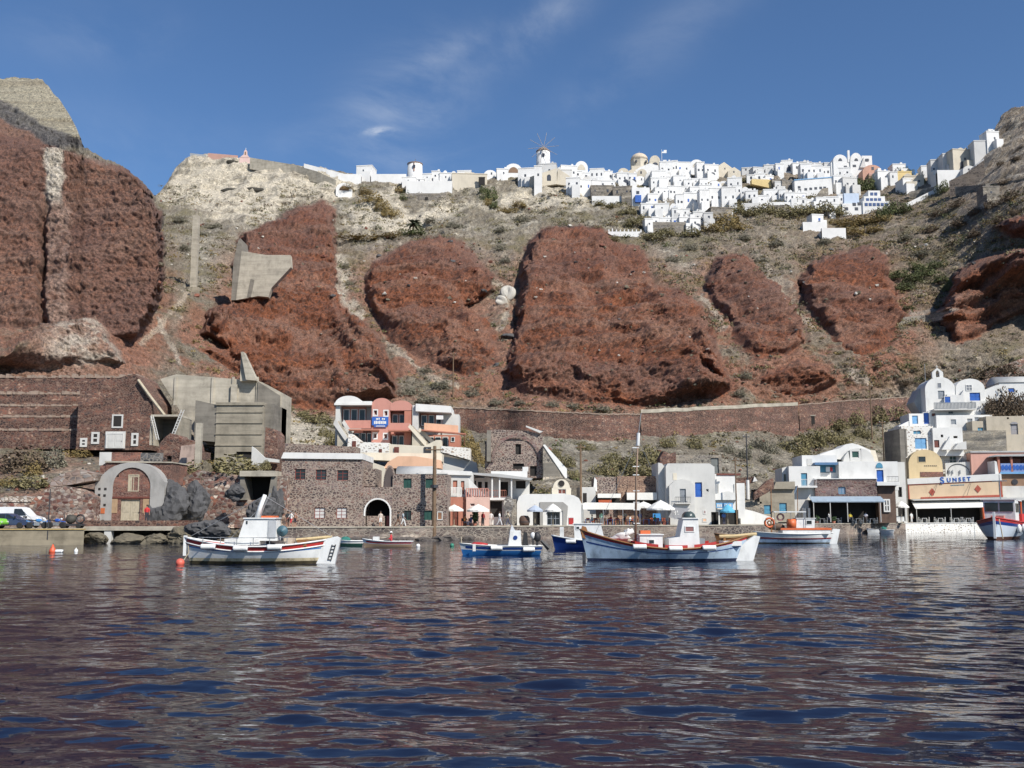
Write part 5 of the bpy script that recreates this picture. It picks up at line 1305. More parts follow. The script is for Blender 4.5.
MB().prism(S.XZ([(993, 456.5), (1041, 456.5), (1041, 454), (996, 455)]), -.6, 4).build("loggia_roof", ROOFG, r)
for a in (998.5, 1010.5, 1024, 1037): MB().box(S.X(a - .9), S.X(a + .9), -.2, .3, S.Z(473), S.Z(456.5)).build("loggia_post", TERRA, r)
MB().box(S.X(999.5), S.X(1040), 1.6, 2.9, S.Z(473), S.Z(456.6)).build("loggia_back", BROWNW, r)
MB().box(S.X(1012), S.X(1022), 1.5, 1.62, S.Z(472), S.Z(458.5)).build("loggia_panel", TERRA, r)
MB().box(S.X(1000), S.X(1040), -.15, .0, S.Z(472), S.Z(463.5)).build("balustrade", plain("lilac_blue_paint", (.20, .28, .50), .6, .1, 2), r)
for k in range(10):
    o = MB(); o.prism([(S.X(1002 + k * 3.4) + .3 * math.cos(t * math.pi / 4), S.Z(467.7) + .48 * math.sin(t * math.pi / 4)) for t in range(8)], -.2, -.15); o.build("baluster_motif", BLUE, r)
MB().box(S.X(999), S.X(1040), -.3, 3, S.Z(474), S.Z(472.1)).build("floor_slab", SKYB, r)
MB().box(S.X(1001), S.X(1040), .3, 3, S.Z(486), S.Z(474.05)).build("brown_wall", plain("tan_plaster", (.26, .16, .10), .85, .15, 1), r)
MB().box(S.X(1001), S.X(1040), .1, 3, S.Z(524), S.Z(486.05)).build("white_wall", WHITE2, r)
m = MB(); m.lathe([(.5, 0), (.5, .1)], seg=14); o = m.build("round_window", IRON, r); o.rotation_euler = (R(90), 0, 0); o.location = (S.X(1013), .28, S.Z(482))
m = MB(); m.prism(S.XZ([(985, 501), (1040, 500), (1040, 497.5), (988, 498)]), -3, .2); m.build("shop_canopy", WHITE2, r)
MB().prism(S.XZ([(993, 475), (996.5, 476), (995, 462), (993, 461)]), -1, 2.8).build("white_buttress", WHITE, r)

# ------------------------------------------------------------------ church house complex on the slope
S = Site(950, 426, 186, R(-6))
r = S.thing("church", "white twin vaulted chapel house with a bell gable and blue shutters", "church")
hz = put(r, S, [('w', 940, 944, 382.7, 388, WHITE, plain("grey_pane", (.2, .21, .23), .3), (1, 1)), ('d', 940.3, 946.5, 390.6, 399, STEEL, WHITE)])
def vault_front(x0p, x1p, spring, topp, base, y0, y1, mat, holes, nm):
    m_ = MB(); m_.wall(S.X(x0p), S.X(x1p), S.Z(base), S.Z(spring), y0, [h for h in holes if h[3] < S.Z(spring) + .01])
    m_.vault(S.X(x0p), S.X(x1p), S.Z(spring), S.Z(topp) - S.Z(spring), y0, y1, 18)
    m_.box(S.X(x0p) + .01, S.X(x1p) - .01, y0 + .3, y1, S.Z(base), S.Z(spring) - .01)
    m_.quad((S.X(x0p), y0 + .3, S.Z(base)), (S.X(x0p), y0, S.Z(base)), (S.X(x0p), y0, S.Z(spring)), (S.X(x0p), y0 + .3, S.Z(spring))); m_.quad((S.X(x1p), y0, S.Z(base)), (S.X(x1p), y0 + .3, S.Z(base)), (S.X(x1p), y0 + .3, S.Z(spring)), (S.X(x1p), y0, S.Z(spring)))
    return m_.build(nm, mat, r)
vault_front(928, 957, 389.5, 376.8, 414, 0, 6, WHITE, hz, "left_vault")
for c in r.children:
    if c.name.startswith("window"): c.location.y = -.16
hz = put(r, S, [('d', 970.3, 980.4, 393, 401, BLUE, WHITE)], -.1)
vault_front(957.2, 985, 389, 379, 417, -.1, 9, WHITE, hz, "right_vault")
frame_part(r, "window", S.X(967), S.X(973), S.Z(391), S.Z(385), -.2, WHITE, plain("grey_pane", (.2, .21, .23), .3), (2, 2), .1, .1)
m = MB(); bx0, bx1 = S.X(936), S.X(946.6); zb, zt = S.Z(377.6), S.Z(372)
m.box(bx0, S.X(939.6), .2, .9, zb, zt); m.box(S.X(943), bx1, .2, .9, zb, zt)
ii = arc(S.X(941.3), zt - .3, S.X(943) - S.X(941.3), .7, 8)
m.prism([(bx1, zt), (S.X(943.5), S.Z(369.3)), (S.X(941.3), S.Z(367.6)), (S.X(939), S.Z(369.3)), (bx0, zt), (S.X(939.6), zt)] + list(reversed([p for p in ii if p[1] > zt])) + [(S.X(943), zt)], .2, .9); m.build("bell_gable", WHITE, r)
m = MB(); m.box(S.X(941.1), S.X(941.5), .5, .6, S.Z(367.6), S.Z(364.8)); m.box(S.X(940.4), S.X(942.2), .5, .6, S.Z(366.5), S.Z(366)); m.build("cross", WHITE, r)
m = MB(); m.lathe([(.05, .5), (.16, .4), (.2, .15), (.28, 0)], S.X(941.3), .55, S.Z(375.5), 10); m.build("bell", IRON, r)
door_part(r, S.X(944.3), S.X(949.5), S.Z(405), S.Z(397.4), -1.3, BLUE, WHITE)
MB().prism(S.XZ([(946, 404), (963, 404), (963, 391), (960, 396), (947, 395)]), -1.1, -.2).build("stair_block", WHITE, r)
MB().box(S.X(931), S.X(970.5), -3, 0, S.Z(411.6), S.Z(410.4)).build("balcony_slab", WHITE2, r)
rail(r, S.X(931), S.X(970.5), S.Z(410.4), -2.9, STEEL, 1.15, 30, "balcony_rail", .05)
m = MB(); m.box(S.X(931), S.X(970.5), -2.86, -2.8, S.Z(410), S.Z(404.5)); m.build("balcony_panel", WHITE2, r)
hz = put(r, S, [('w', 931, 935, 413.5, 417, WHITE, BROWNW, (1, 1)), ('w', 938, 941, 416, 419.3, WHITE, BLUE, (1, 1)), ('w', 947, 952, 411.8, 414.5, WHITE, GLASS, (1, 1))], -1.2)
m = MB(); m.shell(S.X(928), S.X(971), S.Z(430), S.Z(411.65), -1.2, 8, hz); m.build("lower_floor", WHITE, r)
m = MB(); m.box(S.X(971.05), S.X(988), -.8, 8, S.Z(432), S.Z(401.5)); m.build("terrace_block", WHITE, r)
hz = put(r, S, [('d', 911.8, 917.4, 416, 424.2, SKYB, WHITE), ('d', 923, 928, 413.2, 424.4, BLUE, WHITE)], -1.5)
m = MB(); m.shell(S.X(909), S.X(929.5), S.Z(430), S.Z(414), -1.5, 6, hz); m.prism(S.XZ([(899, 432), (909, 432), (909, 421), (899, 426)]), -1.4, 3); m.build("left_wing", WHITE, r)
hz = put(r, S, [('w', 946.5, 951.6, 420.6, 425.8, WHITE, STEEL, (1, 1)), ('w', 962, 967, 420, 425.8, WHITE, STEEL, (1, 1)), ('w', 969, 977, 418.7, 426, WHITE, STEEL, (2, 1))], -2.6)
m = MB(); m.shell(S.X(933), S.X(986), S.Z(434), S.Z(416.5), -2.6, 8, hz); m.build("mid_wing", WHITE, r)
MB().prism(S.XZ([(984.5, 410), (1003, 398), (1003, 384.5), (996, 386), (984.5, 390.5)]), 0, 1.5).build("stair_wall", WHITE, r)
MB().prism([(S.X(921), S.Z(400)), (S.X(928), S.Z(413)), (S.X(928), S.Z(386))], 3, 8).build("rear_shed_roof", ROOFG, r)
S = Site(920, 454, 178, R(-4))
r = S.thing("shutter_house", "whitish stone house with pale blue shutters below the chapel", "house")
hz = put(r, S, [('w', 914.5, 922, 430.7, 434.2, WHITE2, TEAL, (2, 1)), ('d', 915.7, 927, 438, 448.7, SKYB, WHITE)])
m = MB(); m.shell(S.X(903), S.X(934), S.Z(458), S.Z(426), 0, 8, hz); m.build("wall", S_WHT, r)
MB().box(S.X(906), S.X(907.6), -.2, 0, S.Z(456), S.Z(429)).build("downpipe", CONCD, r)
S = Site(948, 450, 177, R(-4))
r = S.thing("stepped_house", "white house with two tiny windows and an outside stair below the chapel", "house")
hz = put(r, S, [('o', 941.8, 944.2, 434.5, 437.3), ('o', 954, 958, 436, 438.2), ('d', 935, 940, 440, 447.5, BROWNW)])
m = MB(); m.shell(S.X(934.05), S.X(963), S.Z(456), S.Z(427.6), 0, 8, hz); m.build("wall", WHITE, r)
MB().prism(S.XZ([(940, 450), (949, 450), (948.5, 437)]), -1, -.4).build("stair_wall", WHITE, r)
MB().prism(S.XZ([(950, 450), (963, 450), (963, 442), (955, 444)]), -1.5, -.1).build("oven", WHITE2, r)
S = Site(985, 450, 178, R(-6))
r = S.thing("grey_block_house", "unplastered grey block wall under a beige house with an arched door", "house")
MB().box(S.X(963.5), S.X(1006), 0, 6, S.Z(456), S.Z(430.5)).build("block_wall", stone("grey_blockwork", [(.25, .225, .18), (.29, .26, .21), (.22, .20, .165)], (.20, .18, .15), 2.4, .06, 2.0), r)
hz = put(r, S, [('w', 983, 988.5, 426.5, 430, BEIGE, TEAL, (2, 1))], 2)
m = MB(); m.shell(S.X(978), S.X(999), S.Z(440), S.Z(420), 2, 6, hz); m.build("upper_block", BEIGE, r)
hz = put(r, S, [('d', 1014, 1021, 423.5, 434, plain("grey_door", (.27, .26, .27), .6)), ('o', 1011, 1013, 416.7, 418.5)], 1.6)
m = MB(); m.shell(S.X(991), S.X(1050), S.Z(450), S.Z(415.5), 1.6, 7, hz); m.build("beige_wall", BEIGE, r)
m = MB(); m.vault(S.X(1013.8), S.X(1021.2), S.Z(423.6), S.Z(421.3) - S.Z(423.6), 1.5, 1.6, 8); m.build("door_head", plain("grey_door", (.27, .26, .27), .6), r)
MB().box(S.X(1006.05), S.X(1050), .6, 5, S.Z(456), S.Z(434.4)).build("lower_wall", BEIGE, r)
S = Site(1015, 397, 196, R(-8))
r = S.thing("barrel_house", "white barrel roofed house with a blue window at the right frame edge", "house")
hz = put(r, S, [('w', 1009, 1015, 388, 392.3, WHITE, BLUE, (1, 1))])
m = MB(); m.shell(S.X(1001), S.X(1060), S.Z(420), S.Z(382.5), 0, 8, hz); m.build("wall", WHITE, r)
m = MB(); z0 = S.Z(382.5); hh = S.Z(374.7) - z0; n_ = 10
prof = [(-.2 + 4 - 4 * math.cos(math.pi * k / n_), z0 + max(.02, hh * math.sin(math.pi * k / n_))) for k in range(n_ + 1)]
xa, xb = S.X(1000.5), S.X(1060)
m.add([(xa, a, b) for a, b in prof] + [(xb, a, b) for a, b in prof], [(i, i + 1, i + n_ + 2, i + n_ + 1) for i in range(n_)] + [tuple(range(n_, -1, -1)), tuple(range(n_ + 1, 2 * n_ + 2))]); m.build("barrel_roof", WHITE2, r, True)

# ------------------------------------------------------------------ the long retaining wall and the path on it
def strip_wall(name, label, cat, tops, heights, mat, off=2.0, thick=1.2, cap=None, caph=.35, sub=10, down=2.5):
    P_, H_ = [], []
    for (a, b), (c, d), h0, h1 in zip(tops[:-1], tops[1:], heights[:-1], heights[1:]):
        for k in range(sub):
            t = k / sub; P_.append((a + (c - a) * t, b + (d - b) * t + (rng.uniform(-.5, .5) if 'masonry' in mat.name or 'rubble' in mat.name else 0))); H_.append(h0 + (h1 - h0) * t)
    P_.append(tops[-1]); H_.append(heights[-1])
    YY = [min(gY(p, q + h), float(base_Y(np.array(float(p)), np.array(float(q + h))))) - off for (p, q), h in zip(P_, H_)]
    k = np.ones(9) / 9; YY = np.convolve(np.pad(np.array(YY), 4, mode='edge'), k, mode='valid')
    r_ = thing(name, label, cat, at(P_[0][0], P_[0][1], float(YY[0])))
    def run(lo, hi, y0, y1, nm, mt):
        vs, fs = [], []
        for (p, q), h, Yv in zip(P_, H_, YY):
            T_ = at(p, q, float(Yv)); B_ = at(p, q + h, float(Yv))
            for yy in (y0, y1):
                sc_ = (Yv + yy) / Yv
                vs.append(Vector((T_.x * sc_, T_.y + yy, B_.z - down if lo is None else T_.z + lo)) - r_.location)
                vs.append(Vector((T_.x * sc_, T_.y + yy, T_.z + hi)) - r_.location)
        for i in range(len(P_) - 1):
            a = i * 4; b = a + 4
            fs += [(a, b, b + 1, a + 1), (a + 1, b + 1, b + 3, a + 3), (a + 2, a + 3, b + 3, b + 2)]
        e = (len(P_) - 1) * 4; fs += [(0, 1, 3, 2), (e, e + 2, e + 3, e + 1)]
        MB().add(vs, fs).build(nm, mt, r_)
    run(None, 0, 0, thick, "masonry", mat)
    if cap: run(0.005, caph, -.12, thick + .1, "coping", cap)
    return r_
RUB = plain("pale_rubble_band", (.30, .225, .175), .9, .3, 2)
strip_wall("retaining_wall", "long red rubble retaining wall crossing the slope below the red cliffs", "wall", [(448, 408), (520, 411), (600, 414.5), (640, 415)], [16, 20, 24, 21], S_RED, cap=RUB, caph=.2, sub=30)
strip_wall("retaining_wall", "red retaining wall with a pale parapet right of the tall boat mast", "wall", [(641, 413), (700, 410.5), (798, 405.5)], [21, 21, 22], S_RED, cap=CONCL, caph=.7)
strip_wall("retaining_wall", "far red retaining wall running from the small dark hatch to the chapel", "wall", [(799, 405), (860, 400.5), (922, 397)], [23, 15, 8], S_RED, cap=RUB, caph=.2, sub=24)
S = Site(811, 422, float(base_Y(np.array(811.), np.array(428.))) - 2.3)
r = S.thing("hatch", "small square dark hatch low in the red retaining wall", "hatch"); MB().box(S.X(806), S.X(815), .1, .3, S.Z(424), S.Z(416)).build("dark_opening", DARK, r); MB().box(S.X(805.4), S.X(815.6), -.1, .28, S.Z(416), S.Z(415)).build("lintel", CONCL, r)
for tp, lb in (([(985, 372), (1024, 358), (1070, 342)], "upper dry stone terrace wall on the brown slope above the chapel"), ([(960, 385), (990, 378), (1024, 368), (1070, 352)], "lower dry stone terrace wall on the brown slope above the chapel"), ([(898, 318), (925, 315), (948, 311)], "short grey dry stone wall between the two right hand red crags")):
    strip_wall("terrace_wall", lb, "wall", tp, [4] * len(tp), S_GRY if "short" in lb else S_RW, .8, .7, None, sub=6, down=1)

# ------------------------------------------------------------------ poles
def pole(px, top, base, Yv, r_, mat, label, name="utility_pole", white=None, arms=True):
    S_ = Site(px, base, Yv); rr = S_.thing(name, label, "pole")
    h = S_.Z(top); MB().tube([(0, 0, -1.0), (0, 0, h)], r_, 8, r_ * .7).build("shaft", mat, rr)
    if white: MB().tube([(0, 0, -.5), (0, 0, S_.Z(white))], r_ * 2.1, 8).build("white_base", WHITE, rr)
    if arms:
        m_ = MB(); m_.box(-r_ * 4, r_ * 4, -r_, r_, h - .5, h - .38); m_.build("crossarm", mat, rr)
        for k in (-1, 1): MB().lathe([(.05, 0), (.07, .08), (.03, .16)], k * r_ * 3.4, 0, h - .38, 6).build("insulator", STEEL, rr)
    return rr
p = pole(434, 446, 528, 116.5, .27, WOOD, "thick brown wooden pole standing before the stone house"); MB().lathe([(.45, 0), (.45, .35)], 0, -.2, 4.6, 8).build("iron_collar", IRON, p)
pole(581, 444, 503, 137, .17, WOOD, "weathered wooden pole beside the white boathouse")
pole(737, 457, 527, 136, .11, WOOD, "slim dark pole in front of the white annex")
pole(748, 434, 496, 150, .12, IRON, "tall dark pole with a white base on the stone stairs", white=480)
pole(872, 384, 434, 190, .15, WOOD, "tall wooden pole on the slope above the white terrace house")
pole(884, 420, 460, 168, .13, WOOD, "shorter wooden pole behind the long white wall")
pole(453, 352, 395, 200, .14, WOOD, "lone wooden pole on the pale scree above the pink hotel")
pole(926, 364, 392, 192, .07, STEEL, "thin grey mast at the left of the chapel", arms=False)
pole(48, 489, 529.5, 98.6, .07, IRON, "thin dark lamp post on the landing quay among the motorbikes", "lamp_post", arms=False)
S = Site(193.5, 290, gY(193, 288) - 1.5)
r = S.thing("chimney_stack", "tall free standing pale concrete chimney on the grey slope", "chimney")
MB().box(-.75, .75, -.7, .7, -2, S.Z(216)).build("shaft", CONCL, r); MB().box(-.25, .25, -.2, .2, S.Z(216), S.Z(211.5)).build("flue", CONC, r); MB().box(-1.6, 1.7, -1.4, 1.4, -2.5, .5).build("footing", CONC, r)
# concrete wall on the red crag
S = Site(262, 298, gY(262, 292) - 2.5)
r = S.thing("concrete_wall", "broken pale concrete wall clinging to the red crag", "ruin")
MB().prism(S.XZ([(236, 300), (258, 296), (268, 297), (271, 288), (290, 267), (289, 255), (265, 255), (240, 251)]), 0, 2).build("wall", CONCL, r)
MB().prism(S.XZ([(231, 300), (236, 300), (240, 250), (238, 238), (236, 240), (232, 262)]), .1, 7).build("shade_toned_side", CONCD, r)  # left face's shade painted with the darker concrete
MB().prism(S.XZ([(247, 297), (251, 297), (254, 280), (250, 279)]), -.1, 0).build("niche", CONCD, r)
# ------------------------------------------------------------------ boats
HULLW = plain("boat_white", (0.70, 0.70, 0.68), 0.4, 0.16, 1.6)
HULLB = plain("boat_pale_blue", (0.40, 0.50, 0.60), 0.4, 0.34, 1.6)
NAVY = plain("boat_navy", (0.015, 0.045, 0.20), 0.35, 0.15, 1.5)
MIDB = plain("boat_blue", (0.03, 0.17, 0.45), 0.35, 0.15, 1.5)
REDP = plain("boat_red", (0.42, 0.035, 0.03), 0.45, 0.18, 1.5)
MAROON = plain("boat_maroon", (0.20, 0.03, 0.03), 0.45, 0.18, 1.5)
ORANGE = plain("boat_orange", (0.58, 0.13, 0.04), 0.5, 0.15, 2)
DECKP = plain("deck_paint", (0.50, 0.46, 0.40), 0.6, 0.15, 2)
FOUL = plain("weedy_waterline", (0.055, 0.042, 0.018), 0.8, 0.5, 3)
RUST = plain("rust_stained_white", (0.50, 0.42, 0.27), 0.6, 0.45, 2.5)
VARN = plain("varnished_wood", (0.26, 0.12, 0.045), 0.4, 0.2, 3)
RUBB = plain("black_rubber", (0.02, 0.02, 0.022), 0.6, 0.2, 3)
ROPE = plain("rope", (0.40, 0.34, 0.24), 0.9, 0.2, 6)
CANV = plain("furled_canvas", (0.62, 0.60, 0.57), 0.85, 0.12, 3)

class Hull:
    """bow at -x, stern at +x, waterline z = 0"""
    def __init__(s, L, B, mid, bow, stern, full=2.3, transom=0.0, rake=0.35, draft=0.5, low=0.55):
        s.L, s.B, s.mid, s.bow, s.stern, s.full, s.transom, s.rake, s.draft, s.low = L, B, mid, bow, stern, full, transom, rake, draft, low; s.x0 = 0.0
    def hb(s, t):
        if t <= s.low: q = 1 - ((s.low - t) / s.low) ** s.full
        else: q = 1 - (1 - s.transom) * ((t - s.low) / (1 - s.low)) ** s.full
        return max(.02, q) * s.B / 2
    def sheer(s, t):
        return s.mid + (s.bow - s.mid) * max(0, (s.low - t) / s.low) ** 2 + (s.stern - s.mid) * max(0, (t - s.low) / (1 - s.low)) ** 2
    def pt(s, t, z, side):
        """point of the skin at station t and height z"""
        sh = s.sheer(t); u = max(0, min(1, (z + s.draft) / (sh + s.draft)))
        y = s.hb(t) * u ** .42
        e = (.5 - t) * 2
        x = s.x0 - s.L / 2 + s.L * t - (s.rake * (u - .45) * max(0, e) ** 3) + (s.rake * .8 * (u - .45) * max(0, -e) ** 3)
        return (x, side * y, z)
    def band(s, lo, hi, out=0.0, n=30, t0=0.0, t1=1.0, m=4):
        """strip of skin between two heights given as functions of (t, sheer)"""
        mb = MB()
        for side in (-1, 1):
            vs = []
            for i in range(n + 1):
                t = t0 + (t1 - t0) * i / n; sh = s.sheer(t); a, b = lo(t, sh), hi(t, sh)
                for j in range(m + 1):
                    p = s.pt(t, a + (b - a) * j / m, side); vs.append((p[0], p[1] + side * out, p[2]))
            fs = []
            for i in range(n):
                for j in range(m):
                    q = (i * (m + 1) + j, (i + 1) * (m + 1) + j, (i + 1) * (m + 1) + j + 1, i * (m + 1) + j + 1)
                    fs.append(q if side < 0 else q[::-1])
            mb.add(vs, fs)
        if t1 >= 1 and s.transom > .05:
            sh = s.sheer(1); a, b = lo(1, sh), hi(1, sh)
            mb.quad(s.pt(1, a, -1), s.pt(1, a, 1), s.pt(1, b, 1), s.pt(1, b, -1))
        return mb
    def deck(s, drop, n=24, t0=.03, t1=.97):
        mb = MB(); vs = []
        for i in range(n + 1):
            t = t0 + (t1 - t0) * i / n; z = s.sheer(t) - drop
            a = s.pt(t, z, -1); b = s.pt(t, z, 1); vs += [(a[0], a[1] + .03, z), (b[0], b[1] - .03, z)]
        return mb.add(vs, [(2 * i, 2 * i + 2, 2 * i + 3, 2 * i + 1) for i in range(n)])
    def rub(s, dz, r, mat, root, name="rub_rail", t0=0.0, t1=1.0, n=28, dy=.02):
        for side in (-1, 1):
            p = []
            for i in range(n + 1):
                t = t0 + (t1 - t0) * i / n; q = s.pt(t, s.sheer(t) + dz, side); p.append((q[0], q[1] + side * dy, q[2]))
            MB().tube(p, r, 6).build(name, mat, root, True)
def boat(name, label, px, py, yaw, group=None, cat="boat"):
    Yv = water_Y(py); o = at_z(px, py, 0); o.z = .02
    r = thing(name, label, cat, o, yaw, group); r["group"] = group or "boats moored in the harbour"
    return r
def fender(r, x, y, z, mat=HULLW):
    MB().tube([(x - .42, y, z), (x - .36, y, z), (x + .36, y, z), (x + .42, y, z)], .17, 8).build("fender", mat, r, True)
def cabin(r, pts, y0, y1, mat, roof=None, name="cabin", over=.08, rt=.07):
    c = MB().prism(pts, y0, y1).build(name, mat, r)
    if roof:
        zt = max(p[1] for p in pts); xs = [p[0] for p in pts if p[1] > zt - .05]
        MB().box(min(xs) - over, max(xs) + over, y0 - over, y1 + over, zt, zt + rt).build("roof", roof, c)
    return c
def cabin_win(c, x0, x1, z0, z1, y, mat=GLASS, fm=HULLW):
    return frame_part(c, "window", x0, x1, z0, z1, y - .04, fm, mat, (1, 1), .05, .06)

# --- white caique with red gunwale, nearest on the left
px0, px1, wl_ = 189, 338, 563.5
sB = mpp(wl_, water_Y(wl_)); L = (px1 - px0) * sB
r = boat("fishing_boat", "white wooden fishing boat with a red gunwale and rust stained waterline", (px0 + px1) / 2, wl_, R(2))
bx = lambda p: (p - (px0 + px1) / 2) * sB
bz = lambda p: (wl_ - p) * sB
h = Hull(L - 13 * sB, 3.0, bz(546), bz(537.5), bz(539.5), 2.5, 0, .5, .45, .52); h.x0 = -6.5 * sB
h.band(lambda t, s: -.4, lambda t, s: .16).build("waterline", FOUL, r, True)
h.band(lambda t, s: .16, lambda t, s: .34).build("stained_band", RUST, r, True)
h.band(lambda t, s: .34, lambda t, s: s * .70).build("hull", HULLW, r, True)
h.band(lambda t, s: s * .64, lambda t, s: s * .685, .012, t0=.02, t1=.96).build("blue_stripe", MIDB, r, True)
h.band(lambda t, s: s * .70, lambda t, s: s, .0).build("gunwale", REDP, r, True)
h.rub(-.02, .055, HULLW, r); h.rub(-bz(546) * .31, .05, HULLW, r)
h.deck(.12).build("deck", DECKP, r)
c = cabin(r, [(bx(240), bz(541)), (bx(279), bz(541)), (bx(276), bz(519.5)), (bx(246.5), bz(519.5))], -.85, .85, HULLW, HULLW)
MB().box(bx(270), bx(277.5), -.9, -.86, bz(538), bz(521)).build("side_door", plain("boat_grey_door", (.42, .43, .44), .5, .1, 2), c)
MB().box(bx(262), bx(275), -.7, .7, bz(518.4), bz(516.5)).build("roof_box", ORANGE, c)
MB().box(bx(248), bx(249.6), -.88, -.85, bz(524.5), bz(521.5)).build("porthole", GLASS, c)
MB().box(bx(228), bx(262), -1.0, 1.0, bz(545), bz(539)).build("trunk", HULLW, r)
m = MB(); m.tube([(bx(256), 0, bz(519)), (bx(258.5), 0, bz(508)), (bx(263), 0, bz(495.5))], .17, 7, .12); m.build("mast", HULLW, r, True)
m = MB(); m.tube([(bx(258), .1, bz(518)), (bx(262), .1, bz(507)), (bx(268), .1, bz(494))], .05, 6); m.build("davit", STEEL, r)
m = MB(); m.lathe([(.10, -.02), (.30, 0), (.34, .06), (.30, .16), (.10, .17), (.08, .24), (.02, .24)], seg=16); o = m.build("net_drum", plain("teal_drum", (.05, .11, .14), .5, .2, 3), r, True); o.rotation_euler = (R(90), 0, 0); o.location = (bx(283), -.5, bz(531.5))
MB().tube([(bx(283), -.3, bz(531.5)), (bx(281), -.1, bz(541))], .07, 6).build("drum_stand", STEEL, r)
for p, q in ((214, 546.5), (246, 548), (279, 547)):
    fender(r, bx(p), -1.55 if 225 < p < 300 else -1.4, bz(q))
for i, p in enumerate((208, 225, 241, 257, 273, 290)):
    MB().tube([(bx(p), -1.25, bz(546)), (bx(p), -1.25, bz(537.5))], .025, 5).build("stanchion", STEEL, r)
MB().tube([(bx(203), -1.2, bz(537.5)), (bx(250), -1.3, bz(538)), (bx(292), -1.25, bz(537.5))], .022, 5).build("rail", STEEL, r)
MB().tube([(bx(296), -.3, bz(540.5)), (bx(331), .1, bz(537.5))], .11, 6).build("tiller", plain("pale_timber", (.50, .38, .20), .7, .2, 3), r)
MB().box(bx(286), bx(294), -1.0, .2, bz(546), bz(538.5)).build("fish_crate", plain("crate_beige", (.52, .42, .32), .7, .15, 2), r)
MB().box(bx(299), bx(308), -.9, .3, bz(546.5), bz(540)).build("engine_hatch", VARN, r)
m = MB(); m.prism([(bx(316), -.3), (bx(334), -.3), (bx(340), bz(539)), (bx(336), bz(537)), (bx(323), bz(540)), (bx(314), bz(553))], -.22, .22); m.build("rudder", HULLW, r)
m = MB(); m.tube([(bx(331), -.26, bz(561)), (bx(335.5), -.26, bz(545))], .03, 5); m.tube([(bx(328), -.26, bz(560)), (bx(332), -.26, bz(545))], .03, 5)
for k in range(5): m.tube([(bx(328 + k * .9), -.26, bz(560 - k * 3.4)), (bx(331.3 + k * .9), -.26, bz(560 - k * 3.4))], .025, 4)
m.build("stern_ladder", IRON, r)
MB().box(-L / 2 - .32, -L / 2 - .14, -.1, .1, bz(556), bz(536)).build("stem_post", HULLW, r)
MB().tube([(bx(188), -.1, bz(540)), (bx(190), -.2, bz(553)), (bx(185), -.6, bz(563.5))], .03, 5).build("mooring_rope", ROPE, r)
WASH = plain("laundry", (.6, .6, .62), .9, .2, 4)


for a, b in (((263, 496), (190, 537)), ((263, 497), (334, 539)), ((258.5, 508), (229, 540))): MB().tube([(bx(a[0]), 0, bz(a[1])), (bx(b[0]), 0, bz(b[1]))], .014, 4).build("stay_wire", STEEL, r)
# --- pale blue caique with the tall mast
px0, px1, wl_ = 585, 757, 560.5
sB = mpp(wl_, water_Y(wl_)); L = (px1 - px0) * sB
r = boat("fishing_boat", "pale blue wooden fishing boat with a tall brown mast and red gunwale", (px0 + px1) / 2, wl_, R(1))
bx = lambda p: (p - (px0 + px1) / 2) * sB
bz = lambda p: (wl_ - p) * sB
h = Hull(L - 13 * sB, 3.3, bz(548.5), bz(530), bz(536.5), 2.4, 0, .6, .5, .56); h.x0 = -6.5 * sB
h.band(lambda t, s: -.4, lambda t, s: .14).build("waterline", plain("dark_antifouling", (.02, .03, .07), .6, .3, 2), r, True)
h.band(lambda t, s: .14, lambda t, s: s * .86).build("hull", HULLB, r, True)
h.band(lambda t, s: s * .60, lambda t, s: s * .65, .012, t0=.02, t1=.97).build("blue_stripe", NAVY, r, True)
h.band(lambda t, s: s * .86, lambda t, s: s * 1.0, .0).build("gunwale", REDP, r, True)
h.rub(0, .06, VARN, r); h.deck(.16).build("deck", REDP, r)
for a in (.3, .48, .66): h.band(lambda t, s: s - .02, lambda t, s: s + .22, -.12, 4, a, a + .14).build("bulwark_board", REDP, r)
m = MB(); m.prism([(bx(582), bz(538)), (bx(586.5), bz(540)), (bx(587.5), bz(531)), (bx(586), bz(527.5)), (bx(582.5), bz(526.5)), (bx(581), bz(531))], -.14, .14); m.build("stem_head", VARN, r)
c = cabin(r, [(bx(638), bz(549)), (bx(661), bz(549)), (bx(661), bz(535.5)), (bx(638.5), bz(535.5))], -.8, .8, HULLW, HULLW, "deckhouse"); cabin_win(c, bx(646.5), bx(653), bz(544.5), bz(539.5), -.8)
c = cabin(r, [(bx(667), bz(549)), (bx(698), bz(549)), (bx(696.5), bz(519.5)), (bx(682), bz(519.5)), (bx(678), bz(537)), (bx(667), bz(539))], -.85, .85, HULLW, HULLW, "wheelhouse")
cabin_win(c, bx(683), bx(692.5), bz(532.5), bz(526.5), -.85, plain("curtained_boat_window", (.26, .12, .11), .35, .2, 2))
m = MB(); m.vault(bx(684), bx(695), bz(518.3), .4, -.55, .55, 10); m.build("hatch_dome", plain("dark_dome", (.05, .07, .07), .3), c, True)
m = MB(); m.tube([(bx(635.5), 0, bz(548)), (bx(637.5), 0, bz(478)), (bx(640), 0, bz(438))], .085, 8, .05); ms = m.build("mast", plain("grey_brown_spar", (.24, .16, .11), .6, .2, 3), r, True)
MB().tube([(bx(639.7), 0, bz(446)), (bx(640.5), 0, bz(433))], .11, 8).build("mast_head", HULLW, ms)
MB().tube([(bx(640), 0, bz(437)), (bx(643.5), 0, bz(413))], .025, 5).build("aerial", STEEL, ms)
for p in (448, 467, 475.5, 491.5, 503, 510.5, 524, 539): MB().box(bx(634), bx(640.5), -.05, .05, bz(p) - .03, bz(p) + .03).build("rung", HULLW, ms)
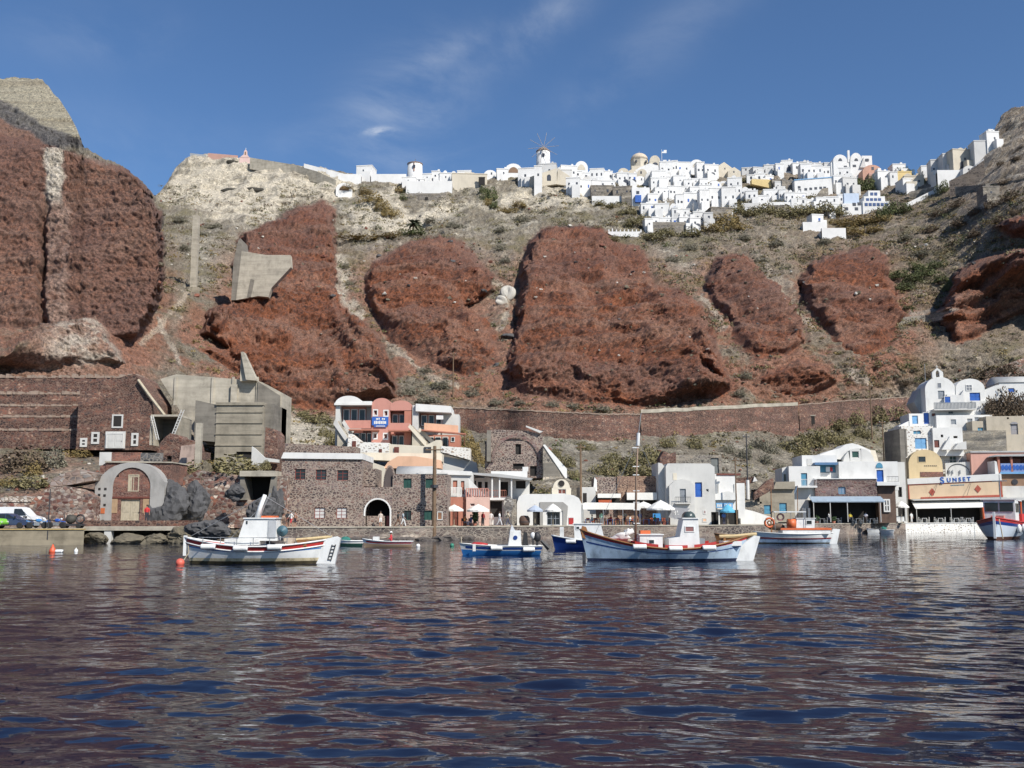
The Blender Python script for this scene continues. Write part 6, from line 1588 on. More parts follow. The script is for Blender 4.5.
for p, q in (((640, 440), (595, 535)), ((640, 440), (676, 520)), ((640, 446), (633, 545))): MB().tube([(bx(p[0]), 0, bz(p[1])), (bx(q[0]), 0, bz(q[1]))], .012, 4).build("stay_wire", STEEL, ms)
m = MB(); m.tube([(bx(605), -.2, bz(541)), (bx(620), -.3, bz(537)), (bx(633), -.3, bz(531))], .12, 7, .17); m.blob((bx(622), -.2, bz(537)), (.45, .25, .2), 4, 3, .4); m.blob((bx(627), -.3, bz(532.5)), (.2, .2, .28), 14, 2, .4); m.build("furled_sail", CANV, r, True)
MB().blob((bx(617), .2, bz(541)), (.7, .4, .22), 6, 3, .3).build("net_heap", plain("pale_net", (.5, .45, .35), .95, .3, 5), r, True)
MB().blob((bx(608), 0, bz(542.5)), (.42, .4, .25), 12, 2, .1).build("yellow_float", plain("yellow_float", (.6, .42, .12), .6), r, True)
for p, q in ((636, 546.5), (671, 548.2), (704, 547.5)): fender(r, bx(p), -1.72, bz(q))
m = MB(); m.tube([(bx(720), 0, bz(537)), (bx(738), 0, bz(536.5)), (bx(758), .1, bz(534.5))], .11, 7); m.build("tiller", plain("pale_timber", (.50, .38, .20), .7, .2, 3), r)
MB().tube([(bx(725), 0, bz(546)), (bx(725), 0, bz(537))], .09, 6).build("tiller_post", VARN, r)
MB().box(bx(722), bx(740), -.7, .7, bz(546), bz(541.5)).build("stern_locker", HULLW, r)
m = MB(); m.prism([(bx(732), -.2), (bx(752), -.2), (bx(760.5), bz(537)), (bx(755), bz(536)), (bx(746), bz(542)), (bx(730), bz(557))], -.22, .22); m.build("rudder", HULLW, r)
MB().box(bx(640), bx(650), -.4, .3, bz(535.3), bz(531)).build("orange_basket", ORANGE, r)
MB().box(bx(584) - .1, bx(584) + .1, -.12, .12, -.5, bz(553)).build("anchor", IRON, r)
MB().box(bx(697), bx(704), -.5, .5, bz(547), bz(539)).build("gear_box", STEEL, r)

# --- small blue motor boat
def small_boat(name, label, px0, px1, wl_, top, low_mat, up_mat, stripe, beam=1.9, yaw=0.0, bow_up=3, transom=.8, hullname="hull"):
    s_ = mpp(wl_, water_Y(wl_)); L_ = (px1 - px0) * s_; c_ = (px0 + px1) / 2
    r_ = boat(name, label, c_, wl_, yaw)
    fx = lambda p: (p - c_) * s_; fz = lambda p: (wl_ - p) * s_
    hh = Hull(L_, beam, fz(top), fz(top - bow_up), fz(top), 2.4, transom, .35, .3, .6)
    hh.band(lambda t, s: -.25, lambda t, s: s * .48).build(hullname, low_mat, r_, True)
    hh.band(lambda t, s: s * .48, lambda t, s: s).build("topside", up_mat, r_, True)
    if stripe: hh.band(lambda t, s: s * .60, lambda t, s: s * .82, .012, t0=.06).build("stripe", stripe, r_, True)
    hh.rub(0, .035, up_mat, r_); hh.deck(.14 if L_ > 4 else .2).build("deck", DECKP, r_)
    return r_, hh, fx, fz, L_
def outboard(r_, x, z, s=1.0, mat=RUBB):
    m_ = MB(); m_.blob((x, 0, z + .35 * s), (.26 * s, .2 * s, .32 * s), 2, 2, .08); o_ = m_.build("outboard_motor", mat, r_, True)
    MB().box(x - .06 * s, x + .08 * s, -.06, .06, z - .5 * s, z + .2 * s).build("shaft", RUBB, o_)
r, h, fx, fz, L = small_boat("motor_boat", "small white motor boat with a bright blue bottom and white console", 462, 540, 555, 546, MIDB, HULLW, NAVY, 2.0, R(3), 2.5)
c = cabin(r, [(fx(508), fz(546)), (fx(521), fz(546)), (fx(520.5), fz(531)), (fx(510), fz(531))], -.45, .45, HULLW, None, "console")
MB().prism([(fx(510), fz(531)), (fx(515), fz(531)), (fx(511.5), fz(525))], -.4, .4).build("windshield", plain("milky_screen", (.6, .62, .64), .2), c)
m = MB(); m.lathe([(.16, 0), (.16, .05)], seg=12); o = m.build("porthole", NAVY, c); o.rotation_euler = (R(90), 0, 0); o.location = (fx(515), -.44, fz(538))
MB().prism([(fx(522.5), fz(546)), (fx(528), fz(546)), (fx(527), fz(533)), (fx(524), fz(532))], -.35, .35).build("seat", RUBB, r)
outboard(r, fx(537), fz(543), 1.15); outboard(r, fx(533), fz(540), .8, HULLW)
m = MB(); m.tube([(fx(541), -.1, fz(541)), (fx(549), -.1, fz(549))], .10, 6, .2); m.build("raised_leg", RUBB, r)
MB().blob((fx(479), 0, fz(545)), (.7, .4, .18), 5, 2, .2).build("red_cover", REDP, r, True)
fender(r, fx(496), -1.0, fz(548)); fender(r, fx(528), -1.0, fz(549.5))
MB().tube([(fx(461.5), 0, fz(546)), (fx(461), 0, fz(537))], .04, 5).build("bow_post", PALEW, r)
MB().box(fx(472.5), fx(475.5), -1.0, -.8, fz(551), fz(544)).build("white_patch", HULLW, r)

# --- navy boat behind
r, h, fx, fz, L = small_boat("fishing_boat", "navy blue fishing boat with a white cabin moored behind the tall mast boat", 554, 630, 549.5, 541, NAVY, NAVY, None, 2.2, R(-4), 5)
h.rub(.02, .07, HULLW, r, "white_rail")
c = cabin(r, [(fx(575), fz(543)), (fx(605), fz(543)), (fx(601), fz(524.5)), (fx(574), fz(524.5))], -.8, .8, HULLW, HULLW); cabin_win(c, fx(576), fx(580), fz(530), fz(526.5), -.8)
MB().box(fx(560), fx(564), -.3, .3, fz(541), fz(527.5)).build("white_bin", HULLW, r); fender(r, fx(571), -1.1, fz(541.5))

# --- white boat with orange trim on the right
px0, px1, wl_ = 757, 838, 543.5
sB = mpp(wl_, water_Y(wl_)); L = (px1 - px0) * sB
r = boat("fishing_boat", "white fishing boat with orange rails and a maroon stripe near the white terrace house", (px0 + px1) / 2, wl_, R(-2))
bx = lambda p: (p - (px0 + px1) / 2) * sB
bz = lambda p: (wl_ - p) * sB
h = Hull(L - 7 * sB, 2.9, bz(534), bz(532), bz(533), 2.4, .0, .5, .4, .55); h.x0 = -3.5 * sB
h.band(lambda t, s: -.4, lambda t, s: .1).build("waterline", FOUL, r, True)
h.band(lambda t, s: .1, lambda t, s: s * .42).build("hull", HULLB, r, True)
h.band(lambda t, s: s * .42, lambda t, s: s * .56, .012).build("maroon_stripe", MAROON, r, True)
h.band(lambda t, s: s * .56, lambda t, s: s).build("topside", HULLW, r, True)
h.rub(0, .05, HULLW, r); h.deck(.1).build("deck", DECKP, r)
MB().box(bx(781), bx(828), -1.0, 1.0, bz(534), bz(530)).build("coaming", HULLW, r)
MB().box(bx(779), bx(829), -1.05, -.98, bz(530.2), bz(528.2)).build("orange_rail", ORANGE, r)
MB().box(bx(781), bx(831), .98, 1.05, bz(530.2), bz(528.2)).build("orange_rail", ORANGE, r)
c = cabin(r, [(bx(795), bz(530)), (bx(813), bz(530)), (bx(814), bz(519)), (bx(796), bz(519))], -.7, .7, HULLW, HULLW, "wheelhouse"); cabin_win(c, bx(805), bx(811), bz(525), bz(520.5), -.7)
m = MB(); m.tube([(bx(787), -.6, bz(524)), (bx(794.5), -.6, bz(524))], .5, 10); m.build("orange_raft", ORANGE, r, True)
def ring(r_, x, y, z, R_, r2, mat, nm="life_ring"):
    MB().tube([(x + R_ * math.cos(a * math.pi / 8), y, z + R_ * math.sin(a * math.pi / 8)) for a in range(17)], r2, 6, None, False).build(nm, mat, r_, True)
ring(r, bx(769), -.6, bz(523), .45, .12, ORANGE); ring(r, bx(769), -.6, bz(523), .18, .09, VARN, "rope_coil"); ring(r, bx(781), -.2, bz(517.5), .32, .1, plain("pink_ring", (.6, .3, .27), .6))
m = MB(); m.box(bx(773), bx(805), -.9, .9, bz(512.8), bz(511.8)); m.build("sun_canopy", HULLW, r)
for a in (774, 790, 804): MB().tube([(bx(a), -.85, bz(530)), (bx(a), -.85, bz(512.5))], .03, 5).build("canopy_post", STEEL, r)
MB().tube([(bx(772), 0, bz(534)), (bx(773), 0, bz(487))], .07, 7, .04).build("mast", VARN, r); MB().tube([(bx(799), .2, bz(528)), (bx(800), .2, bz(486))], .05, 6, .03).build("mast", VARN, r)
m = MB(); m.prism([(bx(829), -.2), (bx(836), -.2), (bx(840), bz(529.5)), (bx(833), bz(529)), (bx(829), bz(538))], -.09, .09); m.build("rudder", HULLW, r)
MB().blob((bx(779), .2, bz(527)), (.8, .5, .5), 8, 2, .35).build("net_heap", plain("brown_net", (.16, .11, .08), .95, .3, 5), r, True)

# --- big boat at the right edge, bow towards us
wl_ = 538.5
r = boat("fishing_boat", "large grey blue fishing boat seen bow on with a red and blue sheer band", 1003, wl_, R(58)); r.scale = (1.4,) * 3
h = Hull(10.5, 3.9, 1.3, 1.75, 1.25, 2.3, .55, .5, .5, .5)
h.band(lambda t, s: -.4, lambda t, s: .22).build("waterline", plain("brown_antifouling", (.09, .035, .02), .7, .3, 2), r, True)
h.band(lambda t, s: .22, lambda t, s: s * .74).build("hull", plain("boat_grey_blue", (.52, .58, .64), .4, .14, 1.2), r, True)
h.band(lambda t, s: s * .74, lambda t, s: s * .90, .01).build("blue_band", NAVY, r, True)
h.band(lambda t, s: s * .90, lambda t, s: s + .12).build("red_band", REDP, r, True)
h.rub(.1, .06, REDP, r); h.deck(.1).build("deck", REDP, r)
c = cabin(r, [(-1.6, 1.2), (1.4, 1.2), (1.4, 3.25), (-1.6, 3.35)], -1.25, 1.25, HULLW, HULLW, "wheelhouse", .18)
for a, b in ((-1.12, -.06), (.06, 1.12)):
    m = MB(); m.box(-1.66, -1.60, a, b, 2.35, 3.1); m.build("front_window", GLASS, c)
for a in (-1.1, .2): m = MB(); m.box(a, a + .9, -1.31, -1.25, 2.3, 3.05); m.build("side_window", GLASS, c)
MB().box(1.7, 4.4, -1.45, 1.45, 1.2, 2.15).build("red_tarpaulin", plain("red_tarpaulin", (.55, .035, .03), .6, .12, 1), r)
MB().tube([(0, 0, 3.3), (0, 0, 5.6)], .05, 6, .03).build("mast", STEEL, c); MB().box(-.04, .04, -.6, .6, 5.0, 5.08).build("mast_spreader", STEEL, c)
m = MB(); m.box(1.3, 4.3, -1.3, 1.3, 3.28, 3.36); m.build("aft_canopy", HULLW, r)
for a in (-1.2, 1.2): MB().tube([(4.2, a, 1.5), (4.2, a, 3.3)], .07, 6).build("canopy_post", ORANGE, r)
MB().tube([(-3.6, 1.0, 1.6), (-3.7, 1.05, 2.7)], .09, 6).build("orange_post", ORANGE, r)
MB().box(-3.2, -2.2, -.5, .5, 1.6, 2.0).build("fore_hatch", plain("pink_tarp", (.5, .22, .18), .8, .2, 2), r)
MB().tube([(-5.3, -.35, 1.7), (-5.55, -.5, .9), (-5.7, -.6, .1)], .05, 5).build("mooring_rope", ROPE, r)
for a in (-.8, -2.2): MB().blob((-2.0 + a * .2, -1.9 if a > -1 else -1.55, .9), (.22, .22, .4), 3, 2, .05).build("fender", HULLW, r, True)
MB().box(-5.62, -5.3, -.09, .09, .1, 2.3).build("stem_post", HULLW, r)

# --- dinghies
r, h, fx, fz, L = small_boat("dinghy", "white dinghy with a red and ochre stripe lying before the archway warehouse", 364, 411, 547, 541.5, plain("ochre_stripe_paint", (.5, .33, .2), .5), HULLW, REDP, 1.5, R(-3), 2.5)
MB().box(fx(373), fx(379), -.2, .2, fz(542), fz(537)).build("bow_locker", HULLW, r)
MB().box(fx(388), fx(391), -.6, .6, fz(543.6), fz(542.8)).build("thwart", VARN, r)
r, h, fx, fz, L = small_boat("dinghy", "dark green and white tender tucked behind the red gunwale boat's stern", 340, 362, 546, 541, GREENW, HULLW, None, 1.3, R(10), 1)
MB().blob((fx(346), 0, fz(540)), (.4, .35, .3), 3, 2, .2).build("green_heap", plain("green_net", (.03, .16, .13), .9, .3, 4), r, True)
r, h, fx, fz, L = small_boat("dinghy", "white dinghy with an outboard left of its twin by the terrace house quay", 866, 879, 533.5, 529.5, HULLW, HULLW, None, 1.4, R(25), 1)
outboard(r, fx(877), .4, 1.0)
r, h, fx, fz, L = small_boat("dinghy", "white dinghy with a green heap right of its twin by the terrace house quay", 880.5, 893, 534, 530, HULLW, HULLW, None, 1.4, R(-25), 1)
MB().blob((fx(884), 0, fz(529)), (.5, .4, .3), 5, 2, .25).build("green_heap", plain("green_net", (.03, .16, .13), .9, .3, 4), r, True); outboard(r, fx(881), .4, 1.0)
r, h, fx, fz, L = small_boat("dinghy", "pale blue dinghy against the white quay wall of the orange restaurant", 943, 956, 532, 528.8, SKYB, SKYB, None, 1.3, R(5), .5)
r, h, fx, fz, L = small_boat("rowing_boat", "varnished brown rowing boat floating behind the tall mast boat's stern", 716, 762, 540, 535.2, VARN, VARN, None, 1.6, R(-3), 1.5)
MB().box(fx(724), fx(727), -.6, .6, fz(536.5), fz(535.5)).build("thwart", VARN, r)
r, h, fx, fz, L = small_boat("rowing_boat", "dark red rowing boat drifting close under the white house quay", 718, 742, 536.5, 532.5, MAROON, MAROON, None, 1.5, R(4), 1)
S = Site(763, 523, 146.5)
r = S.thing("rowing_boat", "dark rowing boat hauled out on the quay by the blue door shed", "boat", "boats moored in the harbour"); r.location.z = QZ + .55
hh = Hull(S.k * 13, 1.4, .35, .5, .4, 2.2, .5, .2, .4, .6); hh.band(lambda t, s: -.38, lambda t, s: s).build("hull", IRON, r, True); hh.deck(.08).build("deck", VARN, r); hh.rub(0, .03, VARN, r)

# --- floats
def float_(px, py, kind, label, c, rad):
    Yv = water_Y(py); o = at_z(px, py, 0)
    r_ = thing("buoy", label, "buoy", (o.x, o.y, 0), 0, "mooring floats on the water")
    mt = plain("float_" + kind + "_%02d" % int(c[0] * 100), c, .5, .1, 3)
    if kind == "cone": MB().lathe([(rad * .2, -.15), (rad, -.05), (rad * .95, .18), (rad * .5, rad * 1.4), (rad * .12, rad * 2.3)], seg=14).build("body", mt, r_, True)
    elif kind == "ball": MB().lathe([(rad * math.sin(a * math.pi / 8) + .001, rad * .5 - rad * math.cos(a * math.pi / 8)) for a in range(9)], seg=14).build("body", mt, r_, True)
    else: MB().tube([(-rad, 0, .08), (-rad * .7, 0, .1), (rad * .7, 0, .1), (rad, 0, .08)], rad * .5, 8).build("body", mt, r_, True)
    m_ = MB(); m_.tube([(.03 + .05 * math.cos(a), 0, rad * (2.3 if kind == "cone" else 1.5 if kind == "ball" else .6) + .05 * math.sin(a)) for a in np.linspace(0, 6.28, 9)], .015, 4); m_.build("lifting_eye", IRON, r_)
float_(52.5, 552.5, "cone", "orange cone shaped float near the landing quay", (.60, .10, .04), .28)
float_(59, 552.5, "can", "white lying can float beside the orange cone", (.7, .7, .68), .28)
float_(76, 552, "cone", "small white upright float right of the white can", (.7, .7, .68), .15)
float_(180, 565, "ball", "round salmon red mooring ball at the red gunwale boat's bow", (.62, .12, .08), .26)
float_(418, 547, "ball", "small white ball float right of the striped dinghy", (.7, .7, .68), .2)
float_(452, 546.5, "ball", "small green float beyond the bow of the blue bottomed motor boat", (.03, .20, .13), .2)
# ------------------------------------------------------------------ people
SKIN = plain("skin", (0.36, 0.19, 0.125), 0.6, 0.06, 3); HAIR = plain("dark_hair", (0.025, 0.018, 0.014), 0.7, 0.2, 6)
POSES = {
    "stand": dict(hip=.92, legs=(((.10, .02, .50), (.11, -.02, .04)), ((-.10, -.03, .50), (-.11, .03, .04))), arms=(((.25, -.02, 1.12), (.25, -.12, .86)), ((-.25, -.02, 1.12), (-.25, -.1, .86)))),
    "walk": dict(hip=.90, legs=(((.09, -.16, .50), (.09, -.30, .05)), ((-.09, .10, .50), (-.09, .36, .08))), arms=(((.25, .12, 1.13), (.24, .16, .88)), ((-.25, -.14, 1.13), (-.22, -.30, .94)))),
    "sit": dict(hip=.50, legs=(((.10, -.42, .50), (.10, -.42, .05)), ((-.10, -.42, .50), (-.12, -.40, .05))), arms=(((.26, -.08, .74), (.18, -.32, .70)), ((-.26, -.08, .74), (-.18, -.32, .70)))),
    "carry": dict(hip=.92, legs=(((.10, .02, .50), (.12, -.02, .04)), ((-.10, -.03, .50), (-.12, .03, .04))), arms=(((.26, -.06, 1.13), (.12, -.30, 1.12)), ((-.26, -.06, 1.13), (-.12, -.30, 1.12)))),
}
def skin_mesh(name, verts, edges, radii):
    me = bpy.data.meshes.new(name); me.from_pydata(verts, edges, []); o = bpy.data.objects.new(name, me); col.objects.link(o)
    md = o.modifiers.new("skin", 'SKIN'); md.use_smooth_shade = True
    for i, v in enumerate(me.skin_vertices[0].data): v.radius = radii[i]; v.use_root = (i == 0)
    sb = o.modifiers.new("sub", 'SUBSURF'); sb.levels = 1; sb.render_levels = 1
    bpy.context.view_layer.update()
    out = bpy.data.meshes.new_from_object(o.evaluated_get(bpy.context.evaluated_depsgraph_get()))
    bpy.data.objects.remove(o); out.name = name
    return out
BODY = {}
def body_mesh(pose):
    if pose in BODY: return BODY[pose]
    P_ = POSES[pose]; hp = P_["hip"]
    V = [(0, 0, hp), (0, .0, hp + .20), (0, .0, hp + .42), (0, -.01, hp + .56), (0, -.02, hp + .64), (0, -.03, hp + .74), (0, -.02, hp + .82)]
    Rr = [(.15, .11), (.135, .10), (.165, .11), (.06, .06), (.055, .06), (.085, .10), (.06, .07)]
    E = [(i, i + 1) for i in range(6)]
    def chain(base, pts, rad):
        prev = base
        for p, q in zip(pts, rad): V.append(p); Rr.append((q, q)); E.append((prev, len(V) - 1)); prev = len(V) - 1
    for (kn, an), sx in zip(P_["legs"], (1, -1)):
        hx = (sx * .09, 0, hp - .06); chain(0, [hx, kn, an, (an[0], an[1] - .17, .03)], [.095, .06, .042, .035])
    for (el, ha), sx in zip(P_["arms"], (1, -1)):
        e_, h_ = Vector(el), Vector(ha); d = (h_ - e_).normalized()
        chain(2, [(sx * .19, 0, hp + .46), el, ha, tuple(h_ + d * .07)], [.05, .042, .03, .034])
    me = skin_mesh("person_body_" + pose, V, E, Rr)
    BODY[pose] = me
    return me
def fingers_mesh(pose):
    m = MB(); P_ = POSES[pose]
    for (el, ha), sx in zip(P_["arms"], (1, -1)):
        e_, h_ = Vector(el), Vector(ha); d = (h_ - e_).normalized(); side = d.cross(Vector((0, 1, 0)) if abs(d.y) < .8 else Vector((0, 0, 1))).normalized()
        for k in range(4):
            a = h_ + d * .08 + side * (k - 1.5) * .018; m.tube([a, a + d * (.075 - .008 * abs(k - 1.2)), a + d * .10 + Vector((0, -.02, 0))], .009, 5)
        a = h_ + d * .03 + side * .045 * sx; m.tube([a, a + d * .06 + side * .02 * sx], .010, 5)
    return m
def garment(pose, part, swell):
    """cloth shell: the body's own surface, a little larger, cut to a region"""
    me = body_mesh(pose); hp = POSES[pose]["hip"]
    m = MB(); keep = {}
    def inside(c):
        if part == "shirt": return c.z > hp - .06 and c.z < hp + .60 and not (abs(c.x) > .235 and c.z < hp + .18) and not (c.y < -.18)
        if part == "shorts": return c.z > (hp - .42 if pose != "sit" else .30) and c.z < hp + .05 and abs(c.x) < .23 and not (c.y < -.36)
        if part == "trousers": return c.z > .09 and c.z < hp + .05 and abs(c.x) < .23
        if part == "dress": return c.z > hp - .42 and c.z < hp + .58 and abs(c.x) < .235
    for p in me.polygons:
        if inside(p.center):
            idx = []
            for vi in p.vertices:
                if vi not in keep:
                    v = me.vertices[vi]; keep[vi] = len(m.v); q = v.co + v.normal * swell; m.v.append(tuple(q))
                idx.append(keep[vi])
            m.f.append(tuple(idx)); m.mi.append(0)
    return m
CLOTHS = {}
def cloth(c): 
    k = "cloth_%02d_%02d_%02d" % tuple(int(x * 99) for x in c)
    return plain(k, c, .85, .1, 4)
def person(label, px, py, pose="stand", Yv=None, z=None, yaw=0.0, top=(.6, .6, .6), bottom=(.05, .06, .1), legs="trousers", hat=None, group="people on the waterfront", sc_=1.0):
    if z is None: z = QZ + .12
    o = at(px, py, Yv); r_ = thing("person", label, "person", (o.x, Yv, z), yaw, group); r_.scale = (sc_,) * 3
    me = body_mesh(pose)
    if not me.materials: me.materials.append(SKIN)
    b = bpy.data.objects.new("body", me); col.objects.link(b); b.parent = r_
    fingers_mesh(pose).build("hand", SKIN, b)
    garment(pose, "shirt", .018).build("shirt", cloth(top), b, True)
    garment(pose, legs, .02).build(legs, cloth(bottom), b, True)
    hp = POSES[pose]["hip"]
    m = MB(); m.lathe([(.098, -.02), (.108, .04), (.095, .10), (.05, .135), (.002, .145)], 0, -.01, hp + .735, 12, sx=.86, sy=1.05); m.build("hair", HAIR, b, True)
    m = MB(); m.add([(-.012, -.145, hp + .725), (.012, -.145, hp + .725), (0, -.165, hp + .725), (0, -.135, hp + .765)], [(0, 1, 2), (0, 2, 3), (2, 1, 3)])
    for sx in (-1, 1): m.lathe([(.012, 0), (.014, .01), (.002, .02)], sx * .034, -.13, hp + .755, 6)
    m.build("face", SKIN, b)
    if hat: m = MB(); m.lathe([(.19, 0), (.19, .012), (.10, .03), (.095, .09), (.04, .115), (.002, .12)], 0, -.01, hp + .80, 14); m.build("hat", cloth(hat), b, True)
    return r_
person("person in a red shirt standing beside the boathouse door", 146.5, 522, "stand", 107.5, at(146, 521.5, 107.5).z - .0, R(20), (.5, .03, .03), (.04, .04, .05))
person("person in a black top at the left of the trio by the warehouse corner", 287.5, 525, "stand", 114, None, R(30), (.03, .03, .035), (.15, .10, .08), "shorts")
person("person in a white shirt and red shorts in the middle of the trio", 291, 525, "walk", 113.6, None, R(-40), (.65, .63, .6), (.45, .04, .05), "shorts")
person("bare chested person in dark shorts at the right of the trio", 295, 525, "stand", 114.2, None, R(-15), (.34, .18, .12), (.03, .03, .05), "shorts")
person("person in white shorts and a light top standing in the white rimmed archway", 380.5, 525, "stand", 117.4, None, R(10), (.5, .42, .36), (.68, .66, .64), "shorts")
person("person in a dark shirt and brown trousers walking before the stone house", 398, 525, "walk", 116, None, R(80), (.03, .03, .03), (.16, .09, .06))
person("person in a grey top and white trousers walking behind the dark shirted one", 403, 525, "walk", 116.5, None, R(80), (.30, .34, .37), (.62, .62, .62))
person("person in a white shirt walking past the veranda house", 499.5, 525, "walk", 123, None, R(70), (.66, .66, .66), (.55, .55, .57))
person("person in pale clothes standing at the white table of the veranda house", 491, 525, "stand", 124.5, None, 0, (.60, .55, .52), (.5, .42, .38))
person("person in a dark red shirt standing under the right pink house parasol", 483, 524, "stand", 123, None, R(40), (.25, .03, .03), (.03, .03, .04))
person("person in a mint green apron at the left end of the tavern canopy", 601.5, 524, "stand", 132.6, None, R(-20), (.35, .62, .50), (.6, .62, .6))
person("person in a blue shirt between the tavern tables near the mast", 640, 524, "stand", 134, None, R(30), (.05, .10, .35), (.05, .05, .08))
person("person in a pale shirt standing inside the dark tavern canopy", 625, 524, "carry", 135.5, None, R(10), (.6, .58, .55), (.04, .04, .05))
person("person in a yellow shirt in the dark tavern under the faded blue awning", 850.5, 521, "stand", 155.2, None, R(10), (.62, .48, .06), (.04, .05, .06))
person("person in a white shirt among the green tavern plants under the faded blue awning", 829, 521, "walk", 155.4, None, R(60), (.62, .62, .62), (.05, .06, .1))
person("person in a pale shirt at the right of the tavern under the faded blue awning", 866, 521, "carry", 155.0, None, R(-20), (.55, .56, .62), (.20, .12, .08))
person("person in white standing left of the orange restaurant awning", 911.5, 520, "stand", 166, None, R(20), (.66, .66, .64), (.62, .62, .6))
pY = water_Y(547); person("person in a red top and white hat sitting in the striped dinghy", 391, 545, "sit", pY + .1, .02, R(-90), (.48, .04, .05), (.05, .05, .08), "trousers", (.7, .7, .68))

for a in (("person in an orange top seated left at the pink house parasol tables", 465, 121.6, "sit", 60, (.55, .2, .06)), ("person in a navy top seated at the middle pink house parasol table", 471, 121.4, "sit", -70, (.03, .05, .14)), ("person in a pale blue shirt seated in the left of the white canopy", 592, 133.4, "sit", 70, (.4, .5, .6)), ("person in a red shirt seated in the middle of the white canopy", 611, 133.4, "sit", -60, (.5, .06, .05)), ("person in white seated in the right of the white canopy", 630, 133.2, "sit", 60, (.62, .62, .6)), ("person in a green shirt seated under the big white parasol", 655, 132.2, "sit", -60, (.06, .25, .12)), ("person in a beige shirt strolling left of the white vaulted boathouse", 508, 122.6, "walk", -75, (.5, .42, .3)), ("person in a blue dress shirt standing before the white annex opening", 724, 135.5, "stand", 10, (.1, .2, .5)), ("person in white leaning by the grey wind screen", 691, 133, "stand", -30, (.65, .65, .63))):
    person(a[0], a[1], 524, a[3], a[2], None, R(a[4]), a[5], (.08, .08, .12))
# ------------------------------------------------------------------ tavern furniture
def proto_chair(label, mat, grp):
    r_ = thing("cafe_chair", label, "chair", (0, 0, 0), 0, grp)
    MB().box(-.22, .22, -.22, .22, .43, .47).build("seat", mat, r_); MB().box(-.22, .22, .19, .23, .55, .92).build("backrest", mat, r_)
    for x in (-.2, .2):
        for y in (-.2, .2): MB().box(x - .025, x + .025, y - .025, y + .025, 0, .43 if y < 0 else .92).build("leg", mat, r_)
    return r_
def proto_table(label, mat, grp):
    r_ = thing("cafe_table", label, "table", (0, 0, 0), 0, grp)
    MB().box(-.4, .4, -.4, .4, .70, .75).build("tabletop", mat, r_)
    for x in (-.35, .35):
        for y in (-.35, .35): MB().box(x - .03, x + .03, y - .03, y + .03, 0, .70).build("leg", mat, r_)
    return r_
def place(proto, first, px, Yv, rz, z=None):
    o = proto if first else copy_tree(proto)
    p_ = at(px, 525, Yv); o.location = (p_.x, Yv, QZ + .12 if z is None else z); o.rotation_euler = (0, 0, rz); return o
spots = [(588 + i * 7.3, 132.5 + (i % 3) * 1.2) for i in range(7)] + [(646 + i * 6, 131.5 + (i % 2) * 1.6) for i in range(4)]
tb = proto_table("small tavern table under the white canopy and big parasol", plain("blue_table", (.05, .12, .30), .6, .2, 2), "tavern tables by the water")
ch = proto_chair("orange red tavern chair around the tables under the white canopy and big parasol", plain("orange_chair", (.42, .10, .04), .6, .2, 2), "orange tavern chairs")
k = 0
for i, (px, Yv) in enumerate(spots):
    place(tb, i == 0, px, Yv, 0)
    for dx, dy, rz in ((-4.4, .1, R(90)), (4.4, -.1, R(-90)), (0, .75, 0)):
        place(ch, k == 0, px + dx * .13 / mpp(525, Yv), Yv + dy, rz); k += 1
wt = proto_table("white cafe table beneath the orange restaurant awning", HULLW, "white restaurant tables")
wc = proto_chair("white cafe chair beneath the orange restaurant awning", HULLW, "white restaurant chairs")
k = 0
for i, px in enumerate((924, 940, 956, 968)):
    place(wt, i == 0, px, 170.5 - (px - 924) * .03, 0)
    for dx, rz in ((-4, R(90)), (4, R(-90))): place(wc, k == 0, px + dx, 170.3 - (px - 924) * .03, rz); k += 1
gt = proto_table("dark cafe table under the faded blue awning", STEEL, "terrace house tavern tables")
gc = proto_chair("grey cafe chair under the faded blue awning", STEEL, "terrace house tavern chairs")
k = 0
for i, px in enumerate((822, 836, 858, 872)):
    place(gt, i == 0, px, 154.8, 0)
    for dx, rz in ((-4, R(90)), (4, R(-90))): place(gc, k == 0, px + dx, 154.9, rz); k += 1
dc = proto_chair("dark cafe chair under the pink house parasols", RUBB, "pink house cafe chairs")
for i, px in enumerate((463, 467, 471, 476, 480)): place(dc, i == 0, px, 122 + (i % 2), R(70 * i))

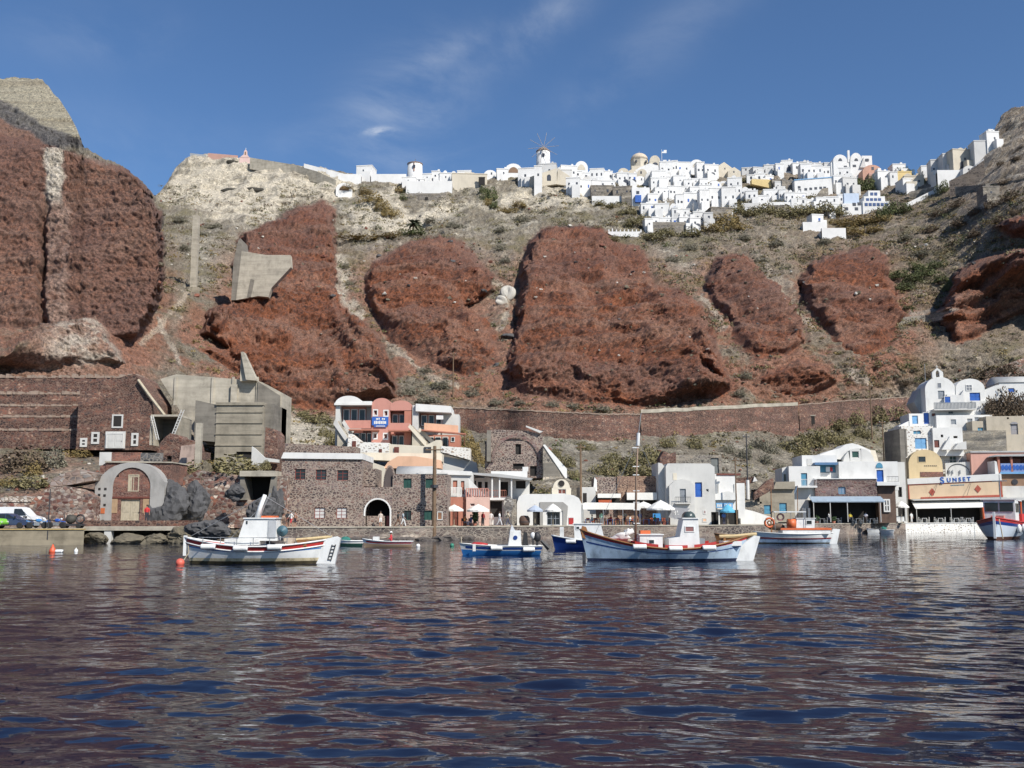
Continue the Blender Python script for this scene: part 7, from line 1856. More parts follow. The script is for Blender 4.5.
def parasol(label, px, top, edge, w, Yv, mat, base=525.5, z=None, tilt=0.0):
    o = at(px, base, Yv); r_ = thing("parasol", label, "parasol", (o.x, Yv, QZ + .12 if z is None else z), 0, "parasols on the waterfront")
    k_ = mpp(515, Yv); zt = at(px, top, Yv).z - r_.location.z; ze = at(px, edge, Yv).z - r_.location.z; R_ = w * k_ / 2
    m = MB(); seg = 16; vs = [(0, 0, zt)]
    for j, f in ((1, .5), (2, 1.0)):
        for a in range(seg):
            rr = R_ * f * (1.0 if a % 2 == 0 else .965); vs.append((rr * math.cos(a * 2 * math.pi / seg), rr * math.sin(a * 2 * math.pi / seg), zt + (ze - zt) * (f ** 1.25)))
    for a in range(seg): vs.append((R_ * .985 * math.cos(a * 2 * math.pi / seg), R_ * .985 * math.sin(a * 2 * math.pi / seg), ze - .22))
    fs = [(0, 1 + a, 1 + (a + 1) % seg) for a in range(seg)]
    for rg_ in (0, 1):
        for a in range(seg): b = (a + 1) % seg; fs.append((1 + rg_ * seg + a, 1 + (rg_ + 1) * seg + a, 1 + (rg_ + 1) * seg + b, 1 + rg_ * seg + b))
    m.add(vs, fs); m.build("canopy", mat, r_)
    MB().tube([(0, 0, 0), (0, 0, zt + .12)], .035, 7).build("pole", PALEW, r_); MB().lathe([(.3, 0), (.3, .06), (.06, .12)], seg=12).build("base", CONC, r_)
    for a in range(8): MB().tube([(0, 0, zt - .15), (R_ * .95 * math.cos(a * math.pi / 4), R_ * .95 * math.sin(a * math.pi / 4), ze + .02)], .014, 4).build("rib", PALEW, r_)
    return r_
parasol("left white parasol before the pink house", 454, 504.5, 509.5, 19, 122, CLOTHW)
parasol("right white parasol before the pink house", 478, 504, 510, 23, 121.5, CLOTHW)
parasol("grey blue parasol before the white vaulted boathouse", 535, 505, 510, 16, 126, CLOTHB)
parasol("white parasol before the white vaulted boathouse", 553, 503.5, 510, 17, 124.5, CLOTHW)
parasol("big white parasol at the end of the tavern canopy", 661, 500, 508.5, 29, 131, CLOTHW)
parasol("wide flat white parasol just left of the big one over the tavern tables", 644, 501.5, 506.5, 22, 134, CLOTHW)
parasol("turquoise parasol under the blue shop sign of the white annex", 728, 504, 511, 15, 135.3, plain("turquoise_canvas", (.10, .38, .55), .8, .1, 3))
parasol("white parasol over the white cart in front of the lane house", 902, 501, 506.5, 15, 161, CLOTHW, 521)
S = Site(899.5, 520.5, 161.5); r = S.thing("serving_cart", "white serving cart under the lone parasol at the lane house", "cart"); r.location.z = QZ + .12
MB().box(-.65, .65, -.35, .35, .25, 1.0).build("body", HULLW, r); MB().box(-.72, .72, -.4, .4, 1.0, 1.06).build("worktop", STEEL, r)
for x in (-.5, .5): m = MB(); m.lathe([(.13, -.04), (.13, .04)], seg=10); o = m.build("wheel", RUBB, r); o.rotation_euler = (R(90), 0, 0); o.location = (x, -.3, .13)
S = Site(489, 525, 125.5); r = S.thing("white_table", "white clothed table at the doorway of the veranda house", "table"); r.location.z = QZ + .12
MB().box(-.55, .55, -.4, .4, .12, .78).build("tablecloth", CLOTHW, r)
for x in (-.45, .45): MB().box(x - .03, x + .03, -.3, .3, 0, .12).build("leg", PALEW, r)
S = Site(657, 519, 135.5); r = S.thing("blue_board", "bright blue board standing behind the tables under the big parasol", "board"); r.location.z = QZ + .12
MB().box(-.55, .55, -.03, .03, .5, 1.5).build("panel", plain("sky_blue_board", (.05, .25, .55), .5), r)
for x in (-.5, .5): MB().box(x - .03, x + .03, -.02, .02, 0, .5).build("leg", PALEW, r)
S = Site(571, 524, 126); r = S.thing("drink_fridge", "low red and white kiosk fridge at the right corner of the white vaulted boathouse", "fridge"); r.location.z = QZ + .12
MB().box(-.35, .35, -.3, .3, 0, 1.05).build("body", HULLW, r); MB().box(-.3, .3, -.33, -.3, .15, .95).build("red_door", REDP, r)
S = Site(524.5, 525, 126.5); r = S.thing("barrel_heap", "dark brown covered wooden barrel at the left of the white vaulted boathouse", "barrel"); r.location.z = QZ + .12
MB().lathe([(.55, 0), (.68, .4), (.66, .9), (.45, 1.2), (.05, 1.25)], seg=14).build("body", plain("dark_barrel", (.10, .06, .045), .8, .25, 2), r, True); MB().lathe([(.69, .4), (.69, .5)], seg=14).build("hoop", IRON, r)
for q, (px, Yv, label, h_) in enumerate(((475, 121.8, "leafy green potted plant under the right pink house parasol", 2.0), (817, 155, "bushy potted plant at the left of the faded blue awning tavern", 1.3), (834, 154.6, "low potted plant in the faded blue awning tavern", 1.0), (895, 161.8, "dark potted plant left of the white serving cart", 1.1))):
    S = Site(px, 525, Yv); r = S.thing("potted_plant", label, "plant", "potted plants"); r.location.z = QZ + .12
    MB().lathe([(.2, 0), (.28, .35), (.25, .36)], seg=10).build("pot", TERRA, r)
    m = MB(); rg = random.Random(q)
    for i in range(140):
        d = Vector((rg.gauss(0, 1), rg.gauss(0, 1), rg.gauss(0, 1))).normalized() * rg.uniform(.4, 1); c = Vector((d.x * .42, d.y * .42, .38 + (d.z + 1) * .5 * (h_ - .4)))
        a = Vector((rg.uniform(-1, 1), rg.uniform(-1, 1), rg.uniform(-1, 1))) * .13; b = a.cross(Vector((rg.uniform(-1, 1), rg.uniform(-1, 1), rg.uniform(-1, 1)))) * 4
        m.add([c - a, c + b * .5, c + a, c - b * .5], [(0, 1, 2, 3)])
    m.build("foliage", plain("pot_leaf", (.045, .085, .03), .7, .35, 4), r)

# ------------------------------------------------------------------ vehicles on the landing quay
TYRE = plain("tyre", (.018, .018, .018), .85, .2, 5); RIMM = plain("rim", (.4, .4, .42), .35, .1, 5, .6)
def wheel(r_, x, y, R_, w=.2):
    m_ = MB(); m_.lathe([(R_ * .62, -w / 2), (R_ * .96, -w / 2), (R_, -w / 4), (R_, w / 4), (R_ * .96, w / 2), (R_ * .62, w / 2)], seg=18)
    o_ = bpy.data.objects.new("wheel", None); col.objects.link(o_); o_.parent = r_; o_.location = (x, y, R_); o_.rotation_euler = (R(90), 0, 0)
    m_.build("tyre", TYRE, o_, True); MB().lathe([(.02, -w * .45), (R_ * .62, -w * .4), (R_ * .62, w * .4), (.02, w * .45)], seg=14).build("rim", RIMM, o_); return o_
def vehicle(name, label, cat, px, Yv, prof, W, paint, wins, wheels, R_, yaw=0, lights=True, zoff=QZ + .13):
    o = at(px, 527, Yv); r_ = thing(name, label, cat, (o.x, Yv, zoff), yaw)
    # body: profile in x,z lofted across with a rounded shoulder
    m_ = MB(); n = len(prof); rows = [(-W / 2 + .02, .93, .02), (-W / 2, 1, 0), (0, 1, 0), (W / 2, 1, 0), (W / 2 - .02, .93, .02)]
    zmax = max(p[1] for p in prof); zb_ = prof[0][1]
    def inset(y, z):
        t = max(0, (z - zmax * .55) / (zmax * .45)); return y * (1 - .14 * t)
    ys = [-W / 2, -W / 2 * .8, 0, W / 2 * .8, W / 2]
    vs = []
    for y in ys:
        for x, z in prof:
            k_ = .985 if abs(y) == W / 2 else 1.0
            vs.append((x * k_, inset(y, z), zb_ + (z - zb_) * k_))
    fs = []
    for j in range(4):
        for i in range(n):
            i2 = (i + 1) % n; fs.append((j * n + i, (j + 1) * n + i, (j + 1) * n + i2, j * n + i2))
    fs += [tuple(range(n)), tuple(range(5 * n - 1, 4 * n - 1, -1))]
    m_.add(vs, fs); m_.build("body", paint, r_)
    for nm, pts in wins:
        for s_ in (-1, 1):
            w_ = MB(); w_.add([(x, inset(s_ * W / 2, z) + s_ * .012, z) for x, z in pts], [tuple(range(len(pts)))]); w_.build(nm, GLASS, r_)
    for x in wheels:
        for y in (-W / 2 + .09, W / 2 - .09): wheel(r_, x, y, R_)
    if lights:
        xf = max(p[0] for p in prof)
        for y in (-W * .36, W * .36): MB().box(xf - .12, xf - .01, y - .14, y + .14, R_ + .28, R_ + .45).build("headlight", plain("lamp_glass", (.6, .6, .58), .15, .05, 3), r_)
        MB().box(xf - .2, xf + .05, -W * .46, W * .46, R_ - .02, R_ + .14).build("bumper", RUBB, r_)
        for s_ in (-1, 1): MB().box(xf - 1.35, xf - 1.2, s_ * W * .5, s_ * (W * .5 + .14), 1.05, 1.2).build("wing_mirror", RUBB, r_)
    return r_
DKBLUE = plain("dark_blue_car_paint", (.045, .06, .12), .25, .1, 1, .2, False); VANW = plain("white_van_paint", (.72, .72, .72), .3, .04, 1, 0, False)
vehicle("van", "white van parked behind the dark blue car on the landing quay", "van", 14, 104,
        [(-3.0, .35), (2.85, .35), (2.95, .8), (2.75, 1.05), (1.85, 1.3), (1.15, 2.05), (.8, 2.15), (-3.0, 2.15)], 1.9, VANW,
        [("side_window", [(.35, 1.3), (1.65, 1.3), (1.1, 1.95), (.35, 1.95)])], (-1.9, 1.85), .34)
vehicle("car", "dark blue hatchback parked in front of the white van", "car", 10, 100.3,
        [(-2.4, .32), (2.1, .32), (2.15, .62), (1.95, .85), (.95, 1.0), (.25, 1.42), (-.1, 1.5), (-1.5, 1.48), (-2.25, 1.15), (-2.4, .8)], 1.75, DKBLUE,
        [("side_window", [(-.05, 1.02), (.7, 1.02), (.2, 1.36), (-.05, 1.4)]), ("side_window", [(-.95, 1.02), (-.15, 1.02), (-.15, 1.4), (-.95, 1.4)]), ("side_window", [(-1.9, 1.02), (-1.05, 1.02), (-1.05, 1.4), (-1.5, 1.38)])], (-1.55, 1.35), .31)
vehicle("car", "lime green car cut off by the left frame edge on the landing quay", "car", -14, 98.6,
        [(-2.0, .3), (1.75, .3), (1.85, .6), (1.6, .95), (.8, 1.05), (.2, 1.45), (-1.6, 1.45), (-2.0, .9)], 1.6, plain("lime_car_paint", (.22, .55, .06), .3, .08, 1, 0, False),
        [("side_window", [(-.6, 1.0), (.6, 1.0), (.15, 1.35), (-.6, 1.35)])], (-1.3, 1.15), .29)
def motorbike(label, px, Yv, yaw, paint):
    o = at(px, 527, Yv); r_ = thing("motorbike", label, "motorbike", (o.x, Yv, QZ + .13), yaw, "motorbikes on the landing quay")
    for x in (-.68, .68): wheel(r_, x, 0, .32, .12)
    MB().blob((.12, 0, .80), (.32, .16, .17), 3, 2, .06).build("fuel_tank", paint, r_, True)
    MB().prism([(-.75, .78), (-.1, .74), (-.05, .82), (-.45, .86), (-.8, .90)], -.12, .12).build("seat", RUBB, r_)
    MB().box(-.25, .25, -.17, .17, .30, .62).build("engine", STEEL, r_)
    MB().tube([(.68, 0, .32), (.5, 0, .75), (.42, 0, 1.02)], .045, 6).build("fork", STEEL, r_); MB().tube([(-.68, 0, .32), (-.2, 0, .45), (.3, 0, .7)], .04, 6).build("frame", paint, r_)
    MB().tube([(.36, -.36, 1.06), (.44, 0, 1.02), (.36, .36, 1.06)], .02, 6).build("handlebar", RUBB, r_); MB().blob((.56, 0, .92), (.1, .11, .12), 5, 2, .03).build("headlight", plain("lamp_glass", (.6, .6, .58), .15, .05, 3), r_, True)
    MB().prism([(-1.0, .7), (-.6, .66), (-.62, .74), (-1.0, .80)], -.08, .08).build("rear_mudguard", paint, r_); MB().prism([(.42, .66), (.98, .62), (.9, .70), (.5, .74)], -.07, .07).build("front_mudguard", paint, r_)
    MB().tube([(.2, .2, .3), (-.3, .22, .28), (-.85, .22, .42)], .05, 6).build("exhaust", STEEL, r_); return r_
BIKE = plain("bike_blue", (.03, .10, .42), .35, .1, 2)
motorbike("blue and pale motorbike parked left of the thin lamp post", 37, 99.2, R(12), plain("bike_teal", (.05, .20, .45), .35, .1, 2))
motorbike("bright blue motorbike parked right of the thin lamp post", 56, 101, R(-8), BIKE)
S = Site(74, 526, 103); r = S.thing("machine_wreck", "rusting dark winch machine standing on the quay before the red bank", "machine"); r.location.z = QZ + .1
MB().box(-1.2, .9, -.4, .4, .25, .45).build("chassis", IRON, r); MB().blob((-.5, 0, .95), (.55, .4, .5), 7, 2, .2).build("engine", plain("oily_iron", (.05, .045, .035), .7, .4, 3), r, True)
m = MB(); m.tube([(.6 + .42 * math.cos(a), 0, .95 + .42 * math.sin(a)) for a in np.linspace(0, 6.28, 17)], .09, 6); m.build("winch_drum", RUBB, r)
MB().tube([(-.9, 0, .45), (-1.1, 0, 1.6), (-.6, 0, 1.75)], .05, 6).build("lever", IRON, r)
for x in (-.9, .6):
    for y in (-.38, .38): wheel(r, x, y, .25, .14)

# ------------------------------------------------------------------ boulders
ROCKB = plain("black_lava_rock", (.075, .073, .074), .9, .55, 1.6); ROCKG = plain("weedy_rock", (.13, .11, .075), .9, .35, 1.5)
def boulder(label, px, py0, py1, w, Yv, mat, seed, rough=.3):
    c = at(px, (py0 + py1) / 2, Yv); k_ = mpp(py1, Yv); o = thing("boulder", label, "boulder", (c.x, Yv, at(px, py1, Yv).z), 0, "boulders along the shore")
    h_ = (py1 - py0) * k_
    m = MB(); m.blob((0, 0, h_ * .48), (w * k_ / 2, w * k_ * .4, h_ / 2 * 1.05), seed, 4, rough)
    rs_ = np.array(m.v); q = fbm(rs_[:, 0] + seed, rs_[:, 1], rs_[:, 2] * 1.5, .8, 5, 5, .7, True)
    nrm = rs_ - np.array([0, 0, h_ * .48]); nrm /= np.linalg.norm(nrm, axis=1)[:, None]; m.v = [tuple(p) for p in rs_ + nrm * (q * .42)[:, None] * min(1, h_ / 2)]
    me = m.build("boulder_rock", mat, o); return o
for a in ((168, 484, 522, 36, 111, ROCKB, 3, "biggest black lava boulder right of the boathouse"), (196, 486, 520, 24, 112, ROCKB, 5, "tall black boulder between the biggest one and the rubble bank"), (212, 519, 540, 36, 104, ROCKB, 8, "low dark boulder behind the red gunwale boat's bow"),
          (181, 529, 545, 30, 104, ROCKG, 12, "weedy rounded boulder at the end of the pier slab"), (155, 534, 546, 24, 103.5, ROCKG, 14, "flat weedy rock under the pier slab right of its post"), (128, 535, 546, 34, 103.8, ROCKG, 17, "long weedy rock under the middle of the pier slab"), (96, 535, 545.5, 20, 103.4, ROCKG, 19, "small weedy rock under the pier slab left of its post"),
          (236, 487, 500, 18, 113, ROCKB, 21, "dark rock bulging from the bank left of the bunker"), (262, 500, 524, 24, 113, ROCKB, 23, "dark rock face below the bunker mouth"), (240, 528, 543, 30, 107, ROCKG, 27, "brown rock under the bank behind the red gunwale boat's cabin"), (276, 488, 524, 12, 114, ROCKB, 31, "tall dark rock leaning on the warehouse corner"), (205, 460, 486, 14, 117, ROCKG, 33, "grey rock at the foot of the tall concrete post"),
          (430, 292, 310, 0, 0, None, 0, "")):
    if a[5] is None: continue
    boulder(a[7], a[0], a[1], a[2], a[3], a[4], a[5], a[6])
def slope_rock(label, px, py, w, h_, mat, seed):
    p_ = ground(px, py); k_ = mpp(py, p_.y); o = thing("boulder", label, "boulder", (p_.x, p_.y - .2, p_.z - .2), 0, "boulders on the slope")
    MB().blob((0, 0, h_ * k_ * .4), (w * k_ / 2, w * k_ * .35, h_ * k_ / 2), seed, 3, .3).build("boulder_rock", mat, o)
PALER = plain("white_rock", (.50, .47, .41), .9, .2, .8)
slope_rock("upper pale white boulder in the gully left of the biggest red crag", 509, 298, 12, 14, PALER, 3); slope_rock("lower pale white boulder in the gully left of the biggest red crag", 500, 304, 11, 10, PALER, 6)
slope_rock("long dark boulder on the red scree left of the biggest red crag", 508, 338, 13, 6, ROCKB, 9); slope_rock("small dark boulder on the red dust below the long dark one", 496, 366, 8, 4, ROCKB, 10)
rg = random.Random(12); m = MB(); mats_ = [ROCKG, PALER, ROCKB, plain("red_rock", (.19, .075, .05), .9, .3, 1)]
def patch(n, x0, x1, y0, y1, lo, hi, weights, seed):
    m_ = MB(); rr = random.Random(seed)
    for i in range(n):
        px, py = rr.uniform(x0, x1), rr.uniform(y0, y1); p_ = ground(px, py); r_ = rr.uniform(lo, hi) * rr.uniform(.5, 1)
        if p_.y > 700: continue
        m_.cur = rr.choices(range(4), weights)[0]
        m_.blob((p_.x, p_.y - .1, p_.z + r_ * .1), (r_ * rr.uniform(.8, 1.4), r_, r_ * .75), i + seed, 1, .35)
    return m_
tag(patch(520, 0, 290, 455, 530, .1, .4, (3, 2, 3, 5), 40).build("rubble", mats_), "loose red and grey rubble on the left bank", kind="stuff")
tag(patch(900, 320, 1024, 300, 500, .12, .5, (4, .5, 1.5, 4), 90).build("slope_stones", mats_), "loose stones scattered over the slope", kind="stuff")
tag(patch(420, 150, 1024, 195, 300, .25, .9, (5, 1.5, 2, 3), 140).build("crest_stones", mats_), "loose stones on the upper slope", kind="stuff")
# ------------------------------------------------------------------ the white village on the rim
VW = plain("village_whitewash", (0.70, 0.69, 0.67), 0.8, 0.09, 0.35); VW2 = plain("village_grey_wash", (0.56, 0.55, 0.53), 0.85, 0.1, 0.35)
VC = plain("village_cream", (0.56, 0.50, 0.40), 0.85, 0.12, 0.35); VP = plain("village_rose", (0.52, 0.31, 0.25), 0.85, 0.12, 0.35); VY = plain("village_yellow", (0.64, 0.49, 0.23), 0.85, 0.1, 0.35)
VG = stone("village_stone", [(.20, .175, .145), (.27, .24, .20), (.16, .145, .12)], (.24, .21, .17), 1.1, .08); VB = plain("village_brown_earth", (.22, .14, .09), .9, .2, .4)
VWIN = plain("village_window", (.05, .055, .07), .4, .3, 1); TONES = dict(W=("white", VW), S=("off-white", VW2), C=("beige", VC), P=("rose", VP), Y=("yellow", VY), G=("grey stone", VG))
_wm = MB().box(-.5, .5, -.06, .3, 0, 1).mesh("window", VWIN); _bm = MB().box(-.5, .5, -.06, .3, 0, 1).mesh("window", BLUE); _dm = MB().box(-.5, .5, -.05, .3, 0, 1).mesh("door", VWIN)
ANCH = [("big windmill", 543, 157), ("small bare windmill", 414, 168), ("domed church", 641, 160), ("blue balcony house", 638, 197), ("twin vaulted church", 850, 162), ("long blue-topped hotel", 812, 186), ("rose vault", 873, 171),
        ("blue windowed hotel", 872, 198), ("white balustrade terrace", 624, 233), ("ochre terrace wall", 765, 184), ("beige arched house", 550, 178), ("little pink chapel", 244, 155), ("dark ramparts", 965, 168), ("brown arched vault", 512, 170)]
USED = {}
def where(px, py, own):
    best = sorted((math.hypot(px - a[1], (py - a[2]) * 1.6), a) for a in ANCH if a[0] != own)[0]
    dx, dy = px - best[1][1], py - best[1][2]
    v = "above" if dy < -6 else "below" if dy > 6 else ""; h = "left of" if dx < -5 else "right of" if dx > 5 else ""
    v2 = {"above": "up", "below": "down"}.get(v, "")
    d = (v2 + " " + h).strip() if h else (v or "beside")
    return d + " the " + best[1][0]
ROWN = {"c": "crest", "u": "upper", "m": "middle", "l": "lower", "b": "bottom"}
T = """561 577 166 181 f W 2 c;575 588 161 173 v W 0 c;574 593 170 181 f W 3 c;590 604 169 185 f W 5 c;600 619 171 183 f W 4 c;618 629 168 176 v C 0 c;628 637 169.5 176 v C 0 c;637 647 169 178 v C 1 c;
652 666 171 187 f W 2 c;660 673 162 179 f W 2 c;672 691 161 179 f W 4 c;690 704 159.5 170 v W 0 c;697 719 163 180 f W 5 c;716 733 162 177 k C 1 c;728 741 167 178 k C 1 c;742 777 165 174 f S 4 c;776 784 164 175 f W 1 c;782 801 160.5 173 f W 3 c;800 833 163 172 f S 2 c;
617 637 172 187 f W 4 u;635 646 176 184 v W 1 u;645 655 172 184 v S 1 u;651 667 178 188 f W 3 u;578 601 180 196 f W 4 u;566 580 178 192 f W 2 u;667 686 176 188 f W 2 u;684 702 178 188 f W 1 u;700 722 179 192 f W 4 u;718 729 181 188 v W 0 u;728 742 178 192 f W 2 u;747 774 173 184 f W 3 u;772 783 180 188 f G 0 u;782 797 181 192 f G 1 u;801 812 164 180 f W 2 u;811 823 166 180 f W 4 u;822 835 167 179 f W 3 u;
591 614 186 198 f G 2 m;613 632 187 199 f G 2 m;600 615 181 190 f W 2 m;628 646 186 198 f W 2 m;648 658 194 208 f W 2 m;655 677 188 200 f W 4 m;660 692 184 194 f W 4 m;676 702 192 212 f W 4 m;690 712 186 198 f W 3 m;700 736 188 212 f W 6 m;733 750 184 200 f W 4 m;746 758 191 204 f W 2 m;757 769 196 206 f W 1 m;764 786 188 204 f W 4 m;785 806 190 206 f W 4 m;775 790 182 192 f S 2 m;838 851 168 180 f W 2 m;843 858 178 192 f S 2 m;834 846 176 190 f W 2 m;878 898 170 184 f W 1 m;893 906 164.5 174 f W 1 m;898 912 172 181 f Y 1 m;903 919 179 190 f W 2 m;
592 626 196 204 t W 0 l;641 656 204 214 f W 2 l;655 678 204 217 f W 3 l;672 690 208 220 f W 3 l;684 713 212 224 f S 2 l;711 733 208 224 f G 0 l;652 673 216 228 f W 3 l;672 701 218 229 f W 3 l;645 653 219 230 f W 1 l;653 686 222 231 t G 0 l;824 850 195 208 f W 4 l;826 838 204 214 f W 2 l;812 824 215 226 f W 1 l;760 800 202 208 t W 0 l;798 826 198 206 f W 3 l;700 733 210 216 t W 0 l;742 760 203 210 t S 0 l;
803 826 222 229 t W 0 b;822 846 228 235 t W 0 b;768 790 205 211 t G 0 b;
338 361 174 182 t W 0 c;356 372 166 178 f W 1 c;371 406 174 181 t W 0 c;402 424 178 186 f W 0 c;422 452 171 184 f W 1 c;450 471 168 183 f W 0 c;452 487 174 187 f C 0 c;484 508 169 181 f W 0 c;505 522 163.5 176 v W 0 c;518 542 166 186 f W 1 c;540 556 164 180 f S 1 c;556 572 170 186 f S 1 c;
406 452 181 193 t W 0 u;336 352 183 193 v W 0 u;
922 936 166 176 f W 1 c;932 946 160 180 f S 2 c;944 958 154 176 f S 1 c;938 962 170 186 t W 0 u;905 924 176 188 f C 2 u;953 976 150 170 f C 1 c;963 982 163 176 f S 1 u;975 991 141 156 f S 0 c;987 1000 132 147 f W 1 c;984 1000 187 201 f G 1 m"""
cnt = {}; k = 0; vh = []
for rec in T.replace("\n", "").split(";"):
    a = rec.split(); q_ = (float(a[0]), float(a[1]), float(a[2]), float(a[3]), a[4], a[5], int(a[6]), a[7]); w = q_[1] - q_[0]
    if q_[4] == "f" and q_[5] in "WS" and w >= 17:
        n_ = 3 if w > 26 else 2; rg = random.Random(int(q_[0])); ed = [0] + sorted(rg.uniform(.3, .7) if n_ == 2 else (k_ + rg.uniform(.75, 1.25)) / 3 for k_ in range(n_ - 1)) + [1]
        for k_ in range(n_):
            dt, db = rg.uniform(-.8, 3.2), rg.uniform(-2.5, .8); vh.append((q_[0] + w * ed[k_], q_[0] + w * ed[k_ + 1], q_[2] + dt, q_[3] + db, "v" if rg.random() < .16 else "f", q_[5], max(1, q_[6] // n_), q_[7]))
    else: vh.append(q_)
ordn = lambda n: "%d%s" % (n, {1: "st", 2: "nd", 3: "rd"}.get(n if n < 20 else n % 10, "th"))
rowsort = {r_: sorted(v[0] for v in vh if v[7] == r_) for r_ in "cumlb"}
SPECIAL = {(505, 522): "brown arched vault"}
for x0, x1, yt, yb, ty, tone, nw, row in vh:
    cxp = (x0 + x1) / 2; rg = random.Random(int(x0 * 7 + yt))
    Yv = min(gY(cxp, yb), 620) - 1.5; S = Site(cxp, yb, Yv, R(rg.uniform(-9, 9)) if ty != "t" else 0)
    tn, mat = TONES[tone]; w = x1 - x0
    size = "small" if w < 14 else "wide" if w > 24 else "mid-sized"
    kind = dict(f="flat-roofed house", v="barrel-vaulted house", k="gabled house", t="terrace wall")[ty]
    lab = "%s %s %s, %s, %s in %s row" % (size, tn, kind, where(cxp, (yt + yb) / 2, None), ordn(rowsort[row].index(x0) + 1), ROWN[row])
    r = S.thing("terrace" if ty == "t" else "village_house", lab, "wall" if ty == "t" else "house", "houses of the village on the rim")
    X0, X1, Z1 = S.X(x0), S.X(x1), S.Z(yt); dep = min(9, max(4, (X1 - X0)))
    m = MB()
    if ty == "t":
        m.box(X0, X1, 0, 1.2, -4, Z1); m.build("wall", mat, r)
        if w > 20: MB().box(X0, X1, .1, 6, -4, Z1 - .9).build("terrace_floor", VW2, r)
        continue
    zr = Z1
    if ty == "v": zr = Z1 * .42; m.vault(X0, X1, zr, Z1 - zr, 0, dep, 12)
    if ty == "k": zr = Z1 * .62; m.prism([(X0, zr), (X1, zr), ((X0 + X1) / 2, Z1)], 0, dep)
    m.box(X0, X1, 0, dep, -5, zr - .01); m.build("wall", mat, r)
    if ty == "v" and tone != "G" and nw == 0:
        q = MB(); q.vault(X0 + (X1 - X0) * .2, X1 - (X1 - X0) * .2, max(.2, zr * .6), (Z1 - zr) * .8, -.05, 0, 10); q.build("arched_niche", VB if cxp < 520 else VC, r)
    if ty == "f":
        q = MB(); q.box(X0 - .12, X1 + .12, -.12, .3, Z1, Z1 + .35); q.box(X0 - .12, X0 + .2, .3, dep, Z1, Z1 + .35); q.box(X1 - .2, X1 + .12, .3, dep, Z1, Z1 + .35); q.build("parapet", mat, r)
        if rg.random() < .45: MB().box(X0 + (X1 - X0) * .7, X0 + (X1 - X0) * .7 + .8, 1.5, 2.3, Z1, Z1 + 1.5).build("chimney", mat, r)
        if rg.random() < .4 and w > 10:
            a = X0 + (X1 - X0) * rg.uniform(.05, .5); q = MB(); hh_ = rg.uniform(1.3, 2.2); b = a + (X1 - X0) * rg.uniform(.25, .45)
            if rg.random() < .5: q.vault(a, b, Z1 + .02, hh_, 2, dep, 8)
            else: q.box(a, b, 2, dep, Z1 + .02, Z1 + hh_)
            q.build("roof_room", mat, r)
        if rg.random() < .35: q = MB(); a = X0 + (X1 - X0) * rg.uniform(.1, .6); q.vault(a, a + 2.2, Z1 * .3, 1.0, -.05, .1, 8); q.box(a, a + 2.2, -.05, .1, Z1 * .05, Z1 * .3); q.build("arched_niche", VWIN if rg.random() < .4 else VW2, r)
        if rg.random() < .35: a = X0 + (X1 - X0) * rg.uniform(0, .3); MB().prism([(a, -3), (a + (X1 - X0) * .7, -3), (a + (X1 - X0) * .7, .4), (a, Z1 * .5)], -1.4, -.4).build("stair_wall", mat, r)
        if rg.random() < .7 and w > 9:    # a lower terrace in front with a shaded opening
            side = rg.random() < .5; a = X0 if side else X0 + (X1 - X0) * .45; b = X0 + (X1 - X0) * .55 if side else X1
            MB().box(a, b, -2.6, -.01, -5, Z1 * .38).build("front_terrace", mat, r)
    nrow = 2 if (Z1 > 5.5 and nw > 2) else 1
    for i in range(nw):
        c_ = i % ((nw + nrow - 1) // nrow); per = (nw + nrow - 1) // nrow; fl = i // per
        o = bpy.data.objects.new("window", _bm if rg.random() < .14 else (_dm if rg.random() < .2 else _wm)); col.objects.link(o); o.parent = r
        o.location = (X0 + (X1 - X0) * (c_ + .5 + rg.uniform(-.15, .15)) / per, 0, (Z1 * (.55 if nrow == 1 else (.62 - .38 * fl))) - .3); o.scale = (rg.uniform(.45, .8), 1, rg.uniform(.7, 1.25))
# --- the landmarks
def vsite(px, py, up=1.5): return Site(px, py, min(gY(px, py), 620) - up)
def windmill(px, py, top, w, label, sails):
    S = vsite(px, py); r = S.thing("windmill", label, "windmill", "windmills on the rim"); h_ = S.Z(top); rr = w * S.k / 2
    MB().lathe([(rr * 1.05, -4), (rr, 0), (rr * .92, h_)], 0, rr, 0, 22).build("tower", VW, r, True)
    MB().lathe([(rr * .98, h_), (rr * .98, h_ + .35), (rr * .55, h_ + (1.6 if sails else .5)), (.05, h_ + (2.0 if sails else .6))], 0, rr, 0, 20).build("cap", plain("thatch", (.25, .17, .12), .95, .2, 2), r)
    MB().box(-.55, .55, -.2 , .15, h_ * .62, h_ * .62 + 1.3).build("window", VWIN, r)
    if sails:
        hub = Vector((0, -1.2, h_ + .6)); MB().tube([(0, rr, h_ + .6), tuple(hub)], .22, 8).build("axle", WOOD, r)
        for k_ in range(10):
            a = k_ * math.pi / 5 + .1; e = hub + Vector((math.cos(a) * 6.9, 0, math.sin(a) * 6.9)); MB().tube([hub, e], .09, 5).build("sail_spar", plain("grey_spar", (.34, .30, .27), .8, .2, 2), r)
    else: MB().tube([(0, rr, h_), (.2, rr, h_ + 2.6)], .08, 5).build("bare_pole", WOOD, r); MB().prism([(-.25, h_ * .4), (.25, h_ * .4), (.12, h_ + .1), (-.12, h_ + .1)], -.12, .12).build("rust_streak", plain("rust", (.35, .2, .14), .9, .3, 2), r)
windmill(543.5, 167, 149.5, 14.5, "tall white windmill with ten bare spokes standing highest on the crest", True)
windmill(414, 177, 162, 16, "squat white windmill without sails further left on the crest", False)
S = vsite(641, 174); r = S.thing("domed_church", "beige church with a round dome on an octagonal drum at the village top", "church")
MB().box(S.X(632), S.X(650), 1, 9, -5, S.Z(165)).build("body", VC, r)
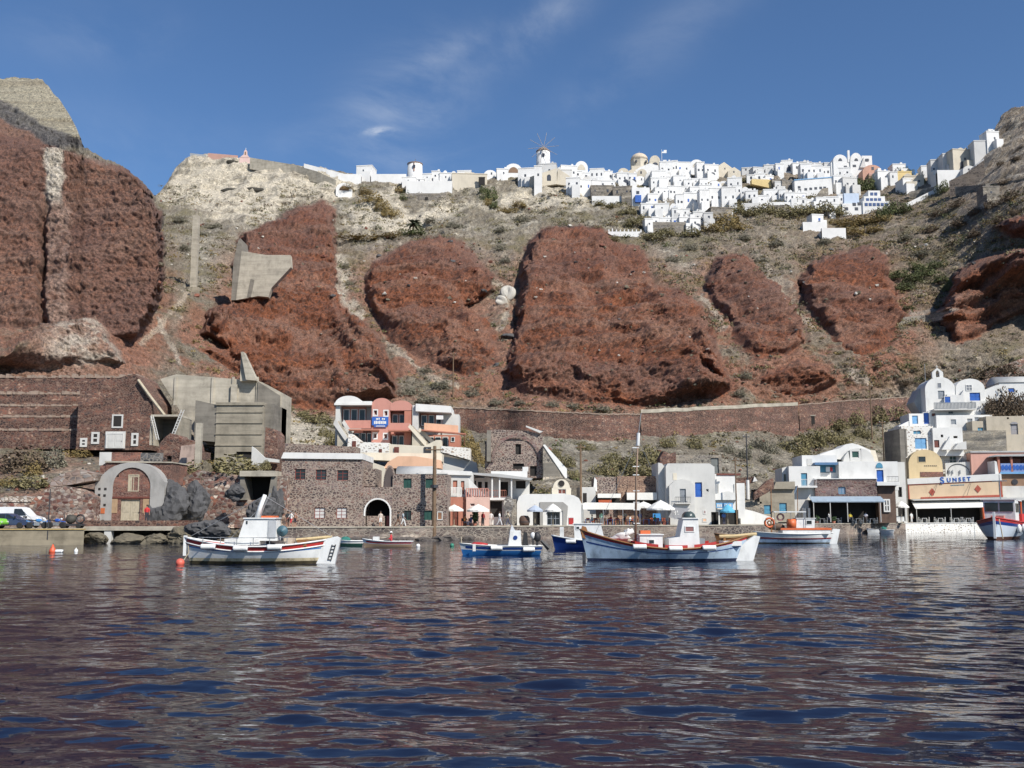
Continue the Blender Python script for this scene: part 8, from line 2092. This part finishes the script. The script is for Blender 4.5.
rr = 9 * S.k; MB().lathe([(rr, S.Z(166)), (rr, S.Z(157)), (rr * 1.05, S.Z(156.6)), (rr * .97, S.Z(156))], 0, 5, 0, 8).build("drum", VC, r)
MB().lathe([(rr * .96 * math.cos(a * math.pi / 16) + .01, S.Z(156) + (S.Z(149.5) - S.Z(156)) * math.sin(a * math.pi / 16)) for a in range(9)], 0, 5, 0, 20).build("dome", plain("dome_render", (.56, .47, .36), .85, .12, .5), r, True)
MB().tube([(0, 5, S.Z(149.6)), (0, 5, S.Z(147.6))], .1, 5).build("cross", VC, r)
m = MB(); m.vault(S.X(650), S.X(661), S.Z(161), S.Z(154.5) - S.Z(161), 1, 9, 12); m.box(S.X(650), S.X(668), 1.05, 9, -5, S.Z(161.02)); m.build("apse", VC, r)
for a, b, c in ((636, 640, 159), (646, 648, 159.5)): MB().box(S.X(a), S.X(a + 1.6), -rr + 5 - .15, 5 - rr * .8, S.Z(c + 2), S.Z(c)).build("window", VWIN, r)
m = MB(); m.vault(S.X(653), S.X(658.5), S.Z(164), 1.1, .9, 1.02, 8); m.build("arched_window", VWIN, r)
MB().prism(S.XZ([(628, 175), (668, 175), (660, 166), (650, 163), (640, 167)]), .2, 1).build("front_gable", VW, r)
S = vsite(662, 168, 1); r = S.thing("flagpole", "thin flagpole with a white and blue flag beside the domed church", "flagpole"); MB().tube([(0, 0, -2), (0, 0, S.Z(149.5))], .09, 6).build("pole", VW, r)
m = MB(); m.box(.1, 2.2, -.03, .03, S.Z(149.8) - 1.5, S.Z(149.8) - .1); fl = m.build("flag", HULLW, r); MB().box(.1, .9, -.05, .05, S.Z(149.8) - .8, S.Z(149.8) - .1).build("canton", MIDB, fl)
S = vsite(641, 206); r = S.thing("balcony_house", "white house with a bright blue balcony at the lower left of the village", "house", "houses of the village on the rim")
m = MB(); m.box(S.X(632), S.X(650), 0, 9, -5, S.Z(187.5)); m.build("wall", VW, r); MB().prism([(S.X(625), -3), (S.X(632), -3), (S.X(632), S.Z(190)), (S.X(626), S.Z(196))], 1.5, 9).build("shade_painted_side", VW2, r)  # shadow on the left face painted as a grey wash
MB().box(S.X(635), S.X(641), -1.2, 0, S.Z(203), S.Z(196)).build("balcony", BLUE, r); MB().box(S.X(636.5), S.X(639.5), -.06, .1, S.Z(194), S.Z(191)).build("window", VWIN, r)
S = vsite(624, 236, 2); r = S.thing("balustrade", "low white terrace with a row of short pillars below the village", "terrace"); m = MB(); m.prism(S.XZ([(608, 233), (613, 236), (638, 237), (642, 231), (640, 231.5), (609, 231.5)]), 0, 4); m.build("wall", VW, r)
for a in (608.5, 612, 616, 620, 624, 628, 632, 636, 640.5): MB().box(S.X(a), S.X(a + 1.1), -.02, .6, S.Z(232), S.Z(229.5 if a != 612 else 228.5)).build("pillar", VW, r)
S = vsite(812, 195, 2); r = S.thing("long_hotel", "long white hotel block with a thin blue roof edge and a row of dark windows", "hotel", "houses of the village on the rim")
MB().prism(S.XZ([(795, 196), (833, 196), (832, 177.5), (795, 180.5)]), 0, 9).build("wall", VW, r); MB().prism(S.XZ([(794.6, 180.5), (832.4, 177.6), (832.4, 176.9), (794.6, 179.7)]), -.2, 9).build("roof_edge", SKYB, r)
for a, c in ((799.5, 187), (806, 189), (811, 188.5), (816, 188), (821, 187.6), (825, 187.5), (800, 190)): o = bpy.data.objects.new("window", _wm); col.objects.link(o); o.parent = r; o.location = (S.X(a), 0, S.Z(c + 1.5)); o.scale = (1.1, 1, 1.0)
MB().prism(S.XZ([(810, 203), (826, 203), (826, 190), (820, 191)]), -3, -.1).build("stone_bank", VG, r)
S = vsite(852, 178, 2); r = S.thing("vaulted_church", "white church house with twin round vaults and a slim belfry on the right crest", "church")
MB().box(S.X(832), S.X(873), .5, 9, -5, S.Z(162)).build("body", VW, r)
for a, b, c in ((834, 848, 154.5), (851, 863, 152.8)):
    m = MB(); m.vault(S.X(a), S.X(b), S.Z(161), S.Z(c) - S.Z(161), 0, 9, 12); m.box(S.X(a), S.X(b), .02, 9, -4, S.Z(161.02)); m.build("vault", VW, r)
    m = MB(); m.vault(S.X((a + b) / 2 - 2), S.X((a + b) / 2 + 2), S.Z(161), 1.2, -.05, .05, 8); m.build("arched_window", VWIN, r)
MB().box(S.X(849), S.X(851), .3, 1.2, S.Z(162), S.Z(150)).build("belfry", VW, r); MB().box(S.X(863), S.X(873), .2, 8, -4, S.Z(155.5)).build("right_block", VW, r); MB().prism(S.XZ([(860, 168), (866, 168), (864, 158)]), -.8, .1).build("stair_wall", VW2, r)
for a, c in ((846, 167), (855, 166), (868, 160)): o = bpy.data.objects.new("window", _wm); col.objects.link(o); o.parent = r; o.location = (S.X(a), 0, S.Z(c + 1)); o.scale = (1.4, 1, 1.0)
S = vsite(873, 179, 2); r = S.thing("rose_vault_house", "rose coloured vaulted house with one dark upper window among white ones", "house", "houses of the village on the rim")
m = MB(); m.vault(S.X(863), S.X(882.5), S.Z(172), S.Z(164.8) - S.Z(172), 0, 9, 12); m.box(S.X(863), S.X(882.5), .02, 9, -5, S.Z(172.02)); m.build("wall", plain("village_coral", (.52, .30, .22), .85, .12, .35), r); MB().box(S.X(872), S.X(874.4), -.06, .1, S.Z(170), S.Z(167)).build("window", VWIN, r); MB().box(S.X(868), S.X(873), -1.5, -.1, S.Z(180), S.Z(174)).build("porch", VP, r)
S = vsite(872, 210, 2); r = S.thing("blue_hotel", "stepped white hotel with three floors of blue glazed verandas", "hotel", "houses of the village on the rim")
for i, (a, b, c, d) in enumerate(((872, 884, 188, 196), (866, 887, 195, 202), (863, 890, 201, 212))):
    MB().box(S.X(a), S.X(b), 3 - i * 1.5, 9, -5 if i == 2 else S.Z(d + 1), S.Z(c)).build("floor_block", VW, r)
    for p in np.arange(a + 2, b - 3, 4): MB().box(S.X(p), S.X(p + 3), 2.9 - i * 1.5, 3.1 - i * 1.5, S.Z(c + 5), S.Z(c + 2)).build("blue_window", plain("veranda_blue", (.06, .10, .22), .3, .2, 1), r)
MB().box(S.X(843), S.X(864), .5, 9, -5, S.Z(203)).build("left_block", VW, r); MB().prism([(S.X(838.5), -4), (S.X(843), -4), (S.X(843), S.Z(203)), (S.X(839.5), S.Z(205))], 1, 8).build("shade_painted_side", plain("grey_green_shade", (.30, .31, .27), .85, .1, .5), r)  # left side coloured grey-green to paint its shade
for a, c in ((847, 208), (855, 203.5), (860, 203), (857, 208)): o = bpy.data.objects.new("window", _wm); col.objects.link(o); o.parent = r; o.location = (S.X(a), .5, S.Z(c + 2)); o.scale = (1.3, 1, 1.2)
MB().box(S.X(846), S.X(861), 1.5, 3, S.Z(203), S.Z(192)).build("pale_blue_wall", plain("pale_blue_wash", (.50, .58, .70), .85, .08, .5), r)  # pale blue wall standing back above the left block
S = vsite(765, 188, 2); r = S.thing("ochre_terrace", "ochre yellow terrace wall in the gap between village and long crest building", "wall"); MB().prism(S.XZ([(752, 184), (770, 188), (781, 186), (783, 180), (752, 179)]), 0, 3).build("wall", VY, r)
S = vsite(550, 187, 2); r = S.thing("arched_window_house", "beige house with two dark arched windows below the tall windmill", "house", "houses of the village on the rim")
MB().prism(S.XZ([(530, 188), (557, 184), (557, 168), (530, 177)]), 0, 8).build("wall", VC, r); MB().prism(S.XZ([(557, 184), (573, 186), (570, 176), (558, 168)]), .3, 8).build("right_wall", VC, r)
for a, c in ((539, 179.5), (549, 176.8)): m = MB(); m.vault(S.X(a - 2), S.X(a + 2), S.Z(c), 1.0, -.05, .1, 8); m.box(S.X(a - 2), S.X(a + 2), -.05, .1, S.Z(c + 4), S.Z(c)); m.build("arched_window", VWIN, r)
S = vsite(480, 186, 1); 
for a in (473, 479.5): S2 = vsite(a + 2, 185, 3); r = S2.thing("dark_bay", "%s open dark bay in the beige wall below the crest" % ("left" if a == 473 else "right"), "opening"); MB().box(-1.2, 1.4, 0, .4, 0, 3.4).build("dark_opening", DARK, r); MB().box(-1.4, 1.6, -.1, .5, 3.4, 3.8).build("lintel", VC, r)
S = vsite(430, 200, 1); r = S.thing("cave_door", "small black doorway in a grey wall under the small bare windmill's terrace", "opening"); MB().box(S.X(408), S.X(446), .3, 2, -2, S.Z(193)).build("wall", VG, r); MB().box(S.X(425), S.X(428), .1, .31, S.Z(200), S.Z(197)).build("dark_opening", DARK, r)
# chapel and wall on the pale headland
S = vsite(244, 160, 1); r = S.thing("chapel", "tiny pink chapel with an arched bell gable alone on the pale headland", "chapel")
MB().box(S.X(239), S.X(249.5), .5, 6, -3, S.Z(157)).build("body", plain("chapel_pink", (.64, .46, .42), .8, .08, .5), r)
m = MB(); m.prism(S.XZ([(239.5, 157), (249, 157), (246.6, 154), (246.3, 150.5), (245, 149), (243.6, 150.5), (243.2, 154)]), .4, 1.1); m.build("bell_gable", plain("chapel_pink", (.6, .4, .36)), r); MB().box(S.X(244.2), S.X(245.6), .35, .42, S.Z(154.5), S.Z(151.5)).build("bell_opening", VB, r); MB().tube([(S.X(245), .7, S.Z(149)), (S.X(245), .7, S.Z(147.3))], .08, 5).build("cross", VW, r)
def rimwall(label, pts, h_, mat):
    strip_wall("rim_wall", label, "wall", pts, [h_] * len(pts), mat, .8, .8, None, sub=4, down=2)
rimwall("long pale grey retaining wall running right from the pink chapel", [(250, 157.5), (290, 164), (316, 171), (336, 180)], 7, CONCL); rimwall("low white wall with domes at the end of the pale grey rim wall", [(304, 163.5), (322, 168), (345, 174)], 4, VW); rimwall("thin rose wall on the very top of the pale headland", [(208, 153), (238, 155.5)], 3.5, VP); rimwall("short white wall at the left tip of the pale headland", [(190, 153), (206, 155)], 2, VW)
rimwall("stone rampart facing left, shade painted dark, beneath the right hand houses", [(949, 181), (966, 173), (984, 160)], 17, stone("rampart_shade_stone", [(.085, .07, .06), (.13, .11, .09)], (.16, .13, .11), 1.2)); rimwall("long sloping white path wall below the dark rampart", [(906, 203.5), (925, 194), (945, 184)], 3.5, VW); rimwall("dark low wall above the sloping white path", [(909, 192), (930, 187), (944, 187)], 5, VG); rimwall("long dark road wall on the right hand brown slope", [(955, 187), (990, 184), (1030, 178)], 4, VG)  # rampart stone darkened to paint the shade on its left-facing front
rimwall("white rampart coping stepping up on the right hand hill", [(948, 179.5), (966, 171.5), (984, 158.5)], 1.8, VW)
# ------------------------------------------------------------------ scrub and shrubs
def leafmat(name, c1, c2):
    m, n, l, b = new_mat(name); v = coords(n, l)
    l.new(ramp(n, l, noise(n, l, v, 1.6, 4, .7), [(.3, c1), (.7, c2)]), b.inputs["Base Color"]); b.inputs["Roughness"].default_value = .9; return m
LEAF = [leafmat("olive_leaf", (.125, .11, .045), (.235, .20, .10)), leafmat("grey_leaf", (.125, .115, .08), (.24, .22, .16)), leafmat("ochre_leaf", (.17, .125, .042), (.30, .22, .09)), leafmat("green_leaf", (.06, .075, .025), (.13, .14, .055)), leafmat("brown_twig", (.085, .06, .04), (.17, .125, .08))]
def clump(mb, c, rx, ry, rz, n, rr, s):
    for i in range(n):
        d = Vector((rr.gauss(0, 1), rr.gauss(0, 1), abs(rr.gauss(0, .8)) - .15)).normalized() * (rr.random() ** .35)
        d *= 1 + .22 * math.sin(d.x * 5 + c[0]) + .18 * math.sin(d.y * 4.3 + d.z * 6 + c[1])
        p = Vector((c[0] + d.x * rx, c[1] + d.y * ry, c[2] + d.z * rz)); a = Vector((rr.uniform(-1, 1), rr.uniform(-1, 1), rr.uniform(-.7, 1))).normalized()
        b = a.cross(Vector((rr.uniform(-1, 1), rr.uniform(-1, 1), rr.uniform(-1, 1)))).normalized(); k_ = s * rr.uniform(.6, 1.3)
        mb.add([p - a * k_, p + b * k_ * .55, p + a * k_, p - b * k_ * .55], [(0, 1, 2, 3)])
def density(px, py):
    """how much scrub grows there"""
    if py < 200: d = .5
    elif px > 560 and 195 < py < 265: d = 1.0
    elif px > 840: d = .9
    elif py > 430: d = .9
    else: d = .5
    return d
mb = MB(); rr = random.Random(21); n_ = 0
ri_ = lambda a, b: rr.uniform(a, b)
def in_red(px, py): return any(float(poly_dist(np.array([px]), np.array([py]), p[0])[0]) > 1 for p in RED)
tries = 0
while n_ < 4200 and tries < 14000:
    tries += 1
    u = rr.random()
    if u < .55: px, py = ri_(150, 1040), ri_(185, 330)
    elif u < .75: px, py = ri_(560, 1040), ri_(195, 420)
    else: px, py = ri_(170, 920), ri_(325, 505)
    g_ = pnoise(np.array([px / 38.]), np.array([py / 17.]), np.array([.5]), 200)[0] + .5 * pnoise(np.array([px / 12.]), np.array([py / 7.]), np.array([.5]), 201)[0]
    if g_ < .02 - .35 * density(px, py) + rr.uniform(-.05, .2) or in_red(px, py): continue
    p_ = ground(px, py)
    if p_.y > 620 or p_.z < 2.5: continue
    s = rr.uniform(.45, 1.35) * (1.2 if py < 330 else .8); mb.cur = rr.choices(range(5), (4, 4, 2, 1 if px < 880 else 2, 2))[0]
    clump(mb, (p_.x, p_.y, p_.z - .05), s * 1.4, s, s * .85, 34, rr, .25 * s ** .5); n_ += 1
tag(mb.build("scrub", LEAF), "dry olive and grey scrub covering the slopes", kind="stuff")
protos = []
for i in range(5):
    for v in range(2):
        q = MB(); clump(q, (0, 0, 0), 1, .9, .95, 1300, random.Random(i * 7 + v), .075); protos.append(q.mesh("shrub_foliage", LEAF[i]))
_tw = MB(); 
for i in range(6): _tw.tube([(0, 0, -.3), (.45 * math.cos(i), .45 * math.sin(i), .5)], .04, 4, .015)
_twm = _tw.mesh("shrub_stem", WOOD)
def shrub(label, px, py, w, h_, kind, group, rz=0, dY=0.0, Yfix=None):
    p_ = ground(px, py) if Yfix is None else at(px, py, Yfix); k_ = mpp(py, p_.y)
    r_ = thing("shrub", label, "shrub", (p_.x, p_.y - .3, p_.z - .1), rz, group)
    o = bpy.data.objects.new("foliage", protos[kind * 2 + (int(px) % 2)]); col.objects.link(o); o.parent = r_; o.scale = (w * k_ / 1.75, w * k_ / 2.1, h_ * k_ * 1.12)
    t = bpy.data.objects.new("stem", _twm); col.objects.link(t); t.parent = r_; t.scale = (w * k_ / 3, w * k_ / 3, h_ * k_ * .6)
    return r_
def band(label, group, kind, pts, Yf=None):
    for i, (px, py, w, h_) in enumerate(pts): shrub(label, px, py, w, h_, kind, group, i * 1.7, 0, Yf)
band("round olive shrub on the slope between the red retaining wall and the tavern roofs", "olive shrubs above the taverns", 0, [(606, 474, 26, 15), (628, 470, 30, 17), (652, 463, 32, 18), (640, 477, 40, 14), (612, 461, 20, 10), (566, 466, 20, 12), (575, 478, 14, 8), (694, 447, 18, 10), (667, 446, 22, 10), (585, 449, 18, 8), (556, 456, 14, 9)])
band("grey green shrub on the stony slope right of the white house with the blue door", "grey shrubs by the stone stairs", 1, [(744, 458, 16, 12), (765, 463, 16, 10), (770, 452, 18, 12), (757, 447, 18, 10), (728, 452, 14, 8), (786, 448, 20, 11), (780, 470, 16, 8)])
band("big olive shrub on the slope above the white terrace house", "shrubs above the terrace house", 0, [(796, 452, 30, 16), (812, 446, 34, 16), (828, 441, 30, 14), (800, 462, 20, 12), (845, 446, 20, 12), (836, 428, 24, 12), (855, 423, 24, 13), (875, 421, 26, 14), (895, 417, 28, 14), (862, 436, 18, 10), (912, 410, 18, 10)])
band("ochre shrub on the bank right of the pink hotel", "ochre shrubs by the pink hotel", 2, [(466, 446, 18, 14), (474, 455, 18, 14), (480, 463, 14, 10), (462, 434, 14, 8), (492, 463, 12, 7)])
band("olive shrub on the pale bank left of the pink hotel", "olive shrubs left of the pink hotel", 0, [(318, 422, 30, 9), (303, 417, 20, 8), (326, 436, 16, 10), (333, 445, 22, 14), (285, 410, 18, 6)])
band("dry grey shrub on the pale scree above the long retaining wall", "grey shrubs along the retaining wall", 1, [(470, 396, 20, 7), (440, 388, 24, 8), (498, 404, 18, 6), (520, 404, 14, 5), (552, 406, 16, 6), (572, 407, 14, 5), (604, 410, 16, 6), (425, 372, 16, 6), (410, 395, 22, 9), (428, 402, 26, 8), (745, 378, 16, 7), (738, 395, 14, 5)])
for a in ((228, 472, 62, 17, 0, "wide olive shrub mound on the bank below the concrete hopper"), (207, 470, 20, 10, 2, "small ochre shrub at the left end of the wide shrub mound"), (265, 468, 14, 8, 0, "small olive shrub by the white edged brick stub")): shrub(a[5], *a[:5], "shrubs on the left bank", Yfix=119)
for a in ((20, 470, 56, 22, 4, "biggest dark grey brown bush under the banded terrace wall"), (52, 466, 30, 18, 1, "grey bush right of the biggest dark bush"), (36, 462, 18, 14, 0, "olive bush standing just above the biggest dark bush"), (30, 486, 40, 12, 0, "low olive bush on the red rubble above the vehicles"), (80, 456, 26, 8, 2, "flat ochre bush left of the white end wall"), (8, 484, 26, 8, 2, "low ochre bush at the left frame edge"), (34, 474, 18, 12, 2, "ochre bush in front of the dark bushes")): shrub(a[5], *a[:5], "shrubs on the left bank")
band("brown bush below the barrel roofed house", "brown bushes below the barrel roofed house", 4, [(1000, 414, 26, 22), (1012, 412, 24, 22), (993, 415, 14, 12), (1024, 413, 18, 20), (990, 408, 12, 9), (1006, 416, 20, 14)], 184)
band("brown green bush on the terraced slope above the chapel", "bushes above the chapel", 4, [(984, 378, 24, 10), (1004, 372, 26, 10), (965, 384, 14, 6), (1018, 380, 20, 9), (930, 376, 16, 6), (905, 384, 14, 5)])
band("bright green bush in the hollow left of the right hand crag", "green bushes in the hollow", 3, [(898, 278, 20, 9), (912, 281, 22, 10), (926, 276, 22, 11), (940, 282, 18, 9), (905, 290, 20, 8), (935, 268, 18, 8), (918, 270, 20, 8), (948, 290, 10, 9), (908, 309, 16, 4)])
band("dark olive bush at the foot of the white village", "bushes at the foot of the village", 0, [(736, 212, 18, 10), (750, 216, 22, 10), (768, 214, 24, 11), (786, 217, 24, 11), (803, 214, 24, 10), (745, 205, 14, 7), (778, 206, 18, 6), (822, 213, 26, 10), (838, 215, 20, 9), (800, 204, 18, 7), (812, 202, 16, 6), (628, 214, 18, 7), (610, 208, 14, 5), (645, 222, 16, 8), (632, 225, 18, 8), (612, 240, 14, 5), (650, 240, 26, 9), (668, 236, 22, 8), (690, 236, 24, 8), (600, 205, 14, 5), (742, 182, 8, 5)])
band("orange brown bush on the slope under the right of the village", "rusty bushes under the village", 2, [(722, 225, 34, 12), (712, 232, 28, 9), (736, 230, 24, 9), (845, 228, 24, 8), (862, 224, 26, 9), (878, 222, 22, 8), (855, 235, 26, 8), (838, 234, 18, 6), (874, 232, 24, 7), (835, 224, 14, 6)])
band("dark tree like bush among the right hand village houses", "trees in the right of the village", 3, [(866, 190, 18, 13), (856, 186, 14, 9), (875, 184, 12, 8), (838, 186, 8, 10), (902, 174, 12, 7), (909, 176, 8, 8), (922, 184, 9, 10), (943, 192, 12, 11), (890, 214, 22, 13), (882, 219, 14, 12), (905, 212, 18, 9)])
band("ochre green bush in the gully below the small bare windmill", "bushes in the upper gully", 2, [(372, 202, 22, 9), (382, 210, 22, 10), (390, 216, 18, 10), (365, 194, 16, 6), (360, 240, 40, 5), (388, 238, 30, 5), (400, 192, 12, 5), (346, 190, 16, 5), (488, 205, 10, 7), (505, 213, 20, 6), (520, 207, 18, 5)])
band("dark green bush in the gully left of the beige arched window house", "green bushes in the upper gully", 3, [(490, 200, 16, 12), (494, 208, 12, 8), (484, 192, 10, 6), (403, 200, 10, 6)])
band("brown bush on the dark right hand slope below the road wall", "bushes on the right hand slope", 4, [(958, 206, 16, 8), (975, 214, 16, 7), (992, 208, 18, 8), (1010, 200, 20, 9), (1000, 222, 18, 6), (940, 215, 18, 6), (960, 226, 20, 7), (930, 232, 18, 6), (975, 236, 18, 6), (1016, 214, 14, 6), (985, 190, 12, 5), (1005, 184, 14, 5), (1015, 160, 12, 4), (1001, 165, 10, 4)])
band("dry shrub dotting the grey slope between the red crags and the village", "dry shrubs on the upper grey slope", 1, [(520, 222, 18, 6), (500, 232, 14, 6), (455, 228, 18, 6), (430, 222, 14, 5), (690, 250, 16, 6), (672, 262, 16, 6), (745, 240, 16, 6), (775, 246, 18, 6), (825, 244, 18, 6), (760, 262, 14, 5), (905, 240, 16, 5), (920, 255, 16, 5), (180, 222, 18, 6), (200, 236, 16, 6), (185, 250, 14, 6), (215, 228, 16, 5), (345, 268, 12, 5), (350, 285, 10, 5), (505, 262, 12, 6), (500, 250, 14, 6)])
for px, py, w, lb in ((230, 190, 9, "left dark cave mouth in the pale headland"), (255, 189.5, 10, "right dark cave mouth in the pale headland"), (232, 162, 6, "small dark hollow just under the rose wall of the headland")):
    p_ = ground(px, py); k_ = mpp(py, p_.y); r = thing("cave_mouth", lb, "cave", p_)
    MB().blob((0, .4, 0), (w * k_, 1.0, 2.6 * k_), int(px), 3, .12).build("hollow_shade", plain("cave_shade", (.05, .045, .035), .95, .3, 1), r, True)  # dark blob on the rock paints the shade inside the cave
# the palm on the slope
p_ = ground(413, 232); r = thing("palm_tree", "lone dark palm tree on the pale slope left of the centre crag", "palm tree", (p_.x, p_.y - .5, p_.z - .3)); k_ = mpp(228, p_.y); H = 9 * k_
MB().tube([(0, 0, -1), (.1, 0, H * .6), (.2, 0, H)], .35, 8, .25).build("trunk", WOOD, r, True); rr = random.Random(5); m = MB()
for i in range(34):
    a = rr.uniform(0, 6.28); e = rr.uniform(-.2, 1.2); L_ = 11 * k_ * rr.uniform(.7, 1.0); d = Vector((math.cos(a) * math.cos(e), math.sin(a) * math.cos(e), math.sin(e))); side = d.cross(Vector((0, 0, 1))).normalized(); prev = None
    for j in range(7):
        t = j / 6; c = Vector((.2, 0, H)) + d * L_ * t - Vector((0, 0, 1)) * L_ * .45 * t * t; w_ = side * (.55 * math.sin(math.pi * min(1, t * .9 + .08)) + .05)
        cur = (c - w_ - Vector((0, 0, .2)), c, c + w_ - Vector((0, 0, .2)))
        if prev: m.add([prev[0], prev[1], cur[1], cur[0]], [(0, 1, 2, 3)]); m.add([prev[1], prev[2], cur[2], cur[1]], [(0, 1, 2, 3)])
        prev = cur
m.build("crown", leafmat("palm_leaf", (.03, .04, .02), (.08, .09, .045)), r)
shrub("dark bush at the foot of the lone palm", 414, 235, 24, 7, 3, "bushes in the upper gully")
